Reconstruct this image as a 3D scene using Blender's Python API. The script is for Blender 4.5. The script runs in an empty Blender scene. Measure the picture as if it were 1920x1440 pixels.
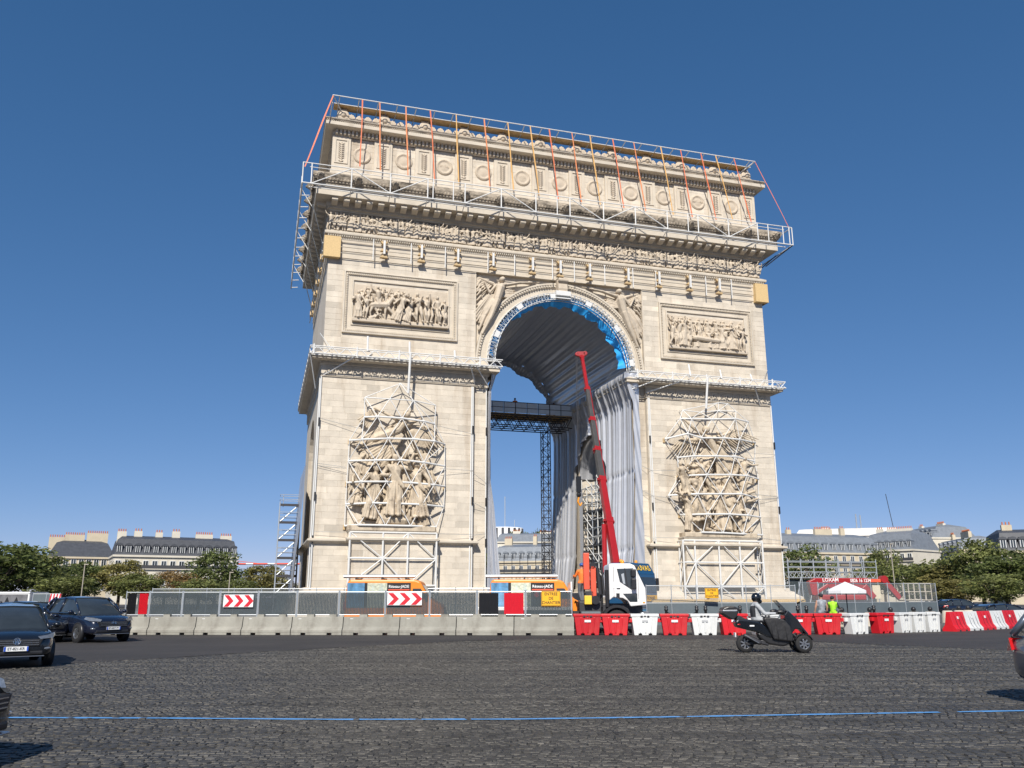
import bpy, math, random
import numpy as np
from mathutils import Vector, Matrix, Euler
SC = bpy.context.scene; COL = SC.collection
R = math.radians; PI = math.pi
V = Vector
# ---------------------------------------------------------------- camera, sky, sun, exposure
CAM = V((-26.301, -73.107, 1.65)); YAW = 0.283515; PIT = 0.247131; ROL = -0.00162; FPX = 1584.04
FW = V((math.sin(YAW)*math.cos(PIT), math.cos(YAW)*math.cos(PIT), math.sin(PIT)))
RT = V((math.cos(YAW), -math.sin(YAW), 0)); UP = RT.cross(FW)
R2 = RT*math.cos(ROL)+UP*math.sin(ROL); U2 = -RT*math.sin(ROL)+UP*math.cos(ROL)
cd = bpy.data.cameras.new('camera'); cam = bpy.data.objects.new('camera', cd); COL.objects.link(cam)
cd.sensor_width = 36; cd.lens = FPX*36/1920; cd.clip_start = 0.1; cd.clip_end = 6000
cam.matrix_world = Matrix(((R2.x, U2.x, -FW.x, CAM.x), (R2.y, U2.y, -FW.y, CAM.y), (R2.z, U2.z, -FW.z, CAM.z), (0, 0, 0, 1)))
SC.camera = cam
SUN_AZ, SUN_EL = R(23), R(39.5)      # to the left of the facade's normal, above the horizon
SD = V((-math.sin(SUN_AZ)*math.cos(SUN_EL), -math.cos(SUN_AZ)*math.cos(SUN_EL), math.sin(SUN_EL)))
w = bpy.data.worlds.new('World'); SC.world = w; w.use_nodes = True
nt = w.node_tree; bg = nt.nodes['Background']
sk = nt.nodes.new('ShaderNodeTexSky'); sk.sky_type = 'NISHITA'; sk.sun_disc = False
sk.sun_elevation = SUN_EL; sk.sun_rotation = R(180)+SUN_AZ
sk.altitude = 3000; sk.air_density = 1.0; sk.dust_density = 0.0; sk.ozone_density = 3.0
spc = nt.nodes.new('ShaderNodeSeparateColor'); cmb = nt.nodes.new('ShaderNodeCombineColor'); nt.links.new(sk.outputs[0], spc.inputs[0])
for i, (a, g) in enumerate(((.62,1.0),(.57,.715),(.745,.645))):      # one tone curve for the whole sky
    pre = nt.nodes.new('ShaderNodeMath'); pre.operation = 'MULTIPLY'; pre.inputs[1].default_value = .1083
    pw = nt.nodes.new('ShaderNodeMath'); pw.operation = 'POWER'; pw.inputs[1].default_value = g
    ml = nt.nodes.new('ShaderNodeMath'); ml.operation = 'MULTIPLY'; ml.inputs[1].default_value = a/.1083
    nt.links.new(spc.outputs[i], pre.inputs[0]); nt.links.new(pre.outputs[0], pw.inputs[0]); nt.links.new(pw.outputs[0], ml.inputs[0]); nt.links.new(ml.outputs[0], cmb.inputs[i])
nt.links.new(cmb.outputs[0], bg.inputs[0]); bg.inputs[1].default_value = 0.085
sl = bpy.data.lights.new('sun', 'SUN'); sl.energy = 4.6; sl.angle = R(0.5); sl.color = (1, 0.94, 0.85)
so = bpy.data.objects.new('sun', sl); COL.objects.link(so); so.location = (-40, -90, 80)
so.rotation_euler = (-SD).to_track_quat('-Z', 'Y').to_euler()
SC.view_settings.view_transform = 'Standard'; SC.view_settings.look = 'None'
SC.view_settings.exposure = 0.36; SC.view_settings.gamma = 1.0
SC.cycles.max_bounces = 6; SC.cycles.transparent_max_bounces = 12

def ray(px, py): return FW+R2*((px-960)/FPX)+U2*((720-py)/FPX)
def atY(px, py, Y=0.0):
    d = ray(px, py); return CAM+d*((Y-CAM.y)/d.y)
def G(px, d, z=0.0):               # the spot on the ground seen in column px at distance d
    q = ray(px, 1119.6)*d; return V((CAM.x+q.x, CAM.y+q.y, z))
def HZ(py, d): return 1.65+(1119.6-py)*d/FPX     # height of a row at distance d
def online(px, A, B):              # where column px crosses the ground line A-B
    d = ray(px, 1119.6); e = B-A
    det = d.x*(-e.y)+d.y*e.x; t = ((A.x-CAM.x)*(-e.y)+(A.y-CAM.y)*e.x)/det
    return V((CAM.x+d.x*t, CAM.y+d.y*t, 0))
VR = math.atan2(RT.y, RT.x)        # heading of the road past the camera
# ---------------------------------------------------------------- mesh building
class M:
    def __init__(s): s.v = []; s.f = []; s.m = []
    def add(s, vs, fs, mi=0):
        b = len(s.v); s.v += [tuple(v) for v in vs]
        for f in fs: s.f.append(tuple(i+b for i in f)); s.m.append(mi)
        return s
    def box(s, x0, x1, y0, y1, z0, z1, mi=0):
        return s.add([(x0,y0,z0),(x1,y0,z0),(x1,y1,z0),(x0,y1,z0),(x0,y0,z1),(x1,y0,z1),(x1,y1,z1),(x0,y1,z1)],
                     [(0,3,2,1),(4,5,6,7),(0,1,5,4),(1,2,6,5),(2,3,7,6),(3,0,4,7)], mi)
    def bar(s, p, q, a, b=None, mi=0, up=(0,0,1)):      # rectangular bar p-q
        p, q = V(p), V(q); b = b or a; d = (q-p).normalized(); u = V(up)
        if abs(d.dot(u)) > .98: u = V((0,1,0))
        x = d.cross(u).normalized()*a/2; y = x.cross(d).normalized()*b/2
        return s.add([p-x-y,p+x-y,p+x+y,p-x+y,q-x-y,q+x-y,q+x+y,q-x+y],
                     [(0,3,2,1),(4,5,6,7),(0,1,5,4),(1,2,6,5),(2,3,7,6),(3,0,4,7)], mi)
    def tube(s, p, q, r, n=6, r1=None, mi=0):
        p, q = V(p), V(q); r1 = r if r1 is None else r1; d = (q-p).normalized()
        u = V((0,0,1)) if abs(d.z) < .9 else V((1,0,0)); x = d.cross(u).normalized(); y = d.cross(x)
        vs = []
        for c, rr in ((p, r), (q, r1)):
            for i in range(n): a = 2*PI*i/n; vs.append(c+(x*math.cos(a)+y*math.sin(a))*rr)
        fs = [(i, (i+1) % n, n+(i+1) % n, n+i) for i in range(n)]+[tuple(range(n))[::-1], tuple(range(n, 2*n))]
        return s.add(vs, fs, mi)
    def path(s, pts, r, n=6, mi=0):
        for a, b in zip(pts[:-1], pts[1:]): s.tube(a, b, r, n, mi=mi)
        return s
    def prism(s, poly, ax, a, b, mi=0):                 # 2D polygon pushed along axis ax from a to b
        n = len(poly)
        g = {'x': lambda p, t: (t, p[0], p[1]), 'y': lambda p, t: (p[0], t, p[1]), 'z': lambda p, t: (p[0], p[1], t)}[ax]
        vs = [g(p, a) for p in poly]+[g(p, b) for p in poly]
        fs = [(i, (i+1) % n, n+(i+1) % n, n+i) for i in range(n)]+[tuple(range(n))[::-1], tuple(range(n, 2*n))]
        return s.add(vs, fs, mi)
    def lathe(s, prof, n, c=(0,0,0), ax='z', mi=0, cap=True):
        vs = []; k = len(prof)
        for r, h in prof:
            for i in range(n):
                a = 2*PI*i/n; p, q = r*math.cos(a), r*math.sin(a)
                vs.append({'z': (p, q, h), 'y': (p, h, q), 'x': (h, p, q)}[ax])
        vs = [(v[0]+c[0], v[1]+c[1], v[2]+c[2]) for v in vs]
        fs = [(j*n+i, j*n+(i+1) % n, (j+1)*n+(i+1) % n, (j+1)*n+i) for j in range(k-1) for i in range(n)]
        if cap: fs += [tuple(range(n))[::-1], tuple(range((k-1)*n, k*n))]
        return s.add(vs, fs, mi)
    def grid(s, fn, nu, nv, mi=0):
        vs = [fn(i/nu, j/nv) for j in range(nv+1) for i in range(nu+1)]; n = nu+1
        return s.add(vs, [(j*n+i, j*n+i+1, (j+1)*n+i+1, (j+1)*n+i) for j in range(nv) for i in range(nu)], mi)
    def ell(s, c, r, n=10, k=7, mi=0):
        if not hasattr(r, '__len__'): r = (r, r, r)
        vs = []; 
        for j in range(k+1):
            t = PI*j/k; sn = max(math.sin(t), 1e-3)
            for i in range(n):
                a = 2*PI*i/n; vs.append((c[0]+r[0]*sn*math.cos(a), c[1]+r[1]*sn*math.sin(a), c[2]-r[2]*math.cos(t)))
        fs = [(j*n+i, j*n+(i+1) % n, (j+1)*n+(i+1) % n, (j+1)*n+i) for j in range(k) for i in range(n)]
        fs += [tuple(range(n))[::-1], tuple(range(k*n, k*n+n))]
        return s.add(vs, fs, mi)
    def cap(s, p, q, r0, r1=None, n=8, mi=0):           # tapered capsule
        p, q = V(p), V(q); r1 = r0 if r1 is None else r1
        if (q-p).length < 1e-4: return s.ell(p, r0, mi=mi)
        d = (q-p).normalized(); u = V((0,0,1)) if abs(d.z) < .9 else V((1,0,0)); x = d.cross(u).normalized(); y = d.cross(x)
        vs = []; st = [(p, -.96*r0, .25*r0), (p, -.7*r0, .71*r0), (p, 0, r0), (q, 0, r1), (q, .7*r1, .71*r1), (q, .96*r1, .25*r1)]
        for c, o, rr in st:
            for i in range(n): a = 2*PI*i/n; vs.append(c+d*o+(x*math.cos(a)+y*math.sin(a))*rr)
        fs = [(j*n+i, j*n+(i+1) % n, (j+1)*n+(i+1) % n, (j+1)*n+i) for j in range(5) for i in range(n)]
        fs += [tuple(range(n))[::-1], tuple(range(5*n, 6*n))]
        return s.add(vs, fs, mi)
    def mold(s, x0, x1, y0, y1, prof, mi=0):            # profile (offset, z) run round a rectangle
        vs = []
        for o, z in prof: vs += [(x0-o,y0-o,z),(x1+o,y0-o,z),(x1+o,y1+o,z),(x0-o,y1+o,z)]
        fs = [(j*4+i, j*4+(i+1) % 4, j*4+4+(i+1) % 4, j*4+4+i) for j in range(len(prof)-1) for i in range(4)]
        return s.add(vs, fs, mi)
    def xf(s, mt):
        s.v = [tuple(mt @ V(v)) for v in s.v]; return s
    def mesh(s, name, smooth=False):
        me = bpy.data.meshes.new(name); me.from_pydata(s.v, [], s.f)
        if any(s.m): me.polygons.foreach_set('material_index', s.m)
        if smooth: me.polygons.foreach_set('use_smooth', [True]*len(s.f))
        return me
def tag(o, label=None, cat=None, group=None, kind=None):
    if label: o['label'] = label
    if cat: o['category'] = cat
    if group: o['group'] = group
    if kind: o['kind'] = kind
    return o
def obj(name, me, mats, parent=None, smooth=False, bev=0, sub=0, mw=None, auto=None):
    if isinstance(me, M): me = me.mesh(name, smooth)
    if not isinstance(mats, (list, tuple)): mats = [mats]
    if not me.materials:
        for m in mats: me.materials.append(m)
    o = bpy.data.objects.new(name, me); COL.objects.link(o)
    if parent: o.parent = parent
    if mw is not None: o.matrix_local = mw
    if bev:
        b = o.modifiers.new('bevel', 'BEVEL'); b.width = bev; b.segments = 2; b.limit_method = 'ANGLE'
    if sub: b = o.modifiers.new('sub', 'SUBSURF'); b.levels = sub; b.render_levels = sub
    return o
def thing(name, label, cat, loc=(0,0,0), rz=0, group=None):
    o = bpy.data.objects.new(name, None); COL.objects.link(o); o.location = loc; o.rotation_euler = (0,0,rz)
    o.empty_display_size = .3
    return tag(o, label, cat, group)
UNIT = {}
def unit(mat, n=8):                                     # shared unit cylinder along z, radius 1
    k = (mat.name, n)
    if k not in UNIT:
        me = M().tube((0,0,0), (0,0,1), 1, n).mesh('tube', False); me.materials.append(mat); UNIT[k] = me
    return UNIT[k]
def rod(name, p, q, r, mat, parent, n=8):               # one bar as an object of its own; p, q in the parent's frame
    p, q = V(p), V(q); d = q-p
    o = bpy.data.objects.new(name, unit(mat, n)); COL.objects.link(o); o.parent = parent
    o.matrix_local = Matrix.Translation(p) @ d.to_track_quat('Z', 'Y').to_matrix().to_4x4() @ Matrix.Diagonal((r, r, d.length, 1))
    return o
def copies(src, parent): # a copy of a part
    o = src.copy(); COL.objects.link(o); o.parent = parent; return o
def copy_tree(o, parent=None):
    c = o.copy(); COL.objects.link(c); c.parent = parent
    for ch in [x for x in KIDS.get(o.name, [])]: copy_tree(ch, c)
    return c
KIDS = {}
def kids(root):                                         # remember a finished thing's parts for copying
    for o in [x for x in COL.objects if x.parent == root]:
        KIDS.setdefault(root.name, []).append(o)
        for g in [x for x in COL.objects if x.parent == o]: KIDS.setdefault(o.name, []).append(g)
    return root
def tone(me, val):                                      # per-mesh brightness attribute
    a = me.attributes.new('tone', 'FLOAT', 'FACE')
    a.data.foreach_set('value', [val]*len(me.polygons) if not hasattr(val, '__len__') else list(val))
def remesh(m, vox, it=4, name='carving', fac=.6):        # fuse overlapping solids into one skin
    me = m.mesh('tmp'); o = bpy.data.objects.new('tmp', me); COL.objects.link(o)
    r = o.modifiers.new('r', 'REMESH'); r.mode = 'VOXEL'; r.voxel_size = vox; r.use_smooth_shade = True
    if it: k = o.modifiers.new('s', 'SMOOTH'); k.iterations = it; k.factor = fac
    dg = bpy.context.evaluated_depsgraph_get(); dg.update()
    out = bpy.data.meshes.new_from_object(o.evaluated_get(dg)); out.name = name
    bpy.data.objects.remove(o); bpy.data.meshes.remove(me)
    return out
TXT = {}
def text(s, size, ext=.004, sx=1.0):                     # lettering as a mesh, centred, in the XZ plane facing -Y
    k = (s, size, sx)
    if k in TXT: return TXT[k]
    c = bpy.data.curves.new('t', 'FONT'); c.body = s; c.size = size; c.extrude = ext; c.align_x = 'CENTER'; c.align_y = 'CENTER'; c.resolution_u = 3
    c.offset = size*.012
    o = bpy.data.objects.new('t', c); COL.objects.link(o)
    dg = bpy.context.evaluated_depsgraph_get(); dg.update()
    me = bpy.data.meshes.new_from_object(o.evaluated_get(dg)); bpy.data.objects.remove(o)
    me.transform(Matrix.Rotation(PI/2, 4, 'X') @ Matrix.Diagonal((sx, 1, 1, 1))); me.name = 'lettering'; me.materials.clear(); TXT[k] = me
    return me
# ---------------------------------------------------------------- materials
def mat(name, c, r=.6, m=0.0, var=.12, sc=3.0, bump=0.0, bs=25.0, spec=.5, coat=0.0, attr=False, stain=None, detail=5, emit=None, crd='Object', trn=0.0, orand=0.0):
    a = bpy.data.materials.new(name); a.use_nodes = True; t = a.node_tree; N = t.nodes; L = t.links
    p = N['Principled BSDF']; p.inputs['Roughness'].default_value = r; p.inputs['Metallic'].default_value = m
    p.inputs['Specular IOR Level'].default_value = spec; p.inputs['Coat Weight'].default_value = coat
    tc = N.new('ShaderNodeTexCoord'); out = None
    n = N.new('ShaderNodeTexNoise'); n.inputs['Scale'].default_value = sc; n.inputs['Detail'].default_value = detail
    n.inputs['Roughness'].default_value = .62; L.new(tc.outputs[crd], n.inputs['Vector'])
    mr = N.new('ShaderNodeMapRange'); mr.inputs['From Min'].default_value = .25; mr.inputs['From Max'].default_value = .75
    mr.inputs['To Min'].default_value = 1-var; mr.inputs['To Max'].default_value = 1+var; L.new(n.outputs['Fac'], mr.inputs['Value'])
    fac = mr.outputs[0]
    if attr:
        at = N.new('ShaderNodeAttribute'); at.attribute_name = 'tone'
        mu = N.new('ShaderNodeMath'); mu.operation = 'MULTIPLY'; L.new(fac, mu.inputs[0]); L.new(at.outputs['Fac'], mu.inputs[1]); fac = mu.outputs[0]
    if orand:
        oi = N.new('ShaderNodeObjectInfo'); mo = N.new('ShaderNodeMapRange'); mo.inputs['To Min'].default_value = 1-orand; mo.inputs['To Max'].default_value = 1+orand; L.new(oi.outputs['Random'], mo.inputs['Value'])
        mq = N.new('ShaderNodeMath'); mq.operation = 'MULTIPLY'; L.new(fac, mq.inputs[0]); L.new(mo.outputs[0], mq.inputs[1]); fac = mq.outputs[0]
    sv = N.new('ShaderNodeVectorMath'); sv.operation = 'SCALE'; sv.inputs[0].default_value = c; L.new(fac, sv.inputs['Scale']); colr = sv.outputs[0]
    if stain:                                           # (colour, amount, scale xyz, threshold)
        sc2, amt, sxyz, th = stain
        mp = N.new('ShaderNodeMapping'); mp.inputs['Scale'].default_value = sxyz; L.new(tc.outputs[crd], mp.inputs['Vector'])
        n2 = N.new('ShaderNodeTexNoise'); n2.inputs['Scale'].default_value = 1; n2.inputs['Detail'].default_value = 6; n2.inputs['Roughness'].default_value = .65
        L.new(mp.outputs[0], n2.inputs['Vector'])
        m2 = N.new('ShaderNodeMapRange'); m2.inputs['From Min'].default_value = th; m2.inputs['From Max'].default_value = th+.22; m2.inputs['To Max'].default_value = amt
        L.new(n2.outputs['Fac'], m2.inputs['Value'])
        mx = N.new('ShaderNodeMix'); mx.data_type = 'RGBA'; L.new(m2.outputs[0], mx.inputs['Factor']); L.new(colr, mx.inputs['A']); mx.inputs['B'].default_value = (*sc2, 1); colr = mx.outputs['Result']
    L.new(colr, p.inputs['Base Color'])
    if bump:
        nb = N.new('ShaderNodeTexNoise'); nb.inputs['Scale'].default_value = bs; nb.inputs['Detail'].default_value = 6; L.new(tc.outputs[crd], nb.inputs['Vector'])
        b = N.new('ShaderNodeBump'); b.inputs['Strength'].default_value = bump; b.inputs['Distance'].default_value = .05
        L.new(nb.outputs['Fac'], b.inputs['Height']); L.new(b.outputs[0], p.inputs['Normal'])
    if trn:
        p.inputs['Alpha'].default_value = 1-trn
    if emit: p.inputs['Emission Color'].default_value = (*emit, 1); p.inputs['Emission Strength'].default_value = 1
    return a
STONE = mat('limestone_ashlar', (.578,.518,.43), .85, var=.14, sc=1.1, bump=.25, bs=9, attr=True, stain=((.33,.26,.185), .75, (.6,.6,.08), .52))
CARVE = mat('carved_limestone', (.52,.445,.35), .85, var=.16, sc=1.6, bump=.3, bs=7, stain=((.22,.17,.12), .55, (1.1,1.1,.6), .55))
CARVE2 = mat('patinated_sculpture_stone', (.52,.435,.325), .85, var=.2, sc=1.6, bump=.4, bs=7, stain=((.13,.095,.065), .8, (1.4,1.4,.7), .50))
TRIM = mat('limestone_trim', (.56,.498,.408), .85, var=.13, sc=.9, bump=.25, bs=8, stain=((.30,.24,.17), .5, (.7,.7,.5), .57))
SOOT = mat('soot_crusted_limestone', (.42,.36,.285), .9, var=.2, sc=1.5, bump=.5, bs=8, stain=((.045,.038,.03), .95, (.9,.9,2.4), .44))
WSTEEL = mat('white_painted_steel', (.66,.66,.645), .45, var=.08, sc=2, stain=((.45,.42,.38), .4, (1.5,1.5,1.5), .6))
DULL = mat('dull_tube', (.40,.36,.30), .6, .2, var=.15, sc=5)
GALV = mat('galvanised_steel', (.50,.53,.55), .42, .6, var=.12, sc=6)
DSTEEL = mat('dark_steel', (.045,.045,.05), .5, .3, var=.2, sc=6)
SILVER = mat('silver_fabric', (.56,.57,.60), .34, .5, var=.06, sc=1.2, bump=.05, bs=9)
BLUECLOTH = mat('blue_fabric', (.03,.38,.88), .5, var=.12, sc=3, bump=.3, bs=5)
GREYPANEL = mat('grey_sheet', (.10,.125,.14), .6, var=.12, sc=2, stain=((.2,.2,.19), .3, (.8,.8,2), .55))
PLANK = mat('underside_planks', (.42,.28,.13), .75, var=.25, sc=3)
OSB = mat('strand_board', (.60,.43,.21), .75, var=.2, sc=14)
TIMBER = mat('yellow_timber', (.50,.36,.19), .7, var=.2, sc=6)
STRAPS = {'r': mat('red_strap', (.76,.20,.09), .6, var=.1, sc=3), 'o': mat('orange_strap', (.76,.27,.11), .6, var=.1, sc=3), 'y': mat('yellow_strap', (.74,.43,.15), .6, var=.1, sc=3)}
CONC = mat('precast_concrete', (.30,.29,.25), .85, var=.12, sc=2.2, bump=.3, bs=18, stain=((.17,.155,.13), .7, (1.6,1.6,.7), .52), orand=.10)
REDP = mat('red_plastic', (.54,.012,.02), .45, var=.15, sc=2.5, stain=((.38,.09,.07), .5, (2,2,1), .55), orand=.12)
WHITEP = mat('white_plastic', (.66,.67,.66), .45, var=.08, sc=2.5, stain=((.40,.38,.34), .6, (2,2,1), .55), orand=.08)
BLACK = mat('black_paint', (.018,.018,.02), .4, var=.15, sc=5)
RUBBER = mat('tyre_rubber', (.014,.014,.015), .8, var=.2, sc=9)
ALLOY = mat('alloy', (.42,.43,.45), .3, .9, var=.08, sc=5)
CHROME = mat('chrome', (.75,.76,.78), .12, 1.0, var=.04, sc=5)
NAVY = mat('navy_car_paint', (.008,.012,.028), .25, .2, var=.1, sc=3, coat=1.0)
BLKCAR = mat('black_car_paint', (.008,.010,.014), .25, .2, var=.1, sc=3, coat=1.0)
BLUECAR = mat('blue_car_paint', (.015,.06,.2), .25, .2, var=.1, sc=3, coat=1.0)
GLASS = mat('dark_glass', (.03,.038,.045), .05, var=.3, sc=1.5, spec=.8)
LGLASS = mat('pale_glass', (.25,.33,.36), .08, var=.25, sc=2, spec=.8)
LAMP = mat('headlamp_glass', (.30,.32,.34), .1, .6, var=.35, sc=14, spec=.8)
AMBER = mat('amber_lens', (.8,.3,.02), .2, var=.1, sc=8)
TAIL = mat('tail_lamp', (.45,.01,.01), .2, var=.15, sc=8)
PLATE = mat('plate_white', (.75,.76,.76), .4, var=.05, sc=6)
PLATEB = mat('plate_blue', (.02,.08,.45), .4, var=.05, sc=6)
INK = mat('black_lettering', (.012,.012,.014), .5, var=.1, sc=5)
WINK = mat('white_lettering', (.82,.82,.80), .5, var=.05, sc=5)
YINK = mat('yellow_lettering', (.85,.55,.05), .5, var=.05, sc=5)
SIGNY = mat('yellow_sign', (.82,.42,.012), .45, var=.06, sc=4)
SIGNR = mat('red_sign', (.58,.015,.03), .45, var=.06, sc=4)
SIGNW = mat('white_sign', (.8,.8,.8), .45, var=.05, sc=4)
ORANGE = mat('orange_paint', (.78,.24,.02), .4, var=.08, sc=3)
CORAL = mat('coral_crane_paint', (.72,.10,.05), .4, var=.08, sc=3)
CRRED = mat('crane_red_paint', (.31,.012,.015), .38, var=.1, sc=2)
CRGREY = mat('crane_boom_grey', (.10,.095,.09), .45, .4, var=.2, sc=2)
TRUCKW = mat('truck_white', (.76,.76,.75), .35, var=.05, sc=2, coat=.4)
TRUCKB = mat('truck_blue', (.012,.07,.16), .3, var=.1, sc=2, coat=.6)
SKIN = mat('skin', (.45,.25,.17), .6, var=.08, sc=8)
HIVIS = mat('orange_high_vis', (.85,.2,.03), .7, var=.1, sc=6)
HIVISY = mat('lime_high_vis', (.35,.75,.03), .7, var=.1, sc=6)
DCLOTH = mat('dark_cloth', (.022,.024,.03), .85, var=.25, sc=8, bump=.3, bs=12)
JACKET = mat('pale_grey_jacket', (.36,.375,.39), .75, var=.2, sc=7, bump=.3, bs=10)
JEANS = mat('grey_trousers', (.12,.13,.15), .85, var=.2, sc=8)
APRON = mat('black_scooter_apron', (.016,.016,.018), .55, var=.2, sc=6, bump=.4, bs=6)
def sheet_mat(name, c, alpha, stripes=0):              # see-through screen of fine wire or net
    a = mat(name, c, .6, .1, var=.15, sc=2); t = a.node_tree; N = t.nodes; L = t.links; p = N['Principled BSDF']
    if stripes:
        tc = N.new('ShaderNodeTexCoord'); wv = N.new('ShaderNodeTexWave'); wv.bands_direction = 'X'; wv.inputs['Scale'].default_value = stripes
        L.new(tc.outputs['Object'], wv.inputs['Vector'])
        mr = N.new('ShaderNodeMapRange'); mr.inputs['To Min'].default_value = alpha-.28; mr.inputs['To Max'].default_value = min(1, alpha+.14); L.new(wv.outputs['Fac'], mr.inputs['Value']); L.new(mr.outputs[0], p.inputs['Alpha'])
    else: p.inputs['Alpha'].default_value = alpha
    return a
NET = sheet_mat('grey_fence_screen', (.05,.066,.075), .82, 4.6)
WIRE = sheet_mat('wire_fence_mesh', (.35,.38,.40), .12)
SMOKE = sheet_mat('smoked_screen', (.03,.035,.04), .62)
# ---------------------------------------------------------------- carved figures (fused solids), made while the scene is still empty
def figure(m, o, H, rnd, robe=False, face=0.0, lean=0.0, la=None, ra=None, stride=None, y=0.0):
    """a standing carved figure; o = foot point (x, y, z); face turns it about z; arms are (elbow, wrist) offsets in heights"""
    arms = [((.10,-.02,-.15),(.13,-.10,-.28)), ((.13,-.05,-.05),(.10,-.14,.08)), ((.12,-.03,.10),(.18,-.05,.26)), ((.15,0,-.02),(.30,-.03,.02)), ((.09,-.06,-.13),(.0,-.15,-.14))]
    la = la or rnd.choice(arms); ra = ra or rnd.choice(arms); st = rnd.uniform(-.13, .13) if stride is None else stride
    T = Matrix.Translation(o) @ Matrix.Rotation(face, 4, 'Z') @ Matrix.Rotation(lean, 4, 'Y') @ Matrix.Scale(H, 4)
    P = lambda x, yy, z: T @ V((x, yy, z))
    pel = (0,0,.53); ch = (0,-.01,.74)
    m.cap(P(*pel), P(*ch), .085*H, .105*H); m.cap(P(-.09,0,.79), P(.09,0,.79), .055*H)
    m.cap(P(0,0,.82), P(0,-.01,.88), .04*H); m.ell(P(0,-.02,.935), (.058*H, .065*H, .072*H))
    for sgn, arm in ((-1, la), (1, ra)):
        sh = V((sgn*.115, 0, .80)); e = sh+V((arm[0][0]*sgn, arm[0][1], arm[0][2])); w_ = sh+V((arm[1][0]*sgn, arm[1][1], arm[1][2]))
        m.cap(P(*sh), P(*e), .042*H, .034*H); m.cap(P(*e), P(*w_), .034*H, .026*H); m.ell(P(*w_), .034*H)
    for sgn, k in ((-1, st), (1, -st)):
        hp = (sgn*.06, 0, .5); kn = (sgn*.075+k*.4, -.05-abs(k)*.2, .27); an = (sgn*.075+k, .0, .045)
        m.cap(P(*hp), P(*kn), .068*H, .05*H); m.cap(P(*kn), P(*an), .05*H, .032*H); m.cap(P(*an), P(an[0]+.01, -.09, .02), .03*H)
    if robe:
        for i in range(12):
            a = -1+2*i/11; yo = -.045-.03*(i % 2)+.04*a*a; m.cap(P(a*.09, yo, .55), P(a*.16+rnd.uniform(-.02,.02), yo-.01, .03), .017*H, .026*H)
        m.cap(P(-.11,-.05,.8), P(.1,-.07,.5), .04*H); m.cap(P(-.06,-.08,.78), P(.13,-.08,.46), .03*H)
def horse(m, o, H, d=1):
    P = lambda x, y, z: (o[0]+d*x*H, o[1]+y*H, o[2]+z*H)
    m.cap(P(-.3,0,.62), P(.25,0,.66), .17*H, .17*H); m.cap(P(.3,0,.7), P(.5,-.03,1.0), .12*H, .08*H); m.cap(P(.5,-.03,1.02), P(.68,-.05,.88), .075*H, .045*H)
    for x, k in ((-.34,-.1), (-.25,.12), (.22,-.02), (.32,.22)):
        m.cap(P(x,-.04,.55), P(x+k,-.05,.3), .08*H, .045*H); m.cap(P(x+k,-.05,.3), P(x+k*.6,-.02,.02), .04*H, .035*H)
    m.cap(P(-.45,0,.65), P(-.62,0,.35), .04*H, .06*H)
def folds(m, a, b, n, spread, r, rnd, sag=0.0):          # a bundle of drapery folds from a to b
    a, b = V(a), V(b); d = b-a; s = V((d.z, 0, -d.x)).normalized()*spread
    for i in range(n):
        t = i/(n-1)-.5; p = a+s*t*.5; q = b+s*t*1.2; mid = (p+q)/2+V((0, -.08*rnd.random(), -sag))
        m.cap(p, mid, r, r*1.1, 6); m.cap(mid, q, r*1.1, r*.7, 6)
def wing(m, a, b, n, L, r, up=1):
    a, b = V(a), V(b); d = (b-a)
    m.cap(a, b, r*2.2, r*1.3)
    for i in range(n):
        p = a+d*(i/(n-1)); ang = math.atan2(d.z, d.x)-up*(1.15-.5*i/n)
        m.cap(p, p+V((math.cos(ang), -.05, math.sin(ang)))*L*(.6+.4*i/n), r, r*.5, 6)
rg = random.Random(3)
# the two sculpture groups of the piers, standing on a ledge at z = 7.1
m = M(); 
m.box(-19.6,-12.2,-1.05,.1,7.05,7.5); m.ell((-15.9,.1,11.0),(1.6,.25,3.2))
m.cap((-18.6,-.35,7.7),(-13,-.35,7.8),.35); m.cap((-16.6,-.5,8.1),(-14.6,-.5,8.0),.5)
figure(m,(-15.75,-.80,8.3),5.3,rg,True,0,0,((.10,-.03,-.14),(.02,-.12,-.16)),((.13,-.05,-.04),(.08,-.13,.06)),.03)
figure(m,(-17.75,-.68,8.0),4.7,rg,True,.3,.10,((.1,0,-.14),(.12,-.05,-.27)),((.13,-.04,.06),(.24,-.08,.16)),.05)
figure(m,(-13.65,-.68,8.2),5.0,rg,True,-.3,-.06,((.12,-.04,.02),(.2,-.1,.1)),((.1,0,-.15),(.1,-.05,-.28)),.02)
figure(m,(-18.5,-.6,7.5),3.0,rg,False,.6,.35,None,None,.12); figure(m,(-13.1,-.7,7.5),2.9,rg,True,-.5,-.2)
figure(m,(-16.9,-.75,7.5),2.5,rg,True,.2,.3)
for x, z, H, rb_, ln in ((-18.9,9.2,3.6,True,.12),(-12.7,9.4,3.8,True,-.1),(-16.8,9.6,4.6,False,.05),(-14.7,9.4,4.6,True,-.05),(-18.4,11.6,3.0,False,.3),(-13.1,11.9,3.0,True,-.2),(-17.2,7.6,3.6,False,.25),(-14.4,7.6,3.2,True,-.25)): figure(m,(x,-.12-.1*rg.random(),z),H,rg,rb_,rg.uniform(-.5,.5),ln)
folds(m,(-18.4,-.4,13.6),(-19.0,-.35,10.4),7,1.0,.10,rg); folds(m,(-13.2,-.4,13.8),(-12.5,-.35,10.2),7,1.0,.10,rg)
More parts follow.
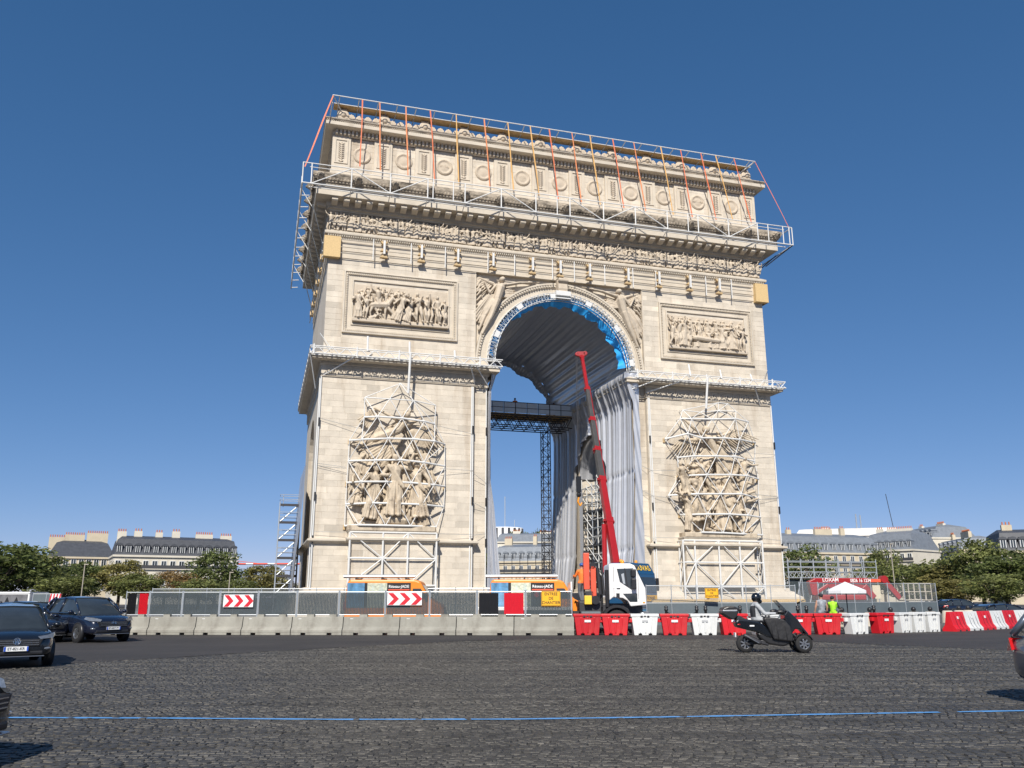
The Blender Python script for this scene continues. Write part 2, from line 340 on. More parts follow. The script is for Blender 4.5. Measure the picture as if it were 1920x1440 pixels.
# flying figure above with palm and trumpet
m.cap((-17.6,-.5,15.0),(-15.6,-.7,15.8),.42,.36); m.cap((-15.6,-.7,15.8),(-15.0,-.75,16.6),.34,.3); m.ell((-14.9,-.8,17.2),.36)
m.cap((-15.2,-.75,16.4),(-16.6,-.85,17.1),.2,.14); m.cap((-16.6,-.85,17.1),(-17.7,-.8,17.6),.14,.1); m.cap((-14.8,-.7,16.3),(-13.6,-.8,16.9),.2,.13)
m.cap((-17.6,-.5,15.0),(-18.9,-.45,14.3),.3,.14); folds(m,(-16.9,-.6,15.6),(-18.9,-.4,14.0),8,1.6,.12,rg,.2); folds(m,(-15.5,-.7,15.6),(-17.8,-.5,13.2),9,1.8,.13,rg,.3)
wing(m,(-15.2,-.4,16.3),(-12.9,-.4,16.2),11,2.0,.09); folds(m,(-14.2,-.5,16.0),(-12.8,-.4,14.2),8,1.5,.11,rg)
folds(m,(-17.6,-.5,17.4),(-18.6,-.45,16.2),7,1.0,.1,rg); m.cap((-16.4,-.6,16.0),(-14.4,-.7,17.6),.12,.1)
for i in range(34):
    x = rg.uniform(-18.9,-12.8); z = rg.uniform(7.6,14.6); m.cap((x,-.5,z),(x+rg.uniform(-.5,.5),-.62,z-rg.uniform(.3,1.1)),rg.uniform(.07,.15),rg.uniform(.05,.12),6)
SCULPT_L = remesh(m, .040, 1, 'sculpture_group')
rg = random.Random(8); m = M()
m.box(11.4,19.0,-1.05,.1,7.05,7.5); m.ell((15.0,.1,10.8),(1.6,.25,3.2))
for x, z, H, f, ln, rb in ((12.6,7.6,4.6,.4,.12,False),(14.2,7.7,5.0,.1,.10,False),(15.8,7.7,5.1,-.1,.08,True),(17.4,7.6,4.7,-.3,.05,False),(13.4,8.6,4.9,.2,.15,True),(16.7,8.9,4.9,-.2,.1,True),(12.3,9.4,3.4,.3,.2,False),(17.9,9.6,3.6,-.4,-.1,False),(15.0,9.6,4.2,0,.05,True),(11.9,7.6,3.6,.5,-.1,True),(18.3,7.6,3.8,-.4,.1,True),(12.0,11.2,3.0,.2,.25,True),(18.0,12.0,3.0,-.2,-.2,False),(13.9,11.0,3.6,.1,.1,False),(16.4,11.2,3.4,-.1,-.1,True)):
    figure(m,(x,-.15-.65*rg.random(),z),H,rg,rb,f,-ln)
m.cap((15.4,-.6,15.2),(14.6,-.8,16.5),.4,.38); m.ell((14.3,-.85,17.4),.38); m.cap((14.5,-.8,16.6),(12.9,-.85,17.5),.2,.14); m.cap((12.9,-.85,17.5),(12.0,-.8,18.3),.14,.09)
m.cap((14.8,-.8,16.6),(16.2,-.85,16.0),.2,.13); m.cap((15.4,-.6,15.2),(14.0,-.7,13.9),.3,.2); m.cap((14.0,-.7,13.9),(12.9,-.6,13.0),.2,.13); m.cap((15.5,-.6,15.0),(16.6,-.7,13.6),.3,.18)
wing(m,(15.2,-.45,16.6),(17.9,-.4,17.6),13,2.6,.10); wing(m,(13.9,-.4,16.4),(11.8,-.4,16.4),10,2.2,.09,-1)
folds(m,(15.2,-.7,15.6),(17.4,-.5,13.2),10,1.9,.12,rg,.3); folds(m,(14.6,-.7,15.2),(12.4,-.5,12.8),9,1.8,.12,rg,.3); folds(m,(15.8,-.6,14.6),(16.4,-.5,12.0),8,1.6,.12,rg)
m.cap((15.4,-.9,17.2),(17.6,-.9,15.6),.08,.05); m.cap((13.2,-.9,12.5),(15.2,-.9,14.6),.07)
for i in range(40):
    x = rg.uniform(11.7,18.5); z = rg.uniform(7.7,14.6); m.cap((x,-.5,z),(x+rg.uniform(-.6,.6),-.65,z-rg.uniform(.2,1.0)),rg.uniform(.07,.15),rg.uniform(.05,.12),6)
SCULPT_R = remesh(m, .040, 1, 'sculpture_group')
# the two framed battle reliefs, centred on x = 0, z = 0 (8.7 x 3.7 m)
def relief(seed, battle):
    r = random.Random(seed); m = M(); m.box(-4.3,4.3,-.02,.1,-1.85,1.8); m.box(-4.4,4.4,-.34,.05,-1.85,-1.5)
    if battle:
        horse(m,(-1.9,-.14,-1.5),2.1,1); figure(m,(-2.0,-.2,-.75),2.4,r,False,.2,-.1,((.1,0,.1),(.14,0,.24)),None,.12)
        for x, h, ln in ((-3.9,2.6,0),(-3.3,2.2,.1),(-.5,2.7,.35),(.3,2.5,.3),(1.0,2.2,-.2),(1.7,2.9,-.1),(2.35,2.7,0),(2.9,2.5,.1),(3.5,2.7,-.1),(3.95,2.4,0),(-2.9,1.2,1.1),(-1.2,1.2,1.3),(.6,1.0,1.4),(2.0,1.4,.6)):
            figure(m,(x,-.2,-1.52),h,r,r.random()<.5,r.uniform(-.5,.5),ln)
        for i in range(8): figure(m,(-3.6+i*.55,-.06,-.3+r.uniform(-.2,.2)),1.7,r,False)
        for i in range(5): m.cap((-3.6+i*.5,-.15,.4),(-3.2+i*.55,-.15,1.6),.05)
    else:
        for x, h in ((-3.9,2.4),(-3.3,2.8),(-2.7,2.8),(-2.15,2.5),(1.5,2.7),(2.1,2.3),(2.6,2.8),(3.2,2.6),(3.75,2.5),(-1.2,2.0),(.9,2.0),(-3.6,1.5),(0,1.9)):
            figure(m,(x,-.2,-1.52),h,r,r.random()<.6,r.uniform(-.5,.5),r.uniform(-.1,.1))
        m.cap((-1.5,-.3,-.6),(1.1,-.3,-.75),.3,.25); m.box(-1.7,1.3,-.35,.05,-1.5,-1.0)
        for i in range(9): figure(m,(-3.7+i*.95,-.05,-.4),2.0,r,True)
    return remesh(m, .032, 1, 'relief_figures')
RELIEF_L, RELIEF_R = relief(5, True), relief(6, False)
# winged figures of the spandrels (right-hand one; the left is its mirror image), x from the arch axis
r_ = random.Random(2); m = M()
m.cap((6.5,-.1,29.0),(6.15,-.15,30.2),.42,.45); m.cap((5.7,-.2,30.55),(6.6,-.15,30.4),.2); m.ell((6.0,-.25,31.0),.3)
m.cap((5.8,-.2,30.5),(4.3,-.2,30.9),.17,.13); m.cap((4.3,-.2,30.9),(3.0,-.15,31.1),.13,.09); m.cap((3.3,-.15,31.15),(2.2,-.1,31.2),.08,.05)
m.cap((6.6,-.2,30.4),(7.2,-.2,29.6),.16,.12); m.cap((7.2,-.2,29.6),(7.7,-.2,30.6),.12,.09)
m.cap((6.5,-.15,28.9),(7.1,-.2,27.2),.38,.24); m.cap((7.1,-.2,27.2),(7.9,-.15,25.5),.24,.13); m.cap((6.8,-.1,28.8),(7.6,-.1,27.4),.3,.2); m.cap((7.6,-.1,27.4),(8.2,-.1,25.9),.18,.11)
wing(m,(6.8,0,30.6),(8.2,0,31.1),9,2.6,.1); folds(m,(6.8,-.1,29.4),(8.2,-.05,26.6),9,1.6,.11,r_); folds(m,(6.0,-.1,29.6),(4.6,0,29.9),6,.9,.09,r_)
for i in range(8): m.cap((7.9+.2*r_.random(),-.05,30.8-i*.5),(8.4,-.05,30.3-i*.5),.12,.08)
SPAND_R = remesh(m, .04, 1, 'winged_figure'); SPAND_L = SPAND_R.copy(); SPAND_L.transform(Matrix.Diagonal((-1,1,1,1))); SPAND_L.flip_normals()
# frieze figures, twelve shapes about 1.8 m tall
FRZ = []
for i in range(12):
    r = random.Random(40+i); m = M()
    figure(m,(0,-.12,0),1.8,r,i % 3 == 0,r.uniform(-.6,.6),r.uniform(-.12,.12))
    if i % 4 == 1: figure(m,(.32,-.05,.05),1.65,r,True,r.uniform(-.5,.5))
    if i % 4 == 3: m.cap((.2,-.2,.5),(.5,-.2,1.5),.09,.06); m.cap((-.3,-.15,.1),(.1,-.2,.7),.1)
    if i == 5: horse(m,(.1,-.05,0),1.25,1)
    FRZ.append(remesh(m, .05, 1, 'frieze_figure'))
m = M(); m.ell((0,-.28,0),(.30,.32,.34)); m.ell((0,-.56,-.06),(.15,.14,.14)); m.ell((-.24,-.25,.2),.13); m.ell((.24,-.25,.2),.13)
for i in range(12): a = 2*PI*i/12; m.cap((.24*math.cos(a),-.2,.26*math.sin(a)),(.42*math.cos(a),-.12,.44*math.sin(a)),.1,.07)
LION = remesh(m, .045, 1, 'lion_head')
m = M()
for i in range(-3, 4): a = i*.38; m.cap((0,0,.12),(.42*math.sin(a),-.05,.12+.55*math.cos(a)*(1-.03*abs(i))),.05,.085)
m.cap((-.4,0,.08),(.4,0,.08),.08); m.ell((-.42,0,.16),.1); m.ell((.42,0,.16),.1); m.ell((0,-.05,.14),.12)
PALMET = remesh(m, .04, 1, 'palmette')
m = M(); m.lathe([(.02,-.3),(.30,-.30),(.34,-.24),(.42,-.3),(.55,-.24),(.58,-.05),(.55,.1)],20,(0,0,.75),'y'); m.ell((0,-.3,.75),(.25,.2,.3)); m.box(-.45,.45,-.15,.25,0,.3); m.box(-.36,.36,-.1,.25,1.25,1.45); m.ell((-.55,-.05,.3),.2); m.ell((.55,-.05,.3),.2)
MEDAL = remesh(m, .05, 1, 'medallion_acroterion')
m = M()
for i in range(8):
    z = -1.05+i*.27
    for s in (-1, 1): m.cap((s*.05,-.02,z),(s*.26,-.05,z+.24),.05,.035)
m.cap((0,0,-1.2),(0,0,1.2),.05); m.cap((-.16,-.02,-1.3),(.16,-.02,-1.3),.07); m.ell((0,-.02,-1.42),.12)
PALM = remesh(m, .035, 1, 'palm_ornament')
for me, mt in [(SCULPT_L,CARVE2),(SCULPT_R,CARVE2),(RELIEF_L,CARVE),(RELIEF_R,CARVE),(SPAND_L,CARVE),(SPAND_R,CARVE),(LION,SOOT),(PALMET,CARVE),(MEDAL,CARVE),(PALM,CARVE)]+[(f,CARVE) for f in FRZ]:
    me.materials.clear(); me.materials.append(mt)

# ---------------------------------------------------------------- ground, cobbles, road
GROUND = mat('far_asphalt', (.062,.060,.062), .85, var=.18, sc=.5, bump=.3, bs=6)
ASPH = mat('asphalt', (.037,.034,.033), .8, var=.3, sc=.35, bump=.6, bs=25, stain=((.066,.058,.054), .7, (.12,.5,.25), .47))
BED = mat('sand_joint_bed', (.040,.038,.035), .95, var=.2, sc=3)
COBB = mat('granite_setts', (.053,.049,.042), .6, var=.32, sc=.45, bump=.35, bs=18, attr=True, stain=((.031,.030,.030), .75, (.14,.30,.2), .48))
PAVE = mat('forecourt_paving', (.11,.105,.098), .85, var=.15, sc=1)
BLUEL = mat('blue_road_paint', (.10,.30,.62), .6, var=.18, sc=3, stain=((.07,.075,.08), .85, (5,5,5), .6))
FH = V((math.sin(YAW), math.cos(YAW), 0)); C0 = V((CAM.x, CAM.y, 0))
def UVW(u, v, z=0.0): p = C0+RT*u+FH*v; return (p.x, p.y, z)
m = M(); m.add([(-2500,-1500,-.03),(2500,-1500,-.03),(2500,3500,-.03),(-2500,3500,-.03)],[(0,1,2,3)])
tag(obj('ground', m, GROUND), kind='structure')
BND = np.array([(-900,17),(-200,20),(0,21.5),(320,25),(700,31),(880,34.5),(1000,35.5),(1300,35.5),(1500,34),(1600,32),(1800,29),(1920,27.5),(2800,25)])
def bound(u, v):
    return np.interp(960+FPX*u/np.maximum(v,.1)/.9696, BND[:,0], BND[:,1])
m = M(); n = 60
vs = []
for i in range(n+1):
    px = -900+3700*i/n; b = float(np.interp(px, BND[:,0], BND[:,1])); k = (px-960)/FPX*.9696
    vs += [UVW(k*b, b, 0.0), UVW(k*62, 62, 0.0)]
m.add(vs, [(2*i, 2*i+2, 2*i+3, 2*i+1) for i in range(n)])
tag(obj('asphalt_road', m, ASPH), kind='structure')
m = M(); vs = []
for i in range(n+1):
    px = -900+3700*i/n; b = float(np.interp(px, BND[:,0], BND[:,1])); k = (px-960)/FPX*.9696
    vs += [UVW(k*5, 5, -.011), UVW(k*b, b, -.011)]
m.add(vs, [(2*i, 2*i+2, 2*i+3, 2*i+1) for i in range(n)])
cobroad = tag(obj('cobbled_road', m, BED), kind='structure')
rs = np.random.RandomState(4)
pu, nj = .112, 12; vcur = 8.2-1.4
us, vv, an, hw, hh = [], [], [], [], []
while vcur < 37.5:
    nj = rs.randint(9, 15); bw = nj*.111; v0 = vcur; vcur += bw; ph = rs.rand()*pu; sag = rs.uniform(.07,.2)
    for j in range(nj):
        t = (j+.5)/nj*2-1; vc = v0+(j+.5)*bw/nj; lim = .64*(vc+2)+1.8
        uu = np.arange(-lim, lim, pu)+ph+sag*(1-t*t)
        us.append(uu); vv.append(np.full(len(uu), vc)); an.append(np.full(len(uu), math.atan(-2*sag*t/(bw/2))))
us, vv, an = map(np.concatenate, (us, vv, an)); N_ = len(us)
us = us+rs.normal(0,.009,N_); vv = vv+rs.normal(0,.008,N_)+.05*np.sin(us*.35+1)+.03*np.sin(us*1.3); an = an+rs.normal(0,.08,N_)
bd_ = bound(us, vv)+.35*np.sin(us*.9)+.25*np.sin(us*2.3+1); ok = vv < bd_+1.6; us, vv, an = us[ok], vv[ok], an[ok]; N_ = len(us)
hu = .0505*(1+rs.normal(0,.07,N_)); hv = .051*(1+rs.normal(0,.07,N_)); hz = rs.normal(0,.0035,N_)-.0065*np.clip(vv-bd_[ok]+.9,0,3); tn = np.clip(rs.normal(1,.20,N_),.5,1.7); tn[rs.rand(N_)<.05] *= 1.6
tx, ty = rs.normal(0,.032,N_), rs.normal(0,.032,N_)
def cob(idx):
    k = len(idx); sg = np.array([(-1,-1),(1,-1),(1,1),(-1,1)])
    P = np.zeros((k, 8, 3))
    for lvl, (f, dz) in enumerate(((1.0,-.010),(.89,0.0))):
        for c in range(4):
            lu = sg[c,0]*hu[idx]*f; lv = sg[c,1]*hv[idx]*f
            ca, sa = np.cos(-an[idx]), np.sin(-an[idx]); U = us[idx]+lu*ca-lv*sa; W_ = vv[idx]+lu*sa+lv*ca
            P[:,lvl*4+c,0] = C0.x+RT.x*U+FH.x*W_; P[:,lvl*4+c,1] = C0.y+RT.y*U+FH.y*W_
            P[:,lvl*4+c,2] = (hz[idx] if lvl else 0)+dz+((lu*tx[idx]+lv*ty[idx]) if lvl else 0)
    return P
F5 = np.array([(4,5,6,7),(0,1,5,4),(1,2,6,5),(2,3,7,6),(3,0,4,7)])
def fast_mesh(name, P, tones):
    k, q = P.shape[:2]; me = bpy.data.meshes.new(name); me.vertices.add(k*q); me.vertices.foreach_set('co', P.reshape(-1).astype(np.float32))
    F = (F5[None]+(np.arange(k)*q)[:,None,None]).reshape(-1,4)
    me.loops.add(F.size); me.loops.foreach_set('vertex_index', F.reshape(-1).astype(np.int32))
    me.polygons.add(len(F)); me.polygons.foreach_set('loop_start', np.arange(0, F.size, 4, dtype=np.int32)); me.polygons.foreach_set('loop_total', np.full(len(F), 4, np.int32))
    me.polygons.foreach_set('use_smooth', np.zeros(len(F), bool)); me.update(calc_edges=True); tone(me, np.repeat(tones, 5)); return me
pxc = 960+FPX*us/vv/.9696
near = np.where((vv > 9.15) & (pxc > 20) & (pxc < 1900))[0]; near = near[np.argsort(vv[near])][:300]
rest = np.setdiff1d(np.arange(N_), near)
o = obj('cobbles', fast_mesh('cobbles', cob(rest), tn[rest]), COBB, cobroad); o['kind'] = 'stuff'
P = cob(near)
for i in range(len(near)): obj('cobble', fast_mesh('cobble', P[i:i+1], tn[near[i:i+1]]), COBB, cobroad)
# blue painted line over the setts
pts = [(-420,1347),(20,1346),(300,1347),(640,1349.5),(960,1349),(1240,1345),(1560,1339.5),(1920,1333),(2350,1324)]
vs = []; fs = []
for i in range(161):
    px = -420+2770*i/160; py = np.interp(px, [p[0] for p in pts], [p[1] for p in pts]); q = ray(px, py); t = CAM.z/-q.z
    p = V((CAM.x+q.x*t, CAM.y+q.y*t, .006)); wd = .055*(1+.25*math.sin(px*.013)*math.sin(px*.05)); vs += [p-FH*wd, p+FH*wd]
    if i and not (1766 < px < 1800): fs.append((2*i-2, 2*i-1, 2*i+1, 2*i))
tag(obj('painted_line', M().add(vs, fs), BLUEL), 'thin blue painted line running across the cobbled road', kind='structure')
# raised island round the arch with its kerb
m = M(); m.lathe([(46.5,-.02),(46.5,.13),(46.4,.15),(46.2,.15),(0.01,.16)], 96, (0,11,0), cap=False)
tag(obj('pavement', m, PAVE), kind='structure')
# ---------------------------------------------------------------- the triumphal arch (front face on Y = 0, axis X = 0)
arch = thing('triumphal_arch', 'huge pale limestone triumphal arch with carved friezes standing behind barriers', 'arch')
W, YB, ZS, RI = 22.3, 22.35, 22.8, 7.35
CL = [-1, 1]
def toned(me, v=1.0): tone(me, v); return me
piers = []
for s in CL:
    poly = [(.45,.1),(.45,22.5),(YB,22.5),(YB,.1),(15.4,.1)]
    poly += [(11.18+4.22*math.cos(a), 14.4+4.22*math.sin(a)) for a in np.linspace(0, PI, 17)]+[(6.96,.1)]
    m = M(); m.prism(poly, 'x', s*7.31, s*W)
    x0, x1 = sorted((s*8.6, s*(W-.004))); m.box(x0, x1, .012, .449, .1, 22.49)
    p = obj('pier', toned(m.mesh('pier')), STONE, arch); piers.append(p)
m = M()
poly = [(-W,22.502),(-RI,22.502)]+[(RI*math.cos(a), ZS+RI*math.sin(a)) for a in np.linspace(PI, 0, 33)]+[(RI,22.502),(W,22.502),(W,38.6),(-W,38.6)]
m.prism(poly, 'y', .39, YB)
for s in CL:
    x0, x1 = sorted((s*8.6, s*(W-.004))); m.box(x0, x1, .012, .389, 22.503, 33)
m.box(-W+.01, W-.01, .03, .385, 31.6, 36.5)
body = obj('upper_wall', toned(m.mesh('upper_wall')), STONE, arch)
# ashlar blocks
rb = random.Random(11); stones = []
def courses(x0, x1, z0, z1, yf, par, hole=None, h=.53):
    n = max(1, round((z1-z0)/h)); dh = (z1-z0)/n
    for i in range(n):
        a, b = z0+i*dh, z0+(i+1)*dh; segs = [(x0, x1)]
        if hole and b > hole[2]+.02 and a < hole[3]-.02: segs = [(x0, hole[0]), (hole[1], x1)]
        for sx0, sx1 in segs:
            x = sx0
            while x < sx1-.02:
                L = rb.uniform(.85, 1.95)
                if x == sx0 and i % 2: L *= .55
                if sx1-(x+L) < .7: L = sx1-x
                t = rb.gauss(1, .065)*(1.0 if rb.random() > .1 else .9)
                stones.append((x, x+L, a, b, yf-rb.uniform(0,.006), t, par)); x += L
for k, s in enumerate(CL):
    f = lambda a, b: sorted((s*a, s*b))
    a, b = f(8.6, W-.002); courses(a, b, 2.5, 6.05, 0, piers[k]); courses(a, b, 6.5, 20.4, 0, piers[k])
    h0, h1 = f(10.35, 20.85); courses(a, b, 22.52, 31.5, 0, body, (h0, h1, 24.5, 30.45))
    a, b = f(7.33, 8.595); courses(a, b, 2.5, 20.4, .437, piers[k])
def stone_verts(st):
    P = np.zeros((len(st), 8, 3)); c = .011
    for i, (x0, x1, z0, z1, y, t, p) in enumerate(st):
        P[i] = [(x0,y+.016,z0),(x1,y+.016,z0),(x1,y+.016,z1),(x0,y+.016,z1),(x0+c,y,z0+c),(x1-c,y,z0+c),(x1-c,y,z1-c),(x0+c,y,z1-c)]
    return P
key = lambda st: -(st[1]-st[0])*(st[3]-st[2])/((V(((st[0]+st[1])/2,0,(st[2]+st[3])/2))-CAM).length**2)
stones.sort(key=key)
big, small = stones[:300], stones[300:]
P = stone_verts(big)
for i, st in enumerate(big): obj('stone', fast_mesh('stone', P[i:i+1], np.array([st[5]])), STONE, st[6])
for par in piers+[body]:
    st = [q for q in small if q[6] == par]
    if st:
        o = obj('stones', fast_mesh('stones', stone_verts(st), np.array([q[5] for q in st])), STONE, par); o['kind'] = 'stuff'
# socle, base moulding, impost of both piers
for s in CL:
    x0, x1 = sorted((s*7.31, s*W))
    m = M(); m.mold(x0, x1, .45, YB, [(1.75,.12),(1.75,.62),(1.6,.63),(1.6,1.1),(1.42,1.12),(1.42,1.62),(.95,1.9),(.85,2.1),(.55,2.2),(.52,2.45),(.0,2.5)])
    obj('socle', m, TRIM, arch)
    m = M(); m.mold(*sorted((s*8.6, s*W)), 0, YB, [(0,6.0),(.05,6.02),(.08,6.06),(.28,6.12),(.42,6.2),(.45,6.24),(.45,6.38),(.3,6.42),(.1,6.52),(0,6.53)])
    q = obj('base_moulding', m, TRIM, arch)
    m = M()
    for i in range(52): x = s*8.8+s*13.3*i/51; m.box(x-.06, x+.06, -.2, .0, 6.03, 6.105)
    o = obj('dentils', m, TRIM, q); o['kind'] = 'stuff'
    pr = [(0,20.36),(.10,20.38),(.12,20.44),(.06,20.46),(.06,21.40),(.14,21.44),(.16,21.5),(.2,21.52),(.2,21.68),(.85,21.74),(1.0,21.78),(1.0,21.98),(1.08,22.05),(1.12,22.14),(.9,22.2),(.4,22.5),(0,22.52)]
    m = M(); m.mold(*sorted((s*8.6, s*W)), 0, YB, pr); m.mold(*sorted((s*7.31, s*8.59)), .38, YB-.3, [(o*.97, z-.003) for o, z in pr])
    q = obj('impost_cornice', m, TRIM, arch)
    m = M()
    for i in range(110): x = s*8.6+s*13.9*i/109-.5*s*0; m.box(x-.04, x+.04, -.34, -.1, 21.53, 21.675)
    for i in range(70): y = .2+22*i/69; m.box(s*W-(.34 if s < 0 else -.1), s*W+(.34 if s > 0 else -.1), y-.05, y+.05, 21.53, 21.675)
    o = obj('dentils', m, TRIM, q); o['kind'] = 'stuff'
    # Greek key, one unit per repeat
    if s < 0:
        mk = M(); a, b, t = .36, .40, .075
        segs = [(-a,-b,a,-b),(-a,-b,-a,b),(-a,b,a-.12,b),(a-.12,b,a-.12,-.18),(a-.12,-.18,-.14,-.18),(-.14,-.18,-.14,.16),(-.14,.16,.06,.16)]
        for (p0, p1, p2, p3) in segs: mk.box(min(p0,p2)-t/2, max(p0,p2)+t/2, -.07, .01, min(p1,p3)-t/2, max(p1,p3)+t/2)
        KEY = mk.mesh('meander'); KEY.materials.append(TRIM)
    for i in range(17): o = obj('meander', KEY, TRIM, q); o.location = (s*(9.0+.785*i), -.065, 20.93)
    for x in (7.72, 8.28): o = obj('meander', KEY, TRIM, q); o.location = (s*x, .315, 20.93); o.scale = (.66,1,1)
    if s < 0:
        for i in range(24): o = obj('meander', KEY, TRIM, q); o.location = (-W-.065, .6+.92*i, 20.93); o.rotation_euler = (0,0,-PI/2)
# framed reliefs
for s, me in ((-1, RELIEF_L), (1, RELIEF_R)):
    cx = s*15.55; m = M()
    def ringp(m, hw, hh, y, hw2, hh2, y2, cx=cx, cz=27.46):
        o_ = [(cx-hw,y,cz-hh),(cx+hw,y,cz-hh),(cx+hw,y,cz+hh),(cx-hw,y,cz+hh)]; i_ = [(cx-hw2,y2,cz-hh2),(cx+hw2,y2,cz-hh2),(cx+hw2,y2,cz+hh2),(cx-hw2,y2,cz+hh2)]
        m.add(o_+i_, [(i, (i+1) % 4, 4+(i+1) % 4, 4+i) for i in range(4)])
    st = [(5.25,2.95,.04),(5.25,2.95,-.22),(5.12,2.82,-.24),(5.08,2.78,-.12),(4.86,2.56,-.1),(4.84,2.54,-.02),(4.5,2.2,-.02),(4.48,2.18,-.12),(4.36,2.06,-.12),(4.34,2.04,.1)]
    for q0, q1 in zip(st[:-1], st[1:]): ringp(m, q0[0], q0[1], q0[2], q1[0], q1[1], q1[2])
    m.add([(cx-4.4,.1,25.3),(cx+4.4,.1,25.3),(cx+4.4,.1,29.6),(cx-4.4,.1,29.6)], [(0,1,2,3)])
    fr = obj('relief_frame', m, TRIM, arch)
    m = M()
    for i in range(60):
        x = cx-4.95+9.9*i/59; m.box(x-.045, x+.045, -.2, -.1, 30.05, 30.2); m.box(x-.045, x+.045, -.2, -.1, 24.72, 24.87)
    for i in range(32):
        z = 24.9+5.1*i/31; m.box(cx-5.02, cx-4.9, -.2, -.1, z-.045, z+.045); m.box(cx+4.9, cx+5.02, -.2, -.1, z-.045, z+.045)
    o = obj('frame_beads', m, TRIM, fr); o['kind'] = 'stuff'
    o = obj('relief_figures', me, CARVE, arch); o.location = (cx, .02, 27.42); o.scale = (1,1.35,1); o['label'] = 'horsemen and fighters carved in deep relief' if s < 0 else 'mourners gathered round a bier carved in deep relief'
# arch ring, keystone, spandrels
def arcsweep(m, prof, n=64, a0=PI, a1=0, mi=0):
    vs = []
    for j in range(n+1):
        a = a0+(a1-a0)*j/n
        for r, y in prof: vs.append((r*math.cos(a), y, ZS+r*math.sin(a)))
    k = len(prof); m.add(vs, [(j*k+i, j*k+i+1, (j+1)*k+i+1, (j+1)*k+i) for j in range(n) for i in range(k-1)], mi)
m = M(); arcsweep(m, [(7.3,.5),(7.3,.2),(7.42,.14),(7.5,.2),(7.52,.24),(8.02,.24),(8.04,.16),(8.1,.12),(8.3,.05),(8.34,-.02),(8.5,-.02),(8.52,.4)])
for s in CL: m.box(*sorted((s*7.3, s*8.5)), .05, .45, 22.45, 22.85)
av = obj('archivolt', m, TRIM, arch)
m = M()
for i in range(96):
    a = PI*(i+.5)/96; c, sn = math.cos(a), math.sin(a); p = V((8.12*c,.04,ZS+8.12*sn)); q = V((8.28*c,.04,ZS+8.28*sn)); m.bar(p, q, .14, .14, up=(0,1,0))
o = obj('archivolt_dentils', m, TRIM, av); o['kind'] = 'stuff'
m = M(); m.prism([(-.42,30.0),(.42,30.0),(.55,31.62),(-.55,31.62)], 'y', -.45, .3); m.prism([(.3,31.62),(-.75,31.62),(-.78,31.3),(-.55,31.1),(-.6,30.6),(-.45,30.2),(.3,30.1)], 'x', -.46, .46)
m.lathe([(.16,-.5),(.16,.5)], 12, (0,-.66,31.42), 'x'); m.lathe([(.12,-.46),(.12,.46)], 12, (0,-.5,30.3), 'x')
obj('keystone', m, CARVE, arch)
for me in (SPAND_L, SPAND_R): o = obj('winged_figure', me, CARVE, arch); o.location = (0,.28,0); o.scale = (1,1.7,1)
# pilaster edge strips of the centre bay
for s in CL:
    m = M(); m.box(*sorted((s*8.52, s*8.62)), -.04, .4, 22.55, 31.55); obj('bay_edge', m, TRIM, arch)
# entablature
m = M(); m.mold(-W, W, 0, YB, [(0,31.55),(.06,31.58),(.06,32.2),(.12,32.24),(.12,33.0),(.17,33.05),(.18,33.45),(.22,33.5),(.22,33.62),(.42,33.7),(.45,33.78),(.45,33.95),(.34,34.02),(.12,34.15),(0,34.2)])
en = obj('architrave', m, TRIM, arch)
m = M()
for i in range(220): x = -W-.1+(2*W+.2)*i/219; m.box(x-.05, x+.05, -.36, -.16, 33.52, 33.68)
for i in range(110): y = (YB)*i/109; m.box(-W-.36, -W-.16, y-.05, y+.05, 33.52, 33.68)
o = obj('dentils', m, TRIM, en); o['kind'] = 'stuff'
m = M(); m.box(-W+.02, W-.02, .012, .38, 34.15, 36.2); m.box(-W-.02, -W+.4, .02, YB, 34.15, 36.2)
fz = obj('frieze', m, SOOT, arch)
rf = random.Random(21); x = -W+.2
while x < W-.15:
    o = obj('frieze_figure', FRZ[rf.randrange(12)], CARVE, fz); o.location = (x, .06, 34.18); o.scale = (1, 1, rf.uniform(.93, 1.06)); x += rf.uniform(.34, .46)
y = .6
while y < YB-.4:
    o = obj('frieze_figure', FRZ[rf.randrange(12)], CARVE, fz); o.location = (-W, y, 34.18); o.rotation_euler = (0,0,-PI/2); y += .6
m = M(); m.mold(-W, W, 0, YB, [(0,36.05),(.1,36.08),(.12,36.2),(.28,36.22),(.28,36.42),(.42,36.46),(.46,36.9),(1.38,36.93),(1.45,36.96),(1.45,37.72),(1.51,37.76),(1.51,37.86),(1.42,37.95),(1.42,38.1),(1.55,38.2),(1.75,38.6),(1.8,38.75),(1.8,38.95),(1.5,39.0),(.0,39.2)])
co = obj('main_cornice', m, TRIM, arch)
m = M(); m.mold(-W, W, 0, YB, [(1.425,38.06),(1.57,38.16),(1.61,38.3),(1.69,38.34),(1.81,38.62),(1.83,38.76),(1.83,38.97),(1.65,39.02)])
for i in range(150):
    x = -W-1.55+(2*W+3.1)*i/149; m.ell((x,-1.67,38.42),(.1,.14,.17),6,4)
for i in range(80):
    y = -1.5+24.5*i/79; m.ell((-W-1.67,y,38.42),(.14,.1,.17),6,4)
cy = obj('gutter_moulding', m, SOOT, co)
m = M()
for i in range(230): x = -W-.2+(2*W+.4)*i/229; m.box(x-.05, x+.05, -.4, -.2, 36.24, 36.41)
for i in range(115): y = YB*i/114; m.box(-W-.4, -W-.2, y-.05, y+.05, 36.24, 36.41)
o = obj('dentils', m, TRIM, co); o['kind'] = 'stuff'
mm = M(); mm.prism([(-.44,36.45),(-1.16,36.58),(-1.26,36.68),(-1.26,36.925),(-.44,36.925)], 'x', -.27, .27); MODI = mm.mesh('modillion'); MODI.materials.append(TRIM)
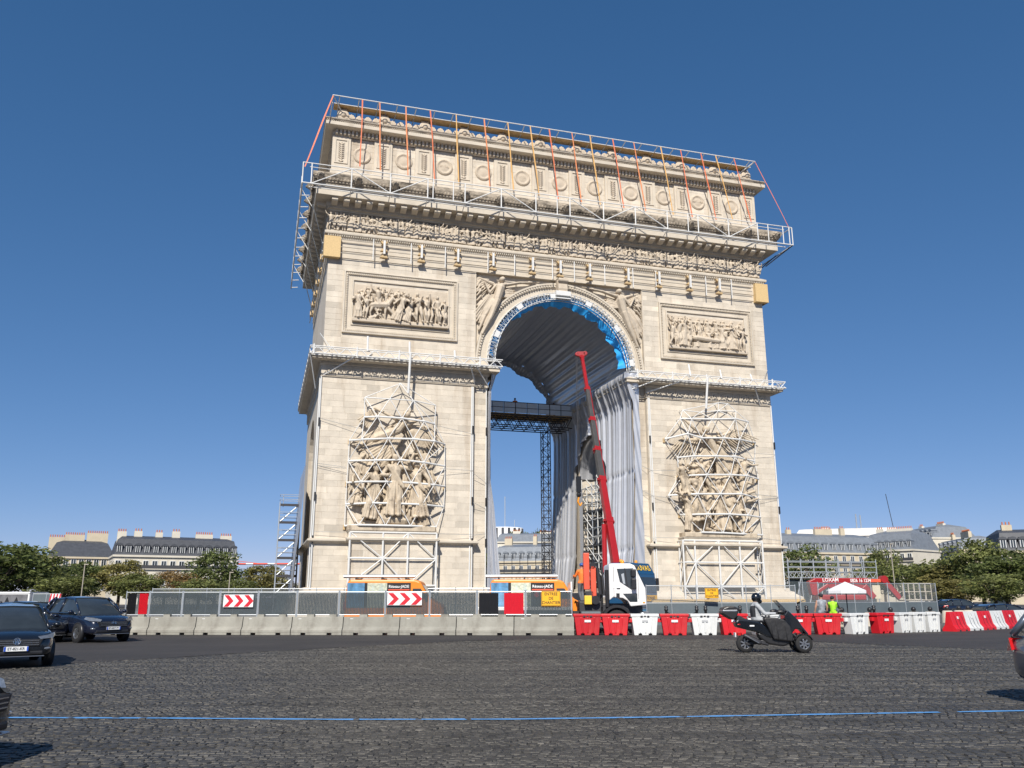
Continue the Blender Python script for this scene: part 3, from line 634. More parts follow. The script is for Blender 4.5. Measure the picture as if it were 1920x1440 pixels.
for i in range(43): o = obj('modillion', MODI, TRIM, co); o.location = (-W+.25+(2*W-.5)*i/42, 0, 0)
for i in range(21): o = obj('modillion', MODI, TRIM, co); o.location = (-W, .3+(YB-.6)*i/20, 0); o.rotation_euler = (0,0,-PI/2)
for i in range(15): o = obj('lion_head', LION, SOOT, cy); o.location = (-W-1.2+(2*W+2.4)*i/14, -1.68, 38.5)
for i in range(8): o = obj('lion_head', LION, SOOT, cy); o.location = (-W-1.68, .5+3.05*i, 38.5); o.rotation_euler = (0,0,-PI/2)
# attic
m = M(); m.box(-W+.2, W-.2, .25, YB-.25, 39.05, 45); at_ = obj('attic_wall', toned(m.mesh('attic')), STONE, arch)
st = []; rb = random.Random(5)
def attic_courses(x0, x1, z0, z1, y, h):
    n = round((z1-z0)/h); dh = (z1-z0)/n
    for i in range(n):
        x = x0
        while x < x1-.02:
            L = rb.uniform(.9,1.7); L = x1-x if x1-x-L < .5 else L; st.append((x, x+L, z0+i*dh, z0+(i+1)*dh, y, rb.gauss(1,.04), at_)); x += L
shx = [atY(px, py, 0).x for px, py in ((680,278),(758,290),(834,303),(907,314),(980,325),(1050,336),(1116,346),(1183,356),(1245,364),(1309,373),(1372,382))]
sp = (shx[-1]-shx[0])/10; pix = [shx[0]-sp/2+sp*i for i in range(12)]
attic_courses(-W+.2, W-.2, 40.35, 43.8, .21, .58)
o = obj('stones', fast_mesh('stones', stone_verts(st), np.array([q[5] for q in st])), STONE, at_); o['kind'] = 'stuff'
m = M(); m.mold(-W+.05, W-.05, .1, YB-.1, [(.1,39.0),(.1,40.2),(.05,40.26),(0,40.34),(-.2,40.36)]); obj('attic_base', m, TRIM, at_)
for x in pix:
    m = M(); m.box(x-.85, x+.85, .02, .24, 40.3, 43.8)
    for b in ((x-.62,x-.5,41.0,43.5),(x+.5,x+.62,41.0,43.5),(x-.5,x+.5,43.38,43.5),(x-.5,x+.5,41.0,41.1)): m.box(b[0], b[1], -.06, .03, b[2], b[3])
    m.box(x-.95, x+.95, -.06, .2, 39.3, 40.3)
    q = obj('attic_pilaster', m, TRIM, at_)
    o = obj('palm_ornament', PALM, CARVE, at_); o.location = (x, .0, 42.28); o.scale = (1,1,.78)
mm = M(); mm.lathe([(.0,-.20),(.25,-.18),(.45,-.13),(.60,-.07),(.66,-.12),(.78,-.24),(.9,-.2),(.97,-.08),(.98,.12)], 28, (0,0,0), 'y', cap=False)
for i in range(28): a = 2*PI*i/28; mm.ell((.8*math.cos(a), -.22, .8*math.sin(a)), .06, 6, 4)
SHLD = mm.mesh('round_shield', True); SHLD.materials.append(CARVE)
names = ['', '', 'RIVOLI', '', 'LODI', '', '', '', '', 'ABOUKIR', '']
for i, x in enumerate(shx):
    o = obj('round_shield', SHLD, CARVE, at_); o.location = (x, .2, 42.15); o.scale = (.86,.6,.86)
    if names[i]: q = obj('lettering', text(names[i], .34, .02), CARVE, o); q.location = (0, -.20, .05)
m = M()
for i in range(120):
    x = -W+.15+(2*W-.3)*i/119; m.box(x-.10, x+.10, -.3, .2, 43.9, 44.38)
for i in range(60): y = .2+21.8*i/59; m.box(-W-.22, -W+.2, y-.085, y+.085, 43.92, 44.36)
o = obj('dentils', m, TRIM, at_); o['kind'] = 'stuff'
m = M(); m.mold(-W+.05, W-.05, .1, YB-.1, [(0,43.8),(.05,43.85),(.12,43.9),(.12,44.38),(.92,44.42),(.97,44.44),(.97,44.78),(.88,44.82),(.88,44.95),(1.02,45.02),(1.06,45.1),(.9,45.14),(0,45.2)])
ac = obj('attic_cornice', m, TRIM, arch)
m = M()
for i in range(260): x = -W-.8+(2*W+1.6)*i/259; m.box(x-.05, x+.05, -.88, -.73, 44.83, 44.94)
o = obj('small_dentils', m, SOOT, ac); o['kind'] = 'stuff'
m = M(); m.box(-W+.1, W-.1, .0, .5, 45.12, 45.3); m.box(-W+.1, -W+.6, .5, YB-.3, 45.12, 45.3); pa = obj('parapet', m, TRIM, arch)
for i, x in enumerate(pix):
    o = obj('medallion_acroterion', MEDAL, CARVE, pa); o.location = (x, .1, 45.25)
    if i < 11:
        for k in range(4): o = obj('palmette', PALMET, CARVE, pa); o.location = (x+sp*(k+1)/5, .1, 45.28); o.scale = (1.0,1.2,1.3)
for i in range(7): o = obj('medallion_acroterion', MEDAL, CARVE, pa); o.location = (-W+.3, 1.2+3.2*i, 45.25); o.rotation_euler = (0,0,-PI/2)
m = M(); 
for i in range(220): x = -W+.5+(2*W-1)*i/219; m.tube((x,1.4,45.2),(x,1.4,46.62),.018,4)
m.bar((-W+.4,1.4,46.62),(W-.4,1.4,46.62),.06); m.bar((-W+.4,1.4,45.5),(W-.4,1.4,45.5),.04)
obj('roof_railing', m, DSTEEL, arch)
for s, me in ((-1, SCULPT_L), (1, SCULPT_R)):
    o = obj('sculpture_group', me, CARVE2, arch); o.scale = (1,1.2,1); o['label'] = 'group of standing figures crowned by a flying figure' if s < 0 else 'crowd of warriors beneath a winged figure'
    m = M(); x0, x1 = sorted((s*15.75-3.75, s*15.75+3.75)) if s < 0 else (11.3, 19.05)
    m.mold(x0+.3, x1-.3, -.85, .2, [(0,2.5),(0,5.95),(.08,6.0),(.12,6.12),(.3,6.2),(.42,6.3),(.45,6.45),(.3,6.55),(.28,6.9),(.36,7.0),(.36,7.08),(0,7.1)])
    m.add([(x0+.3,-.85,7.09),(x1-.3,-.85,7.09),(x1-.3,.2,7.09),(x0+.3,.2,7.09)], [(0,1,2,3)])
    pd = obj('sculpture_pedestal', m, TRIM, arch)
    stones[:] = []; courses(x0+.3, x1-.3, 2.5, 5.95, -.862, pd)
    for q, P1_ in zip(stones, stone_verts(stones)): obj('stone', fast_mesh('stone', P1_[None], np.array([q[5]])), STONE, pd)
# ---------------------------------------------------------------- steelwork, straps and cloth fixed to the arch
def wx(px, py, Y): return atY(px, py, Y).x
# platform round the top of the attic
pf = thing('roof_edge_platform', 'white railed plank platform overhanging the very top of the arch', 'scaffold', (0,-1.5,46.5))
def P0(x, y, z): return (x, y+1.5, z-46.5)
XL, XR = -22.75, 21.8
for i in range(18):
    a, b = XL+.15+(XR-XL-.3)*i/18, XL+.15+(XR-XL-.3)*(i+1)/18
    obj('plank', M().box(a+.01, b-.01, .95, 2.0, .24, .30), PLANK, pf)
rod('top_rail', P0(XL,-1.5,47.06), P0(XR,-1.5,47.0), .05, WSTEEL, pf)
rod('top_rail', P0(XL,-1.5,47.06), P0(XL,22,47.0), .05, WSTEEL, pf); rod('top_rail', P0(XR,-1.5,47.0), P0(XR,22,47.0), .05, WSTEEL, pf)
rod('edge_tube', P0(XL,-.58,46.80), P0(XR,-.58,46.78), .045, WSTEEL, pf)
for i in range(25):
    x = XL+.6+(XR-XL-1.2)*i/24
    rod('bracket', P0(x,-1.45,47.0), P0(x,.7,46.6), .05, GALV, pf); rod('post', P0(x,.6,45.3), P0(x,.6,46.75), .035, GALV, pf)
rod('bracket', P0(XL,-1.5,47.05), P0(-21.6,.3,46.2), .05, WSTEEL, pf); rod('bracket', P0(XR,-1.5,47.0), P0(20.8,.3,46.3), .06, WSTEEL, pf)
# straps down to the cornice
tops = [680,712,761,807,855,908,952,994,1030,1072,1106,1149,1188,1239,1276,1314,1342,1376]
bots = [(675,312),(713,319),(765,329),(815,336),(860,345),(919,352),(963,358),(1011,366),(1047,373),(1090,379),(1126,385),(1170,390),(1211,397),(1263,404),(1298,407),(1343,412),(1374,411),(1409,418)]
cols = 'rooryoyyroyroyrryr'; cname = {'r': 'red', 'o': 'orange', 'y': 'yellow'}
ordn = ['first','second','third','fourth','fifth','sixth','seventh','eighth','ninth','tenth','eleventh','twelfth','thirteenth','fourteenth','fifteenth','sixteenth','seventeenth','eighteenth','nineteenth','twentieth']
def strap(p, q, c, label, wdt=.115):
    p, q = V(p), V(q); n = 10; vs = []; sag = .03
    for i in range(n+1):
        t = i/n; c_ = p.lerp(q, t)+V((.015*math.sin(t*7+p.x), -sag*math.sin(PI*t), 0)); tw = wdt/2*(1-.15*math.sin(t*5+p.x))
        vs += [c_+V((-tw,0,0)), c_+V((tw,0,0)), c_+V((tw,.02,0)), c_+V((-tw,.02,0))]
    fs = [(4*i+j, 4*i+(j+1) % 4, 4*i+4+(j+1) % 4, 4*i+4+j) for i in range(n) for j in range(4)]
    tag(obj('strap', M().add(vs, fs), STRAPS[c]), label, 'strap', 'tension straps over the attic')
for i, (t, b) in enumerate(zip(tops, bots)):
    p = atY(t, np.interp(t, [625,1415], [179,308]), -1.52); q = atY(b[0], b[1], -.75)
    strap((p.x,-1.54,47.0), (q.x,-.75,max(39.15, q.z)), cols[i], '%s strap over the attic wall, %s of the row counted from the left' % (cname[cols[i]], ordn[i]))
strap((XL,-1.5,47), (-24.9,-2.2,39.0), 'r', 'red strap slanting down off the left end of the top platform')
strap((XR,-1.5,47), (24.6,-2.6,39.0), 'r', 'thin red strap slanting down off the right end of the top platform', .06)
# frame along the main cornice
cf = thing('cornice_frame', 'white braced tubular frame running along the outside of the main cornice', 'scaffold', (0,-3,36.9))
def P1(x, y, z): return (x, y+3, z-36.9)
zt, zb, xa, xb = 39.0, 37.05, -25.05, 24.55
main = [584,659,732,802,872,940,1005,1069,1132,1192,1252,1310,1367,1422]; extra = [812,850,1045,1291,1442,1470]
mx = [wx(p, 330+(p-570)*.142, -3) for p in main]; ex = [wx(p, 330+(p-570)*.142, -3) for p in extra]
for z, r in ((zt,.05),(zb,.066)):
    rod('rail', P1(xa,-3,z), P1(xb,-3,z), r, WSTEEL, cf); rod('rail', P1(xa,-3,z), P1(xa,24.5,z), r, WSTEEL, cf); rod('rail', P1(xb,-3,z), P1(xb,24.5,z), r, WSTEEL, cf)
    rod('rail', P1(xa+.6,-2.5,z-.1), P1(xb-.6,-2.5,z-.1), r*.7, WSTEEL, cf)
for x in mx+ex+[xa, xb, 24.2]: rod('post', P1(x,-3,zb), P1(x,-3,zt), .058 if x in mx else .05, WSTEEL, cf)
dg_ = [(0,1,0),(1,2,1),(2,3,0),(4,5,0),(5,6,1),(7,8,1),(8,9,0),(9,10,1),(11,12,1),(12,13,0)]
for a, b, dn in dg_: rod('brace', P1(mx[a],-3,zt if dn else zb), P1(mx[b],-3,zb if dn else zt), .05, WSTEEL, cf)
for x in mx: rod('bracket', P1(x,-3,zb), P1(x,-2.0,zb-.35), .04, WSTEEL, cf); rod('bracket', P1(x,-3,zt-.05), P1(x,-2.3,zt+.02), .035, WSTEEL, cf)
for k in range(11):
    y = -.4+2.45*k; rod('post', P1(xa,y,zb), P1(xa,y,zt), .05, WSTEEL, cf); rod('bracket', P1(xa,y,zb), P1(xa+.75,y,zb+.1), .045, WSTEEL, cf)
    if k % 2: rod('brace', P1(xa,y,zt), P1(xa+1.3,y,zb-.1), .04, WSTEEL, cf)
for k in range(5): rod('brace', P1(-23.9,1+4.6*k,37.0), P1(-22.5,3.4+4.6*k,33.4), .045, GALV, cf)
rod('brace', P1(xb,-3,zb), P1(W+.1,-1.0,35.2), .06, DSTEEL, cf); rod('brace', P1(xb-.1,0,zb), P1(W+.1,.5,35.2), .05, DSTEEL, cf)
# strand-board boxes at the corners
for s, lb in ((-1,'yellow strand-board box clamped over the upper left corner of the arch'),(1,'yellow plywood box clamped over the upper right corner of the arch')):
    t = thing('corner_box', lb, 'box', (s*22.0,-.3,31.4)); x0, x1 = sorted((s*.75, -s*.72))
    obj('front_board', M().box(x0, x1, -.26, -.2, 0, 2.0), OSB, t); obj('side_board', M().box(*sorted((s*.70, s*.76)), -.2, .9, 0, 2.0), OSB, t)
    obj('bottom_board', M().box(x0+.03, x1-.03, -.2, .3, .0, .05), OSB, t); obj('inner_side_board', M().box(*sorted((-s*.66, -s*.71)), -.2, .3, .0, 2.0), OSB, t)
# clamped rails under the frieze
cr = thing('clamp_rails', 'row of steel rails held by yellow timber wedges below the carved frieze', 'scaffold', (0,-.6,31.8))
def P2(x, y, z): return (x, y+.6, z-31.8)
for z, y in ((33.2,-.42),(32.45,-.5),(31.85,-.5)): rod('rail', P2(-21.3,y,z), P2(20.9,y,z), .04, DULL, cr)
WB = M(); WB.prism([(-.36,.0),(.36,.0),(.30,.14),(.10,.26),(-.10,.26),(-.30,.14)], 'y', -.18, .18); WB = WB.mesh('timber_wedge'); WB.materials.append(TIMBER)
for px in (720,790,858,924,998,1050,1105,1177,1235,1293,1348):
    x = wx(px, 470+(px-700)*.11, -.6)
    o = obj('timber_wedge', WB, TIMBER, cr); o.location = P2(x,-.55,31.75); o = obj('timber_wedge', WB, TIMBER, cr); o.location = P2(x,-.52,32.4); o.scale = (.9,.9,1)
    o = obj('timber_wedge', WB, TIMBER, cr); o.location = P2(x,-.5,33.35); o.rotation_euler = (0,PI,0); o.scale = (.9,.9,1)
    obj('clamp', M().box(-.09,.09,-.18,.05,0,1.3), WSTEEL, cr).location = P2(x,-.72,32.05)
for px in (700,771,835,915,965,1036,1077,1134,1187,1230,1324,1372):
    x = wx(px, 470+(px-700)*.11, -.6); rod('upright', P2(x,-.6,31.45), P2(x,-.6,33.5), .05, WSTEEL, cr)
for k in range(6):
    y = 2+3.3*k; o = obj('timber_wedge', WB, TIMBER, cr); o.location = P2(-22.75,y,31.9); o.rotation_euler = (0,0,PI/2); o.scale = (1.0,1.0,2.4)
for z in (33.2,32.4,31.9): rod('rail', P2(-22.8,.8,z), P2(-22.8,21,z), .045, GALV, cr)
# lattice trusses along the impost
def lattice(name, label, x0, x1, y, z0, z1, pitch, side=None):
    t = thing(name, label, 'truss', (x0, y, z0)); L = x1-x0; h = z1-z0; n = round(L/pitch); dp = L/n
    for yy in (0, .55):
        rod('chord', (0,yy,0), (L,yy,0), .055, WSTEEL, t); rod('chord', (0,yy,h), (L,yy,h), .05, WSTEEL, t)
    m = M()
    for i in range(n): rod('web', (i*dp,0,h if i % 2 else 0), ((i+1)*dp,0,0 if i % 2 else h), .04, WSTEEL, t, 6)
    for i in range(n):
        rod('lower_web', (i*dp,0 if i % 2 else .55,-.02), ((i+1)*dp,.55 if i % 2 else 0,-.02), .03, WSTEEL, t, 6)
    for i in range(0, n, 6): rod('upright', (i*dp+.3,-.04,-.1), (i*dp+.3,-.04,h+.15), .075, WSTEEL, t)
    if side is not None:
        xs = side-x0
        for z in (0, h): rod('chord', (xs,0,z), (xs,24,z), .05, WSTEEL, t)
        k = 26
        for i in range(k): rod('web', (xs,24*i/k,h if i % 2 else 0), (xs,24*(i+1)/k,0 if i % 2 else h), .04, WSTEEL, t, 6)
    return t
tl = lattice('impost_truss', 'white lattice truss along the ledge of the left pier', -23.45, -6.35, -1.65, 21.98, 22.62, .62, -23.45)
tr = lattice('impost_truss', 'white lattice truss along the ledge of the right pier', 6.7, 23.2, -1.65, 21.98, 22.62, .62, 23.2)
for x, z in ((-18.6,23.9),(-14.9,23.7),(-10.8,23.2)): rod('mast', (x+23.45,.0,.5), (x+23.45,.25,z-21.98), .09, WSTEEL, tl)
for x, z in ((12.6,23.7),(16.0,23.4),(19.4,23.2)): rod('mast', (x-6.7,0,.5), (x-6.7,.25,z-21.98), .08, WSTEEL, tr)
rod('tie', (1.9,.6,.5), (.8,1.6,2.3), .025, GALV, tl); rod('tie', (14.2,.6,.5), (15.6,1.6,2.2), .025, GALV, tr)
rod('brace', (3.9,.1,0), (1.3,1.6,-1.5), .06, WSTEEL, tl); rod('brace', (14.1,.1,0), (14.9,1.6,-1.4), .06, WSTEEL, tl); rod('brace', (14.6,.1,0), (16.2,1.6,-1.6), .05, WSTEEL, tl)
rod('brace', (2.6,.1,0), (.2,1.4,-.9), .06, WSTEEL, tr); rod('brace', (5.0,.1,-.05), (1.8,1.5,-1.1), .06, WSTEEL, tr); rod('brace', (13.0,.1,0), (14.4,1.6,-1.6), .06, WSTEEL, tr)
rod('drop_tube', (8.6,-.1,.6), (8.55,.2,-3.0), .11, WSTEEL, tl); rod('drop_tube', (7.7,-.1,.4), (7.5,.2,-2.6), .11, WSTEEL, tr)
rod('brace', (-.0,.2,0), (.7,2.2,-2.6), .05, WSTEEL, tl)
# edge tubes down the pier corners and their wires
def poles(label, x, y, z0, z1, offs, r=.06, wires=()):
    t = thing('corner_tubes', label, 'tubes', (x, y, z0))
    for dx, dy in offs: rod('tube', (dx,dy,0), (dx*.6,dy,z1-z0), r, WSTEEL, t)
    for z, p, q in wires: rod('wire', (p[0]-x,p[1]-y,z-z0), (q[0]-x,q[1]-y,z-z0+q[2]), .018, GALV, t, 4)
    for z in (6.3, 9.9, 16.3): obj('tube_clamp', M().box(-.06,.06,-.06,.06,-.35,.35), BLACK, t).location = (0,-.1,z-z0)
    return t
poles('white edge tubes down the outer left corner of the left pier', -22.32, -.12, 2.3, 20.35, ((0,0),(-.15,.3)), .06, ((16.6,(-22.3,-.2),(-18.8,-.5,-.8)),(12.7,(-22.3,-.2),(-19.9,-.5,-.3)),(12.5,(-22.3,-.2),(-19.9,-.5,-.2)),(6.95,(-22.3,-.3),(-19.2,-.5,0)),))
poles('grey and white edge tubes down the inner right corner of the left pier', -8.72, -.1, 2.3, 20.3, ((0,0),(-.2,0)), .06, ((15.9,(-8.7,-.2),(-12.6,-.6,.6)),(12.6,(-8.7,-.2),(-11.8,-.6,.0)),(12.4,(-8.7,-.2),(-7.3,.2,-.9)),(9.8,(-8.7,-.2),(-7.3,.2,-.6)),(6.95,(-8.7,-.3),(-12.0,-.6,0)),(6.9,(-8.7,-.3),(-7.3,.3,.2))))
poles('white edge tube beside the silver cloth on the left pier', -7.38, .3, 2.3, 20.3, ((0,0),))
poles('white edge tubes down the inner left corner of the right pier', 8.72, -.1, 2.3, 20.4, ((0,0),(.22,0)), .06, ((13.3,(8.7,-.2),(11.0,-.6,.0)),(10.9,(8.7,-.2),(10.6,-.6,-.2)),(13.3,(8.7,-.2),(7.4,.2,.7)),(10.9,(8.7,-.2),(7.4,.2,.7)),(7.0,(8.7,-.3),(11.2,-.6,0)),(6.9,(8.7,-.3),(7.4,.3,.5))))
poles('white edge tube down the outer right corner of the right pier', 22.3, -.12, 2.3, 20.4, ((0,0),), .06, ((15.4,(22.3,-.2),(18.7,-.6,0)),(11.2,(22.3,-.2),(18.6,-.6,.2)),(11.1,(22.3,-.2),(18.6,-.6,-.4)),(6.9,(22.3,-.3),(19.3,-.6,.3))))
# two cages round the sculptures
def cage(label, rows, posts, loc):
    t = thing('sculpture_cage', label, 'cage', loc); L = V(loc); nodes = []
    for row in rows:
        nr = []
        for i, (px, py, e) in enumerate(row): nr.append(atY(px, py, (-1.35,-.35,-.8)[e])-L)
        nodes.append(nr)
    def b(p, q, r): rod('bar', p, q, r, WSTEEL, t)
    for k, nr in enumerate(nodes):
        for p, q in zip(nr[:-1], nr[1:]): b(p, q, .085 if k > 1 else .05)
        for p in (nr[0], nr[-1]): b(p, V((p.x, -L.y-.02, p.z)), .035)
    for A, B in zip(nodes[:-1], nodes[1:]):
        i = j = 0                       # stitch the two rows with a zigzag
        b(A[0], B[0], .04)
        while i < len(A)-1 or j < len(B)-1:
            if j == len(B)-1 or (i < len(A)-1 and A[i+1].x < B[j+1].x): i += 1
            else: j += 1
            b(A[i], B[j], .038)
    zs = [HZ(y, 69.5) for y in posts[1]]
    ztop, zmid, zlow = posts[2]
    xs = posts[0]
    for x in xs: rod('post', V((x,-1.15,.9))-L, V((x,-1.15,ztop))-L, .085, WSTEEL, t)
    for x in (xs[0]+.05, xs[-1]-.05): rod('post', V((x,-.25,.9))-L, V((x,-.25,ztop))-L, .06, WSTEEL, t)
    for z in (ztop, zmid, zlow):
        rod('beam', V((xs[0],-1.15,z))-L, V((xs[-1],-1.15,z))-L, .075, WSTEEL, t)
        for x in (xs[0], xs[-1]): rod('beam', V((x,-1.15,z))-L, V((x,-.1,z))-L, .05, WSTEEL, t)
    pr = list(zip(xs[:-1], xs[1:]))
    for k, (a, c) in enumerate(pr):
        u, v = (ztop, zmid) if k % 2 == 0 else (zmid, ztop)
        rod('brace', V((a,-1.15,u))-L, V((c,-1.15,v))-L, .05, WSTEEL, t)
        u, v = (zlow, zmid) if k % 2 == 0 else (zmid, zlow)
        rod('brace', V((a,-1.15,u))-L, V((c,-1.15,v))-L, .05, WSTEEL, t)
        rod('brace', V((a,-1.15,.9 if k % 2 else zlow))-L, V((c,-1.15,zlow if k % 2 else .9))-L, .05, WSTEEL, t)
    for x in (xs[0], xs[-1]):
        rod('brace', V((x,-1.15,ztop))-L, V((x,-.25,zmid))-L, .045, WSTEEL, t); rod('brace', V((x,-.25,zlow))-L, V((x,-1.15,zmid))-L, .045, WSTEEL, t)
    for nr in nodes[3::2]:
        for p in (nr[0], nr[-1]): obj('wood_pad', M().box(-.09,.09,-.05,.05,-.2,.2), TIMBER, t).location = (p.x, -L.y-.07, p.z-.1)
    return t
F, E_, H_ = 0, 1, 2
rowsL = [[(751,719,H_)], [(684,745,H_),(731,748,F),(775,751,F),(817,760,H_)], [(683,782,H_),(708,781,F),(754,784,F),(796,790,F),(815,795,H_)],
 [(655,826,E_),(678,824,F),(728,822,F),(775,823,F),(815,827,F),(834,833,E_)], [(653,864,E_),(704,863,F),(751,862,F),(795,867,F),(834,874,E_)],
 [(650,905,E_),(677,903,F),(725,903,F),(771,905,F),(814,909,F),(834,912,E_)], [(648,945,E_),(700,943,F),(747,944,F),(792,946,F),(832,950,E_)], [(646,986,E_),(673,984,F),(723,985,F),(770,986,F),(818,988,H_)]]
cage('white triangulated steel cage round the left pier sculpture with standing figures', rowsL, ([-19.35,-16.6,-14.5,-12.05], (997,1045,1095), (6.93,4.8,2.6)), (-15.7,-1.15,.4))
rowsR = [[(1347,755,H_),(1365,757,H_)], [(1280,769,H_),(1313,773,H_),(1347,770,H_),(1380,771,H_)], [(1275,785,H_),(1297,785,F),(1335,786,F),(1379,785,F),(1403,791,H_)], [(1247,823,E_),(1290,813,F),(1315,821,F),(1357,821,F),(1387,824,F),(1416,830,E_)],
 [(1270,858,E_),(1301,855,F),(1343,855,F),(1378,856,F),(1415,865,E_)], [(1273,893,E_),(1281,892,H_),(1326,890,F),(1370,890,F),(1400,892,F),(1422,898,E_)], [(1253,929,E_),(1308,926,F),(1351,926,F),(1390,926,F),(1422,934,E_)],
 [(1276,965,E_),(1283,965,H_),(1326,964,F),(1368,964,F),(1402,966,F),(1426,970,E_)], [(1297,1002,E_),(1318,998,F),(1356,999,F),(1393,1001,F),(1430,1003,E_)]]
cage('white triangulated steel cage round the right pier sculpture with the winged figure', rowsR, ([11.15,12.35,14.85,17.05,19.5], (1010,1053,1097), (6.75,4.75,2.55)), (15.2,-1.15,.4))
# ring of white lattice round the arch opening
ri = thing('arch_ring_truss', 'white curved lattice ring lining the front edge of the great arch', 'truss', (0,-.35,ZS))
for r in (6.72, 7.38):
    m = M(); pp = [(r*math.cos(a),0,r*math.sin(a)) for a in np.linspace(0,PI,49)]; m.path(pp, .038, 6); obj('ring_tube', m, WSTEEL, ri, True)
    m = M(); pp = [(r*math.cos(a),.5,r*math.sin(a)) for a in np.linspace(0,PI,49)]; m.path(pp, .04, 6); obj('ring_tube', m, WSTEEL, ri, True)
nn = 72
for i in range(nn+1):
    a = PI*i/nn; c, s_ = math.cos(a), math.sin(a)
    rod('strut', (6.72*c,0,6.72*s_), (7.38*c,0,7.38*s_), .03 if i % 6 else .06, GALV, ri, 6)
    if i < nn: a2 = PI*(i+1)/nn; rod('web', ((6.72 if i % 2 else 7.38)*c,0,(6.72 if i % 2 else 7.38)*s_), ((7.38 if i % 2 else 6.72)*math.cos(a2),0,(7.38 if i % 2 else 6.72)*math.sin(a2)), .025, GALV, ri, 6)
    if i % 12 == 3:
        a0, a1 = a-.045, a+.045; m = M(); m.add([(rr*math.cos(t), -.03, rr*math.sin(t)) for t in (a0, a1) for rr in (6.85, 7.3)], [(0,1,3,2)]); m.add([(rr*math.cos(t), .02, rr*math.sin(t)) for t in (a0, a1) for rr in (6.85, 7.3)], [(0,1,3,2)]); obj('panel', m, WSTEEL, ri)
obj('key_box', M().box(-.75,.75,-.35,.3,7.05,7.5).box(-.75,.75,-.3,.25,6.75,6.85), WSTEEL, ri)
# silver cloth in the vault, blue lining, and the hangings of the piers
rn = random.Random(9); ph = [rn.uniform(0, 6.28) for _ in range(12)]
def fold(t, k=1.0): return sum(math.sin(t*f+ph[i])*a for i, (f, a) in enumerate(((5.1,.30),(9.7,.25),(17.3,.22),(31.,.14),(47.,.10),(71.,.07))))*k
def vault(u, v):
    a = PI*(.0+1.0*u); y = 1.2+21.6*v; r = 7.12+.035*math.sin(a*74+1.5*math.sin(a*9))+.05*math.sin(a*41+.25*math.sin(y*.5))+.05*fold(a*1.1+.01*math.sin(y*.8))-.22*math.exp(-((v-1)/.06)**2)*abs(math.sin(a*14))
    r -= .15*math.sin(PI*v)
    return (r*math.cos(a), y, ZS+r*math.sin(a)-.05)
tag(obj('vault_cloth', M().grid(vault, 420, 20), SILVER, smooth=True), 'dark silver pleated cloth lining the underside of the great vault', 'cloth')
def skirt(u, v):
    a = PI*u; y = 22.85+.25*math.sin(v*3); r = 7.05-1.15*v*(.8+.3*math.sin(a*9+1)*math.sin(a*4))+.05*fold(a*3); return (r*math.cos(a), y+.08*math.sin(a*60), ZS+r*math.sin(a))
tag(obj('rear_cloth_edge', M().grid(skirt, 220, 5), SILVER, smooth=True), 'ragged hanging edge of the silver cloth at the far mouth of the vault', 'cloth')
def blue(u, v):
    a = PI*(.03+.93*u); wv = .5+.5*math.sin(a*19)*math.sin(a*7+1); y = .25+.85*v+.12*math.sin(a*33)*v; r = 7.2-(.55+.4*wv)*v*(1.2-u*.4)+.06*v*math.sin(a*55+v*2)
    return (r*math.cos(a), y, ZS+r*math.sin(a))
tag(obj('blue_cloth_band', M().grid(blue, 240, 8), BLUECLOTH, smooth=True), 'bright blue cloth band hanging inside the front edge of the great arch', 'cloth')
def wrapx(z):
    return float(np.interp(z, [0.9, 6, 12, 17, 19.9, 20.3, 21.9, 22.2, 22.75, 23.0], [1.15, .62, .36, .3, .3, .45, .95, 1.15, 1.12, .5]))
def pierfold(y, z):
    k = float(np.interp(z, [1, 13, 20, 21, 23], [1.25, 1.0, .75, .6, .3]))
    t = y+.10*math.sin(z*.3+y*.4)+.02*z; return k*(.12*math.sin(7.7*t+1.3*math.sin(1.7*t))+.10*math.sin(12.5*t+ph[1])+.10*math.sin(3.3*t+ph[2])+.02*math.sin(27*t))
def seam(z): return -.10*sum(math.exp(-((z-s_)/.16)**2) for s_ in (20.5, 13.2, 5.9))
pc = thing('pier_hanging', 'silver pleated cloth hanging down the inner face of the right pier', 'cloth', (7.0,11,.9))
def PX(y, z): return 7.31-wrapx(z)-pierfold(y, z)-seam(z)
def strip(y0, y1, za, zb, nu, nv):
    m = M()
    m.grid(lambda u, v: (PX(y0+(y1-y0)*u, zb_(y0+(y1-y0)*u, za, zb, v))-7.0, y0+(y1-y0)*u-11, zb_(y0+(y1-y0)*u, za, zb, v)-.9), nu, nv); return m
def zb_(y, za, zb, v):
    a = za(y) if callable(za) else za; b = zb(y) if callable(zb) else zb; return a+(b-a)*v
yc, yr = 11.18, 4.25
sa = lambda y: 14.4+math.sqrt(max(0, yr**2-(y-yc)**2))
obj('front_width', strip(-.25, yc-yr, .95, 22.95, 150, 70), SILVER, pc, True)
obj('rear_width', strip(yc+yr, 22.9, .95, 22.95, 150, 70), SILVER, pc, True)
obj('width_over_passage', strip(yc-yr, yc+yr, sa, 22.95, 160, 40), SILVER, pc, True)
m = M(); m.grid(lambda u, v: (7.0-.35*math.sin(u*PI*.5)*0-wrapx(.95+22*v)*(1-u)*1.0+.31+u*.35-7.0, -.3-.06*math.sin(v*40+u*9)-11, .05+22.0*v), 10, 90); obj('front_return', m, SILVER, pc, True)
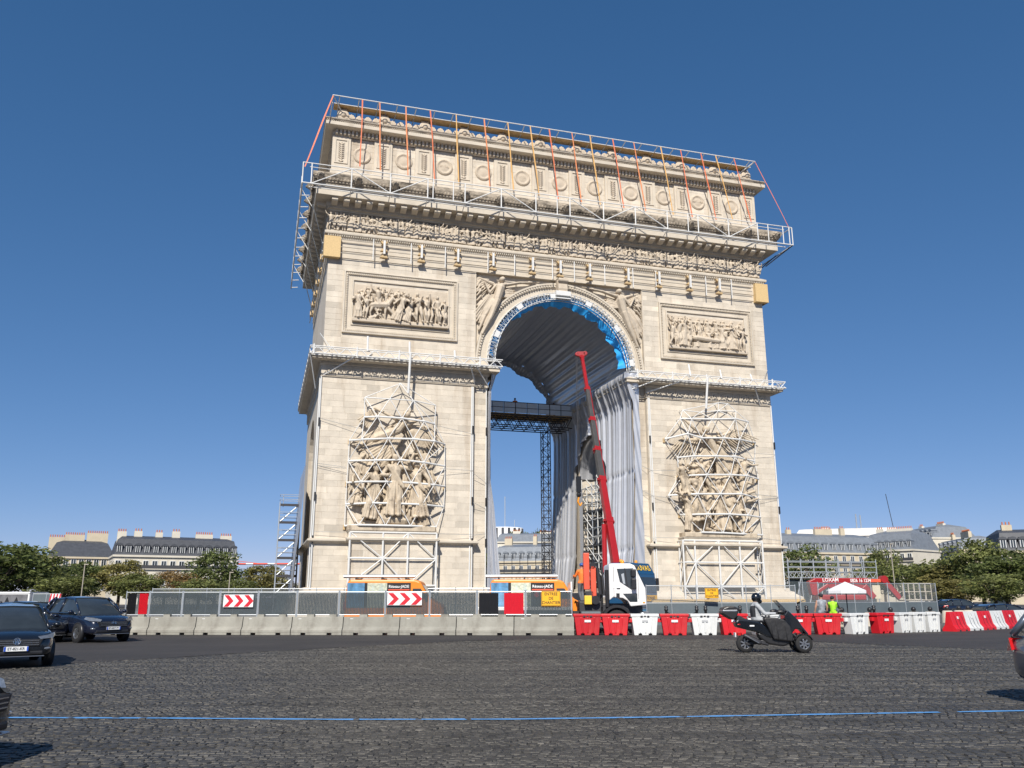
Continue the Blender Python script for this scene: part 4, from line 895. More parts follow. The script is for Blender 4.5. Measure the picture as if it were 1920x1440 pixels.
# cloth lining the small passage
m = M(); m.grid(lambda u, v: (.3+14.5*v, (yr-.25-.06*math.sin(v*90))*math.cos(PI*u)+yc-11, 13.5+(yr-.25-.06*math.sin(v*90))*math.sin(PI*u)), 24, 60); obj('passage_lining', m, SILVER, pc, True)
lp = thing('pier_hanging', 'narrow strip of silver cloth hanging beside the inner edge of the left pier', 'cloth', (-7.0,.3,.9))
def lf(u, v):
    z = 1.0+22*v; w_ = wrapx(z); y = -.2+2.6*u; return (-7.31+w_*(.35+.65*min(1, u*3))+.10*fold(u*3.2+z*.02)+.05*math.sin(u*30)+7.0, y-.3, z-.9)
obj('hanging', M().grid(lf, 60, 80), SILVER, lp, True)
obj('front_fall', M().grid(lambda u, v: (-7.36+7.0+u*float(np.interp(.95+19*v, [.9,4,9.5,12,16,20], [1.5,1.1,.6,.22,.2,.3])), -.25-.12*math.sin(u*14+v*2)-.05*math.sin(u*31)-.3, .05+19*v), 24, 60), SILVER, lp, True)
obj('blue_lining', M().grid(lambda u, v: (-7.30+.13+.22*math.sin(PI*v)*u+7.0, .1+.3*u-.3, 8.0+10*v-.9), 4, 40), BLUECLOTH, lp, True)
ls = thing('side_hanging', 'silver cloth hanging beside the left flank of the arch', 'cloth', (-22.7,11,.9))
obj('hanging', M().grid(lambda u, v: (-.25-.55*(1-v)-.08*fold(u*6+v*.3), -5+10*u, 1.6+11*v), 80, 40), SILVER, ls, True)
# ---------------------------------------------------------------- barriers, screens and signs along the road
JA, JB = V((-31.9,-29.2,0)), V((-12.71,-36.17,0))
jd = (JB-JA).normalized(); ja = math.atan2(jd.y, jd.x)
def jersey_mesh(L):
    m = M(); pr = [(-.30,.10),(-.30,.22),(-.17,.36),(-.10,.80),(.10,.80),(.17,.36),(.30,.22),(.30,.10)]
    m.prism(pr, 'x', .015, L-.015)
    for a, b in ((.015, L*.2), (L*.2+.22, L*.8-.22), (L*.8, L-.015)): m.prism([(-.30,.0),(-.30,.1),(.30,.1),(.30,0)], 'x', a, b)
    return m
edges = [205,287,374,460.5,552,647,752,857,964,1076]
jl = ['concrete barrier block half hidden behind the front of the dark blue car','concrete barrier block just right of the dark blue car, below two plain grey screens','concrete barrier block left of the one below the left chevron sign','concrete barrier block below the left chevron sign','concrete barrier block right of the one below the left chevron sign','concrete barrier block in front of the rear half of the left van','concrete barrier block below the right chevron sign','concrete barrier block below the gap left of the black and red screens','concrete barrier block next to the first red plastic barrier, below the yellow sign']
jl[7] = 'concrete barrier block below the black screen next to the right van'
for i in range(9):
    a, b = online(edges[i], JA, JB), online(edges[i+1], JA, JB); L = (b-a).length
    t = thing('concrete_barrier', jl[i], 'barrier', a, ja, 'concrete blocks along the road')
    obj('block', jersey_mesh(L), CONC, t, bev=.015)
    obj('lug', M().box(L*.28,L*.42,-.09,.09,.795,.9).box(L*.72,L*.86,-.09,.09,.795,.9), CONC, t)
    obj('sticker', M().box(L*.12,L*.12+.14,-.116,-.108,.66,.72), PLATE, t)
# grey screens on top of the blocks
fe = [235,280,342,412,484,557,636,723,806,895,986,1074]
fl = [None]*11; side = ['far left','second','third','fourth','fifth','sixth','seventh','eighth','ninth','tenth','eleventh']
desc = {0:'screen panel with black and red sheets nearest the dark blue car',1:'grey screen panel just right of the left black and red one',2:'grey screen panel just left of the left chevron sign',3:'grey screen panel carrying the left chevron sign',4:'grey screen panel just right of the left chevron sign',5:'grey screen panel in front of the arch corner left of the left van',6:'grey screen panel in front of the rear of the left van',7:'grey screen panel carrying the right chevron sign',8:'grey screen panel between the right chevron sign and the black and red sheets',9:'screen panel with black and red corrugated sheets before the right van',10:'grey screen panel carrying the yellow site entrance sign beside the white truck'}
def backoff(p, k): n = V((-jd.y, jd.x, 0)); return p+n*k
for i in range(11):
    a, b = backoff(online(fe[i], JA, JB), .12), backoff(online(fe[i+1], JA, JB), .12); L = (b-a).length-.05
    t = thing('site_screen', desc[i], 'screen', a+V((0,0,.86)), ja, 'screens on the concrete blocks'); h = 1.03
    if i in (0, 9):
        for nm, x0, x1, mt in (('black_sheet', .06, L*.44, BLACK), ('red_sheet', L*.56, L-.06, SIGNR)):
            m = M(); k = 14; pts = []
            for j in range(k*2+1): pts.append((x0+(x1-x0)*j/(2*k), -.012 if j % 2 else .012))
            for p, q in zip(pts[:-1], pts[1:]): m.add([(p[0],p[1],.05),(q[0],q[1],.05),(q[0],q[1],h-.05),(p[0],p[1],h-.05)], [(0,1,2,3)])
            obj(nm, m, mt, t)
        obj('mesh', M().box(L*.44, L*.56, -.004, .004, .05, h-.05), WIRE, t)
    else: obj('mesh', M().box(.04, L-.04, -.006, .006, .04, h-.04), NET, t)
    for z in (0.02, h): rod('rail', (0,0,z), (L,0,z), .022, GALV, t)
    for x in (0, L): rod('post', (x,0,-.12), (x,0,h+.07), .028, GALV, t)
    obj('post_foot', M().box(-.07,.07,-.16,.05,-.2,-.08), DSTEEL, t)
def place(px, py, A=JA, B=JB, k=-.02):     # a point just before the screen line seen at px, py
    g = backoff(online(px, A, B), k); d = (g-CAM).dot(FW); return V((g.x, g.y, HZ(py, (V((g.x,g.y,1.65))-CAM).dot(V((FW.x,FW.y,0)))/math.cos(PIT)**2*math.cos(PIT)**2)))
def zat(p, py):                             # height seen at row py above ground point p
    q = ray(0, py); n = V((p.x-CAM.x, p.y-CAM.y, 0)); lo, hi = -2.0, 60.0
    for _ in range(40):
        mid = (lo+hi)/2; w_ = V((p.x, p.y, mid))-CAM; yy = 720-FPX*w_.dot(U2)/w_.dot(FW)
        if yy > py: lo = mid
        else: hi = mid
    return (lo+hi)/2
def chevron(label, x0, x1, y0, y1):
    a, b = backoff(online(x0, JA, JB), .02), backoff(online(x1, JA, JB), .02); L = (b-a).length; zb = zat(a, y1); zt = zat(a, y0); h = zt-zb
    t = thing('chevron_sign', label, 'sign', V((a.x, a.y, zb)), ja, 'chevron signs on the screens')
    obj('board', M().box(0, L, 0, .03, 0, h), SIGNW, t, bev=.008)
    for k in range(3):
        s = L/3; x = k*s+.03; m = M(); m.prism([(x,.0+.02),(x+s*.45,.02),(x+s*.97,h/2),(x+s*.45,h-.02),(x,h-.02),(x+s*.5,h/2)], 'y', -.006, .002); obj('red_arrow', m, SIGNR, t)
chevron('red and white chevron sign on the left, above the bare grey screens', 419, 475, 1115, 1138.5)
chevron('red and white chevron sign in front of the left orange van', 726, 791, 1111, 1135)
def entree(label, p, L, h, rz):
    t = thing('site_entrance_sign', label, 'sign', p, rz); obj('board', M().box(-L/2, L/2, 0, .03, 0, h), SIGNY, t, bev=.01)
    obj('border', M().box(-L/2+.02, L/2-.02, -.003, .001, .02, .035).box(-L/2+.02, L/2-.02, -.003, .001, h-.035, h-.02).box(-L/2+.02, -L/2+.035, -.003, .001, .035, h-.035).box(L/2-.035, L/2-.02, -.003, .001, .035, h-.035), INK, t)
    for k, s in enumerate(('ENTREE','DE','CHANTIER')): o = obj('lettering', text(s, h*.27, .003, .95), INK, t); o.location = (0, -.004, h*(.79-.285*k))
a, b = backoff(online(1015, JA, JB), .02), backoff(online(1051, JA, JB), .02); zb = zat(a, 1136.5)
entree('yellow ENTREE DE CHANTIER sign on the screen beside the white truck', ((a+b)/2)+V((0,0,zb)), (b-a).length, zat(a,1108)-zb, ja)
# second fence behind the blocks
def mesh_fence(name, label, A, B, n, z0, h, mt=WIRE, cat='fence', solid=0.0):
    d = B-A; L = d.length; t = thing(name, label, cat, (A.x,A.y,z0), math.atan2(d.y, d.x)); p = L/n
    for i in range(n):
        if solid: obj('low_panel', M().box(i*p+.03, (i+1)*p-.03, -.015, .015, .02, solid), GREYPANEL, t)
        obj('mesh', M().box(i*p+.03, (i+1)*p-.03, -.004, .004, solid+.03, h-.02), mt, t)
        rod('rail', (i*p,0,h), ((i+1)*p,0,h), .02, GALV, t)
        if solid: rod('rail', (i*p,0,solid+.02), ((i+1)*p,0,solid+.02), .02, GALV, t)
    for i in range(n+1): rod('post', (i*p,0,0), (i*p,0,h+.06), .025, GALV, t)
    return t
mesh_fence('wire_fence', 'thin wire fence on posts behind the concrete blocks', G(285,47), G(960,46), 13, .12, 2.0)
mesh_fence('wire_fence', 'wire fence with low grey panels behind the plastic barriers in front of the right pier', G(1212,46.5), G(1492,47), 6, .05, 2.2, WIRE, 'fence', 1.25)
mesh_fence('wire_fence', 'wire fence with low grey panels beside the parasol and red lift', G(1500,47), G(1756,52), 8, .05, 2.35, WIRE, 'fence', 1.25)
mesh_fence('grey_hoarding', 'short run of pale grey hoarding behind the cars at the far left', G(62,44), G(112,44), 2, .9, .95, GREYPANEL, 'hoarding')
t = thing('striped_post', 'red and white striped marker standing at the end of the left hoarding', 'marker', G(104,43)); obj('board', M().box(-.25,.25,-.02,.02,.9,1.85), SIGNW, t)
for k in range(4): obj('red_stripe', M().prism([(-.25+.14*k,.9),(-.18+.14*k,.9),(-.22+.14*k,1.4),(-.16+.14*k,1.85),(-.23+.14*k,1.85),(-.29+.14*k,1.4)], 'y', -.026, -.021), SIGNR, t)
rod('leg', (0,0,0), (0,0,.9), .04, GALV, t)
A, B = G(1222,47.5), G(1508,48.5); d = B-A
t = thing('timber_beam', 'long yellow timber beam lying along the top of the low grey panels', 'beam', (A.x,A.y,1.32), math.atan2(d.y,d.x))
obj('beam', M().box(0,d.length,-.1,.1,0,.2), TIMBER, t)
obj('edge_board', M().box(0.05,d.length,-.125,-.102,.04,.15), OSB, t)
obj('trestle', M().box(.1,d.length-.1,-.05,.05,-1.3,0), GREYPANEL, t)
p = G(1335,46.2); entree('small yellow ENTREE DE CHANTIER sign on the wire fence before the right cage', V((p.x,p.y,zat(p,1122))), .74, zat(p,1103)-zat(p,1122), VR)
# water-filled plastic barriers
def water_barrier(col):
    m = M(); Wt, Wb, H, D = .635, .49, .92, .24
    m.prism([(-Wb,.0),(-Wb*.62,0),(-Wb*.62,.07),(-Wb*.30,.07),(-Wb*.30,0),(Wb*.30,0),(Wb*.30,.07),(Wb*.62,.07),(Wb*.62,0),(Wb,0),(Wt*.93,H*.86),(-Wt*.93,H*.86)], 'y', -D, D)
    m.prism([(-Wt,H*.86),(Wt,H*.86),(Wt,H),(-Wt,H)], 'y', -D-.03, D+.03)
    for x in (-.30,0,.30): m.prism([(x*.74-.035,.1),(x*.74+.035,.1),(x+.045,H*.84),(x-.045,H*.84)], 'y', -D-.035, -D+.01)
    m.box(Wt*.93, Wt+.14, -.07, .07, .55, .72); m.box(-Wt-.1, -Wt*.9, -.07, .07, .55, .72)
    return m
WBM = {c: water_barrier(c).mesh('shell') for c in 'rw'}
WBM['r'].materials.append(REDP); WBM['w'].materials.append(WHITEP)
NOTCH = M().box(-.2,-.1,-.285,-.24,.78,.84).box(-.04,.04,-.285,-.24,.78,.84).box(.1,.2,-.285,-.24,.78,.84).mesh('grip_slot'); NOTCH.materials.append(DSTEEL)
STK = M().box(-.14,.14,-.282,-.27,.56,.66).mesh('sticker'); STK.materials.append(PLATE)
STKG = M().box(-.13,.13,-.282,-.27,.57,.65).mesh('sticker'); STKG.materials.append(mat('grey_sticker', (.42,.43,.44), .5, var=.15, sc=12))
WP = [V((-12.4,-36.2,0)), V((-8.3,-37.6,0)), V((-.6,-39.3,0)), V((5.5,-37.9,0))]
def online2(px):
    for a, b in zip(WP[:-1], WP[1:]):
        p = online(px, a, b); t = (p-a).dot(b-a)/(b-a).length_squared
        if t <= 1 or b == WP[-1]: return p, math.atan2((b-a).y, (b-a).x)
wl = [(1101,'r','red plastic barrier next to the last concrete block'),(1152,'r','red plastic barrier below the doorless side of the white truck cab'),(1207,'w','white plastic barrier below the front of the white truck'),(1262,'r','red plastic barrier just right of the white truck'),(1317,'w','white plastic barrier below the small yellow sign'),(1373,'r','red plastic barrier behind the rear of the scooter'),(1427,'w','white plastic barrier hidden behind the scooter rider'),(1490,'r','red plastic barrier behind the front of the scooter'),(1547,'r','red plastic barrier in front of the two people in vests'),(1601,'w','white plastic barrier below the white parasol'),(1649,'r','lone red plastic barrier right of the parasol, between two white ones'),(1687,'w','white plastic barrier, leftmost of the three white ones in a row'),(1711,'w','white plastic barrier, middle of the three white ones in a row'),(1737,'w','white plastic barrier, rightmost of the three white ones in a row')]
wl[1] = (1152,'r','red plastic barrier below the front wheel of the white truck')
for i, (px, c, lb) in enumerate(wl):
    p, a = online2(px); k = random.Random(i*3).uniform(-.09,.12)
    t = thing('plastic_barrier', lb, 'barrier', p+V((0,k,0)), a+random.Random(i).uniform(-.1,.1), 'water-filled barriers along the road')
    obj('shell', WBM[c], REDP, t, bev=.02); obj('grip_slot', NOTCH, DSTEEL, t); obj('sticker', STK if c == 'r' else STKG, PLATE, t)
    if px > 1680: t.scale = (.72,1,1)
SB = {}
for c, mt in (('r',REDP),('w',WHITEP)):
    m = M(); pr = [(-.34,0),(-.34,.12),(-.2,.3),(-.08,.92),(.08,.92),(.2,.3),(.34,.12),(.34,0)]
    m.prism(pr, 'x', -.72, .72)
    for x in (-.32,.05,.42): m.prism([(-.345,.14),(-.36,.13),(-.1,.88),(-.085,.9)], 'x', x-.03, x+.03)
    SB[c] = m.mesh('shell'); SB[c].materials.append(mt)
SLOT = M().box(-.4,-.26,-.36,-.3,0,.07).box(.26,.4,-.36,-.3,0,.07).mesh('foot_slot'); SLOT.materials.append(DSTEEL)
STK2 = M().add([(-.14,-.168,.58),(.14,-.168,.58),(.14,-.145,.7),(-.14,-.145,.7)], [(0,1,2,3)]).mesh('sticker'); STK2.materials.append(PLATE)
QA, QB = V((6.05,-38.0,0)), V((13.6,-34.9,0)); qd = (QB-QA).normalized()
ql = ['red wedge-shaped barrier, nearest of the slanting row at the right','white wedge-shaped barrier behind the nearest red one of the slanting row','red wedge-shaped barrier in the middle of the slanting row at the right','white wedge-shaped barrier before the last red one of the slanting row','red wedge-shaped barrier next to the car at the right edge','white wedge-shaped barrier partly cut off at the right edge']
for i in range(6):
    t = thing('plastic_barrier', ql[i], 'barrier', QA+qd*(.75+1.5*i), math.atan2(qd.y, qd.x), 'water-filled barriers along the road')
    c = 'rw'[i % 2]; obj('shell', SB[c], REDP, t, bev=.015); obj('foot_slot', SLOT, DSTEEL, t); obj('sticker', STK2, PLATE, t)
# chained bollards
def chain(t, p, q, sag, n=13):
    p, q = V(p), V(q)
    for i in range(n):
        a = p.lerp(q, i/n)-V((0,0,sag*4*(i/n)*(1-i/n))); b = p.lerp(q, (i+1)/n)-V((0,0,sag*4*((i+1)/n)*(1-(i+1)/n)))
        rod('chain_link', a, b, .035 if i % 2 else .022, BLACK, t, 6)
def post(label, px, d, ch=None):
    p = G(px, d); t = thing('bollard', label, 'bollard', p, VR, 'bollards round the island')
    m = M(); m.lathe([(.11,0),(.11,.12),(.075,.18),(.07,.95),(.10,.98),(.10,1.05),(.07,1.08),(.11,1.16),(.0,1.24)], 12, cap=False); obj('post', m, BLACK, t, True)
    obj('collar', M().lathe([(.09,.55),(.1,.58),(.1,.64),(.09,.67)], 12, cap=False), BLACK, t, True)
    if ch: q = G(*ch)-p; q.rotate(Euler((0,0,-VR))); chain(t, (0,0,.95), (q.x,q.y,.95), .38)
post('black iron bollard just right of the blue truck, holding a chain', 1248, 43.5, (1305,43.5)); post('black iron bollard between the blue truck and the small yellow sign', 1305, 43.5)
post('black iron bollard left of the pair behind the scooter top case', 1321.5, 43.8); post('black iron bollard behind the scooter rider, right of the small yellow sign', 1386, 43.8)
post('black iron bollard left of the pair in front of the scooter windscreen', 1494, 43.5); post('black iron bollard just left of the two people in vests', 1510, 43.5); post('black iron bollard between the two chained stones right of the parasol', 1636, 44)
def stone_bollard(label, px, d, nxt=None):
    p = G(px, d); t = thing('stone_bollard', label, 'bollard', p, VR, 'chained stone bollards')
    obj('stone', M().lathe([(.40,0),(.40,.1),(.29,.78),(.24,.84)], 14), TRIM, t, True); obj('iron_ball', M().ell((0,0,.98),.13).lathe([(.08,.82),(.06,.9)], 10), BLACK, t, True)
    if nxt: q = G(*nxt)-p; q.rotate(Euler((0,0,-VR))); chain(t, (0,-.1,.92), (q.x,q.y-.1,.92), .42)
for a in (('stone bollard with iron ball directly below the parasol pole',1576,44.2,(1628,44.6)),('stone bollard with iron ball right of the parasol',1628,44.6,(1667,45)),('stone bollard with iron ball behind the lone red barrier, farther right',1667,45,(1710,46)),('stone bollard with iron ball behind the first of three white barriers',1710,46,(1741,47)),('stone bollard with iron ball at the end of the low grey panels',1741,47),('stone bollard leftmost of the pale stones before the parked dark blue car',1773,50),('stone bollard second of the pale stones before the parked dark blue car',1795,51),('stone bollard third of the pale stones before the parked dark blue car',1812,52),('stone bollard fourth of the pale stones before the parked dark blue car',1827,53),('stone bollard last of the pale stones before the parked dark blue car',1842,54)): stone_bollard(*a)
# scaffold stair tower left of the arch
tw = thing('stair_tower', 'grey scaffold stair tower standing left of the arch', 'scaffold tower', (-24.9,12,.15)); w_, dpt, top = 1.95, 1.5, 10.5
for x in (0, w_):
    for y in (0, dpt): rod('standard', (x,y,0), (x,y,top-(.6 if y else 0)), .05, GALV, tw)
for k in range(6):
    z = 1.9+1.68*k
    obj('deck', M().box(.05,w_-.05,.05,dpt-.05,z-.07,z), PLANK, tw); obj('toe_board', M().box(0,w_,-.03,.0,z-.22,z+.02), DSTEEL, tw)
    for zz in (.45,.9):
        rod('guard_rail', (0,0,z+zz), (w_,0,z+zz), .025, GALV, tw, 6); rod('guard_rail', (0,dpt,z+zz), (w_,dpt,z+zz), .025, GALV, tw, 6); rod('guard_rail', (0,0,z+zz), (0,dpt,z+zz), .025, GALV, tw, 6)
    if k < 5:
        rod('stringer', (.1,.1,z), (w_-.1,.1,z+1.68), .045, GALV, tw); rod('stringer', (.1,.55,z), (w_-.1,.55,z+1.68), .045, GALV, tw)
        for j in range(6): obj('tread', M().box(.1+.3*j,.36+.3*j,.1,.55,z+.28*(j+.6)-.02,z+.28*(j+.6)), GALV, tw)
rod('standard', (.3,.2,10), (.3,.2,11.2), .03, GALV, tw); rod('standard', (1.9,.8,10), (1.9,.8,11.6), .03, GALV, tw); obj('base_screen', M().box(.2,2.6,-.1,-.06,.3,2.0), GREYPANEL, tw)
# raised walkway right of the arch
sr = thing('scaffold_walkway', 'grey scaffold walkway with lattice girder right of the arch', 'scaffold', (24.9,3,.15)); LL = 10.6
for i in range(8):
    x = LL*i/7
    for y in (0, 2.2): rod('standard', (x,y,0), (x,y,5.25), .05, GALV, sr)
    rod('ledger', (x,0,3.9), (x,2.2,3.9), .04, GALV, sr)
for y in (0, 2.2):
    for z in (3.35,3.95,4.45,5.0): rod('ledger', (0,y,z), (LL,y,z), .045, GALV, sr)
    for i in range(22): rod('web', (LL*i/22,y,3.35 if i % 2 else 3.95), (LL*(i+1)/22,y,3.95 if i % 2 else 3.35), .035, GALV, sr, 6)
for i in range(10): obj('deck_board', M().box(LL*i/10+.01, LL*(i+1)/10-.01, .05, 2.15, 3.28, 3.34), PLANK, sr)
obj('netting', M().box(.1, LL-.1, .3, .32, .3, 3.2), NET, sr)
for x in (.4,2.0,2.6,3.2): rod('brace', (x,0,0), (x+1.0,0,3.3), .045, GALV, sr)
# bridge inside the vault, with its mast
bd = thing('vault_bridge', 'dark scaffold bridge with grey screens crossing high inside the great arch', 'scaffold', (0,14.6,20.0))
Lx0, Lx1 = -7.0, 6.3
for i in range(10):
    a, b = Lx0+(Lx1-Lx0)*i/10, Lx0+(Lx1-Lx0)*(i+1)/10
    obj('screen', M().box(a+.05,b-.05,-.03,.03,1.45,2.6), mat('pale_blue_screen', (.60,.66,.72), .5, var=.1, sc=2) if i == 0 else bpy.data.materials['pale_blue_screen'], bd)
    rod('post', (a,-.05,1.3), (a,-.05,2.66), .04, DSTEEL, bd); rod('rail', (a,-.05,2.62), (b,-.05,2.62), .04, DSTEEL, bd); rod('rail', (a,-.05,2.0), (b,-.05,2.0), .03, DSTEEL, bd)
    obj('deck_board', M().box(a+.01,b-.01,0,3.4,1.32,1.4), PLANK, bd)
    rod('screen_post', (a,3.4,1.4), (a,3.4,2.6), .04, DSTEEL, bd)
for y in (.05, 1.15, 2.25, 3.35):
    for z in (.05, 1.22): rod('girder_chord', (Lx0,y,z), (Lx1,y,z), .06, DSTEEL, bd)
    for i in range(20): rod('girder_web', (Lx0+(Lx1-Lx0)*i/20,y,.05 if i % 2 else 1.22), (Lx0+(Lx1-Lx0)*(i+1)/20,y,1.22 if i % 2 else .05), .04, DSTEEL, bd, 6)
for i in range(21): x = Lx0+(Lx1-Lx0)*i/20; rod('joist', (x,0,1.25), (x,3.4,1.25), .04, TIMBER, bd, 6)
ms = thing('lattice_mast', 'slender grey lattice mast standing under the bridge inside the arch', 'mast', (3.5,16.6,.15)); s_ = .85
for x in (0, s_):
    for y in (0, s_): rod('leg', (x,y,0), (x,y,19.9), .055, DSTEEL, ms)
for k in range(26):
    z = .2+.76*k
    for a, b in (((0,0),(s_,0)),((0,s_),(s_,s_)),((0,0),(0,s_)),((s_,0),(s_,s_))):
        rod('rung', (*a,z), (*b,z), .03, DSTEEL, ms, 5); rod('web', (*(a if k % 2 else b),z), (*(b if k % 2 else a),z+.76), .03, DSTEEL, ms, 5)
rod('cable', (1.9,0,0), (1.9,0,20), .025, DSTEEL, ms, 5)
# dense scaffold inside the passage of the right pier
ps = thing('passage_scaffold', 'dense pale tube scaffold filling the side passage of the right pier', 'scaffold', (7.2,7.2,.15)); rq = random.Random(4)
for i in range(6):
    for j in range(3): rod('standard', (.2+1.6*j,.2+1.5*i,0), (.2+1.6*j,.2+1.5*i,13.2+rq.random()), .055, WSTEEL if (i+j) % 3 else GALV, ps, 6)
for k in range(15):
    z = .5+.9*k
    for j in range(3): rod('ledger', (.2+1.6*j,0,z), (.2+1.6*j,7.9,z), .05, GALV if k % 2 else WSTEEL, ps, 6)
    for i in range(6): rod('transom', (.1,.2+1.5*i,z), (3.5,.2+1.5*i,z), .05, GALV, ps, 6)
    for i in range(5):
        if rq.random() < .8: rod('brace', (.15,.2+1.5*i,z), (.15,.2+1.5*(i+1),z+.9*rq.choice((1,-1))), .05, WSTEEL, ps, 6)
        if rq.random() < .6: rod('brace', (1.8,.2+1.5*i,z), (1.8,.2+1.5*(i+1),z+1.8*rq.choice((1,-1))), .045, WSTEEL, ps, 6)
for z in (3.2,6.8,10.4): obj('deck', M().box(.1,3.6,.1,7.9,z,z+.06), DSTEEL, ps)
obj('cloth_strip', M().grid(lambda u, v: (-.05+.05*math.sin(u*20), 6.9+1.0*u, 1+12*v), 16, 10), SILVER, ps, True)
# ---------------------------------------------------------------- vehicles
def loft(m, secs, mi=0, close=True):
    n = len(secs[0]); b = [p for s in secs for p in s]
    fs = [(j*n+i, j*n+(i+1) % n, (j+1)*n+(i+1) % n, (j+1)*n+i) for j in range(len(secs)-1) for i in range(n)]
    if close: fs += [tuple(range(n))[::-1], tuple(range((len(secs)-1)*n, len(secs)*n))]
    m.add(b, fs, mi)
def wheel(t, x, y, r, wd, sgn, rim=ALLOY, spokes=5, name='wheel'):
    m = M(); m.lathe([(r*.62,-wd/2),(r*.93,-wd/2),(r,-wd/2+.03),(r,wd/2-.03),(r*.93,wd/2),(r*.62,wd/2)], 28, ax='y', cap=False)
    w_ = obj(name, m, RUBBER, t, True); w_.location = (x, y, r)
    m = M(); m.lathe([(r*.64,sgn*wd*.30),(r*.60,sgn*wd*.47),(r*.55,sgn*wd*.40),(r*.5,sgn*wd*.1)], 24, ax='y', cap=False)
    for i in range(spokes): a = 2*PI*i/spokes; m.bar((0,sgn*wd*.38,0), (r*.58*math.cos(a),sgn*wd*.38,r*.58*math.sin(a)), r*.16, .03, up=(0,1,0))
    m.lathe([(.0,sgn*wd*.44),(r*.13,sgn*wd*.42),(r*.15,sgn*wd*.3)], 12, ax='y', cap=False); obj('rim', m, rim, w_)
    m = M(); m.lathe([(.0,0),(r*.63,0)], 20, ax='y', cap=False); obj('hub_well', m, BLACK, w_).location = (0,sgn*wd*.08,0)
    return w_
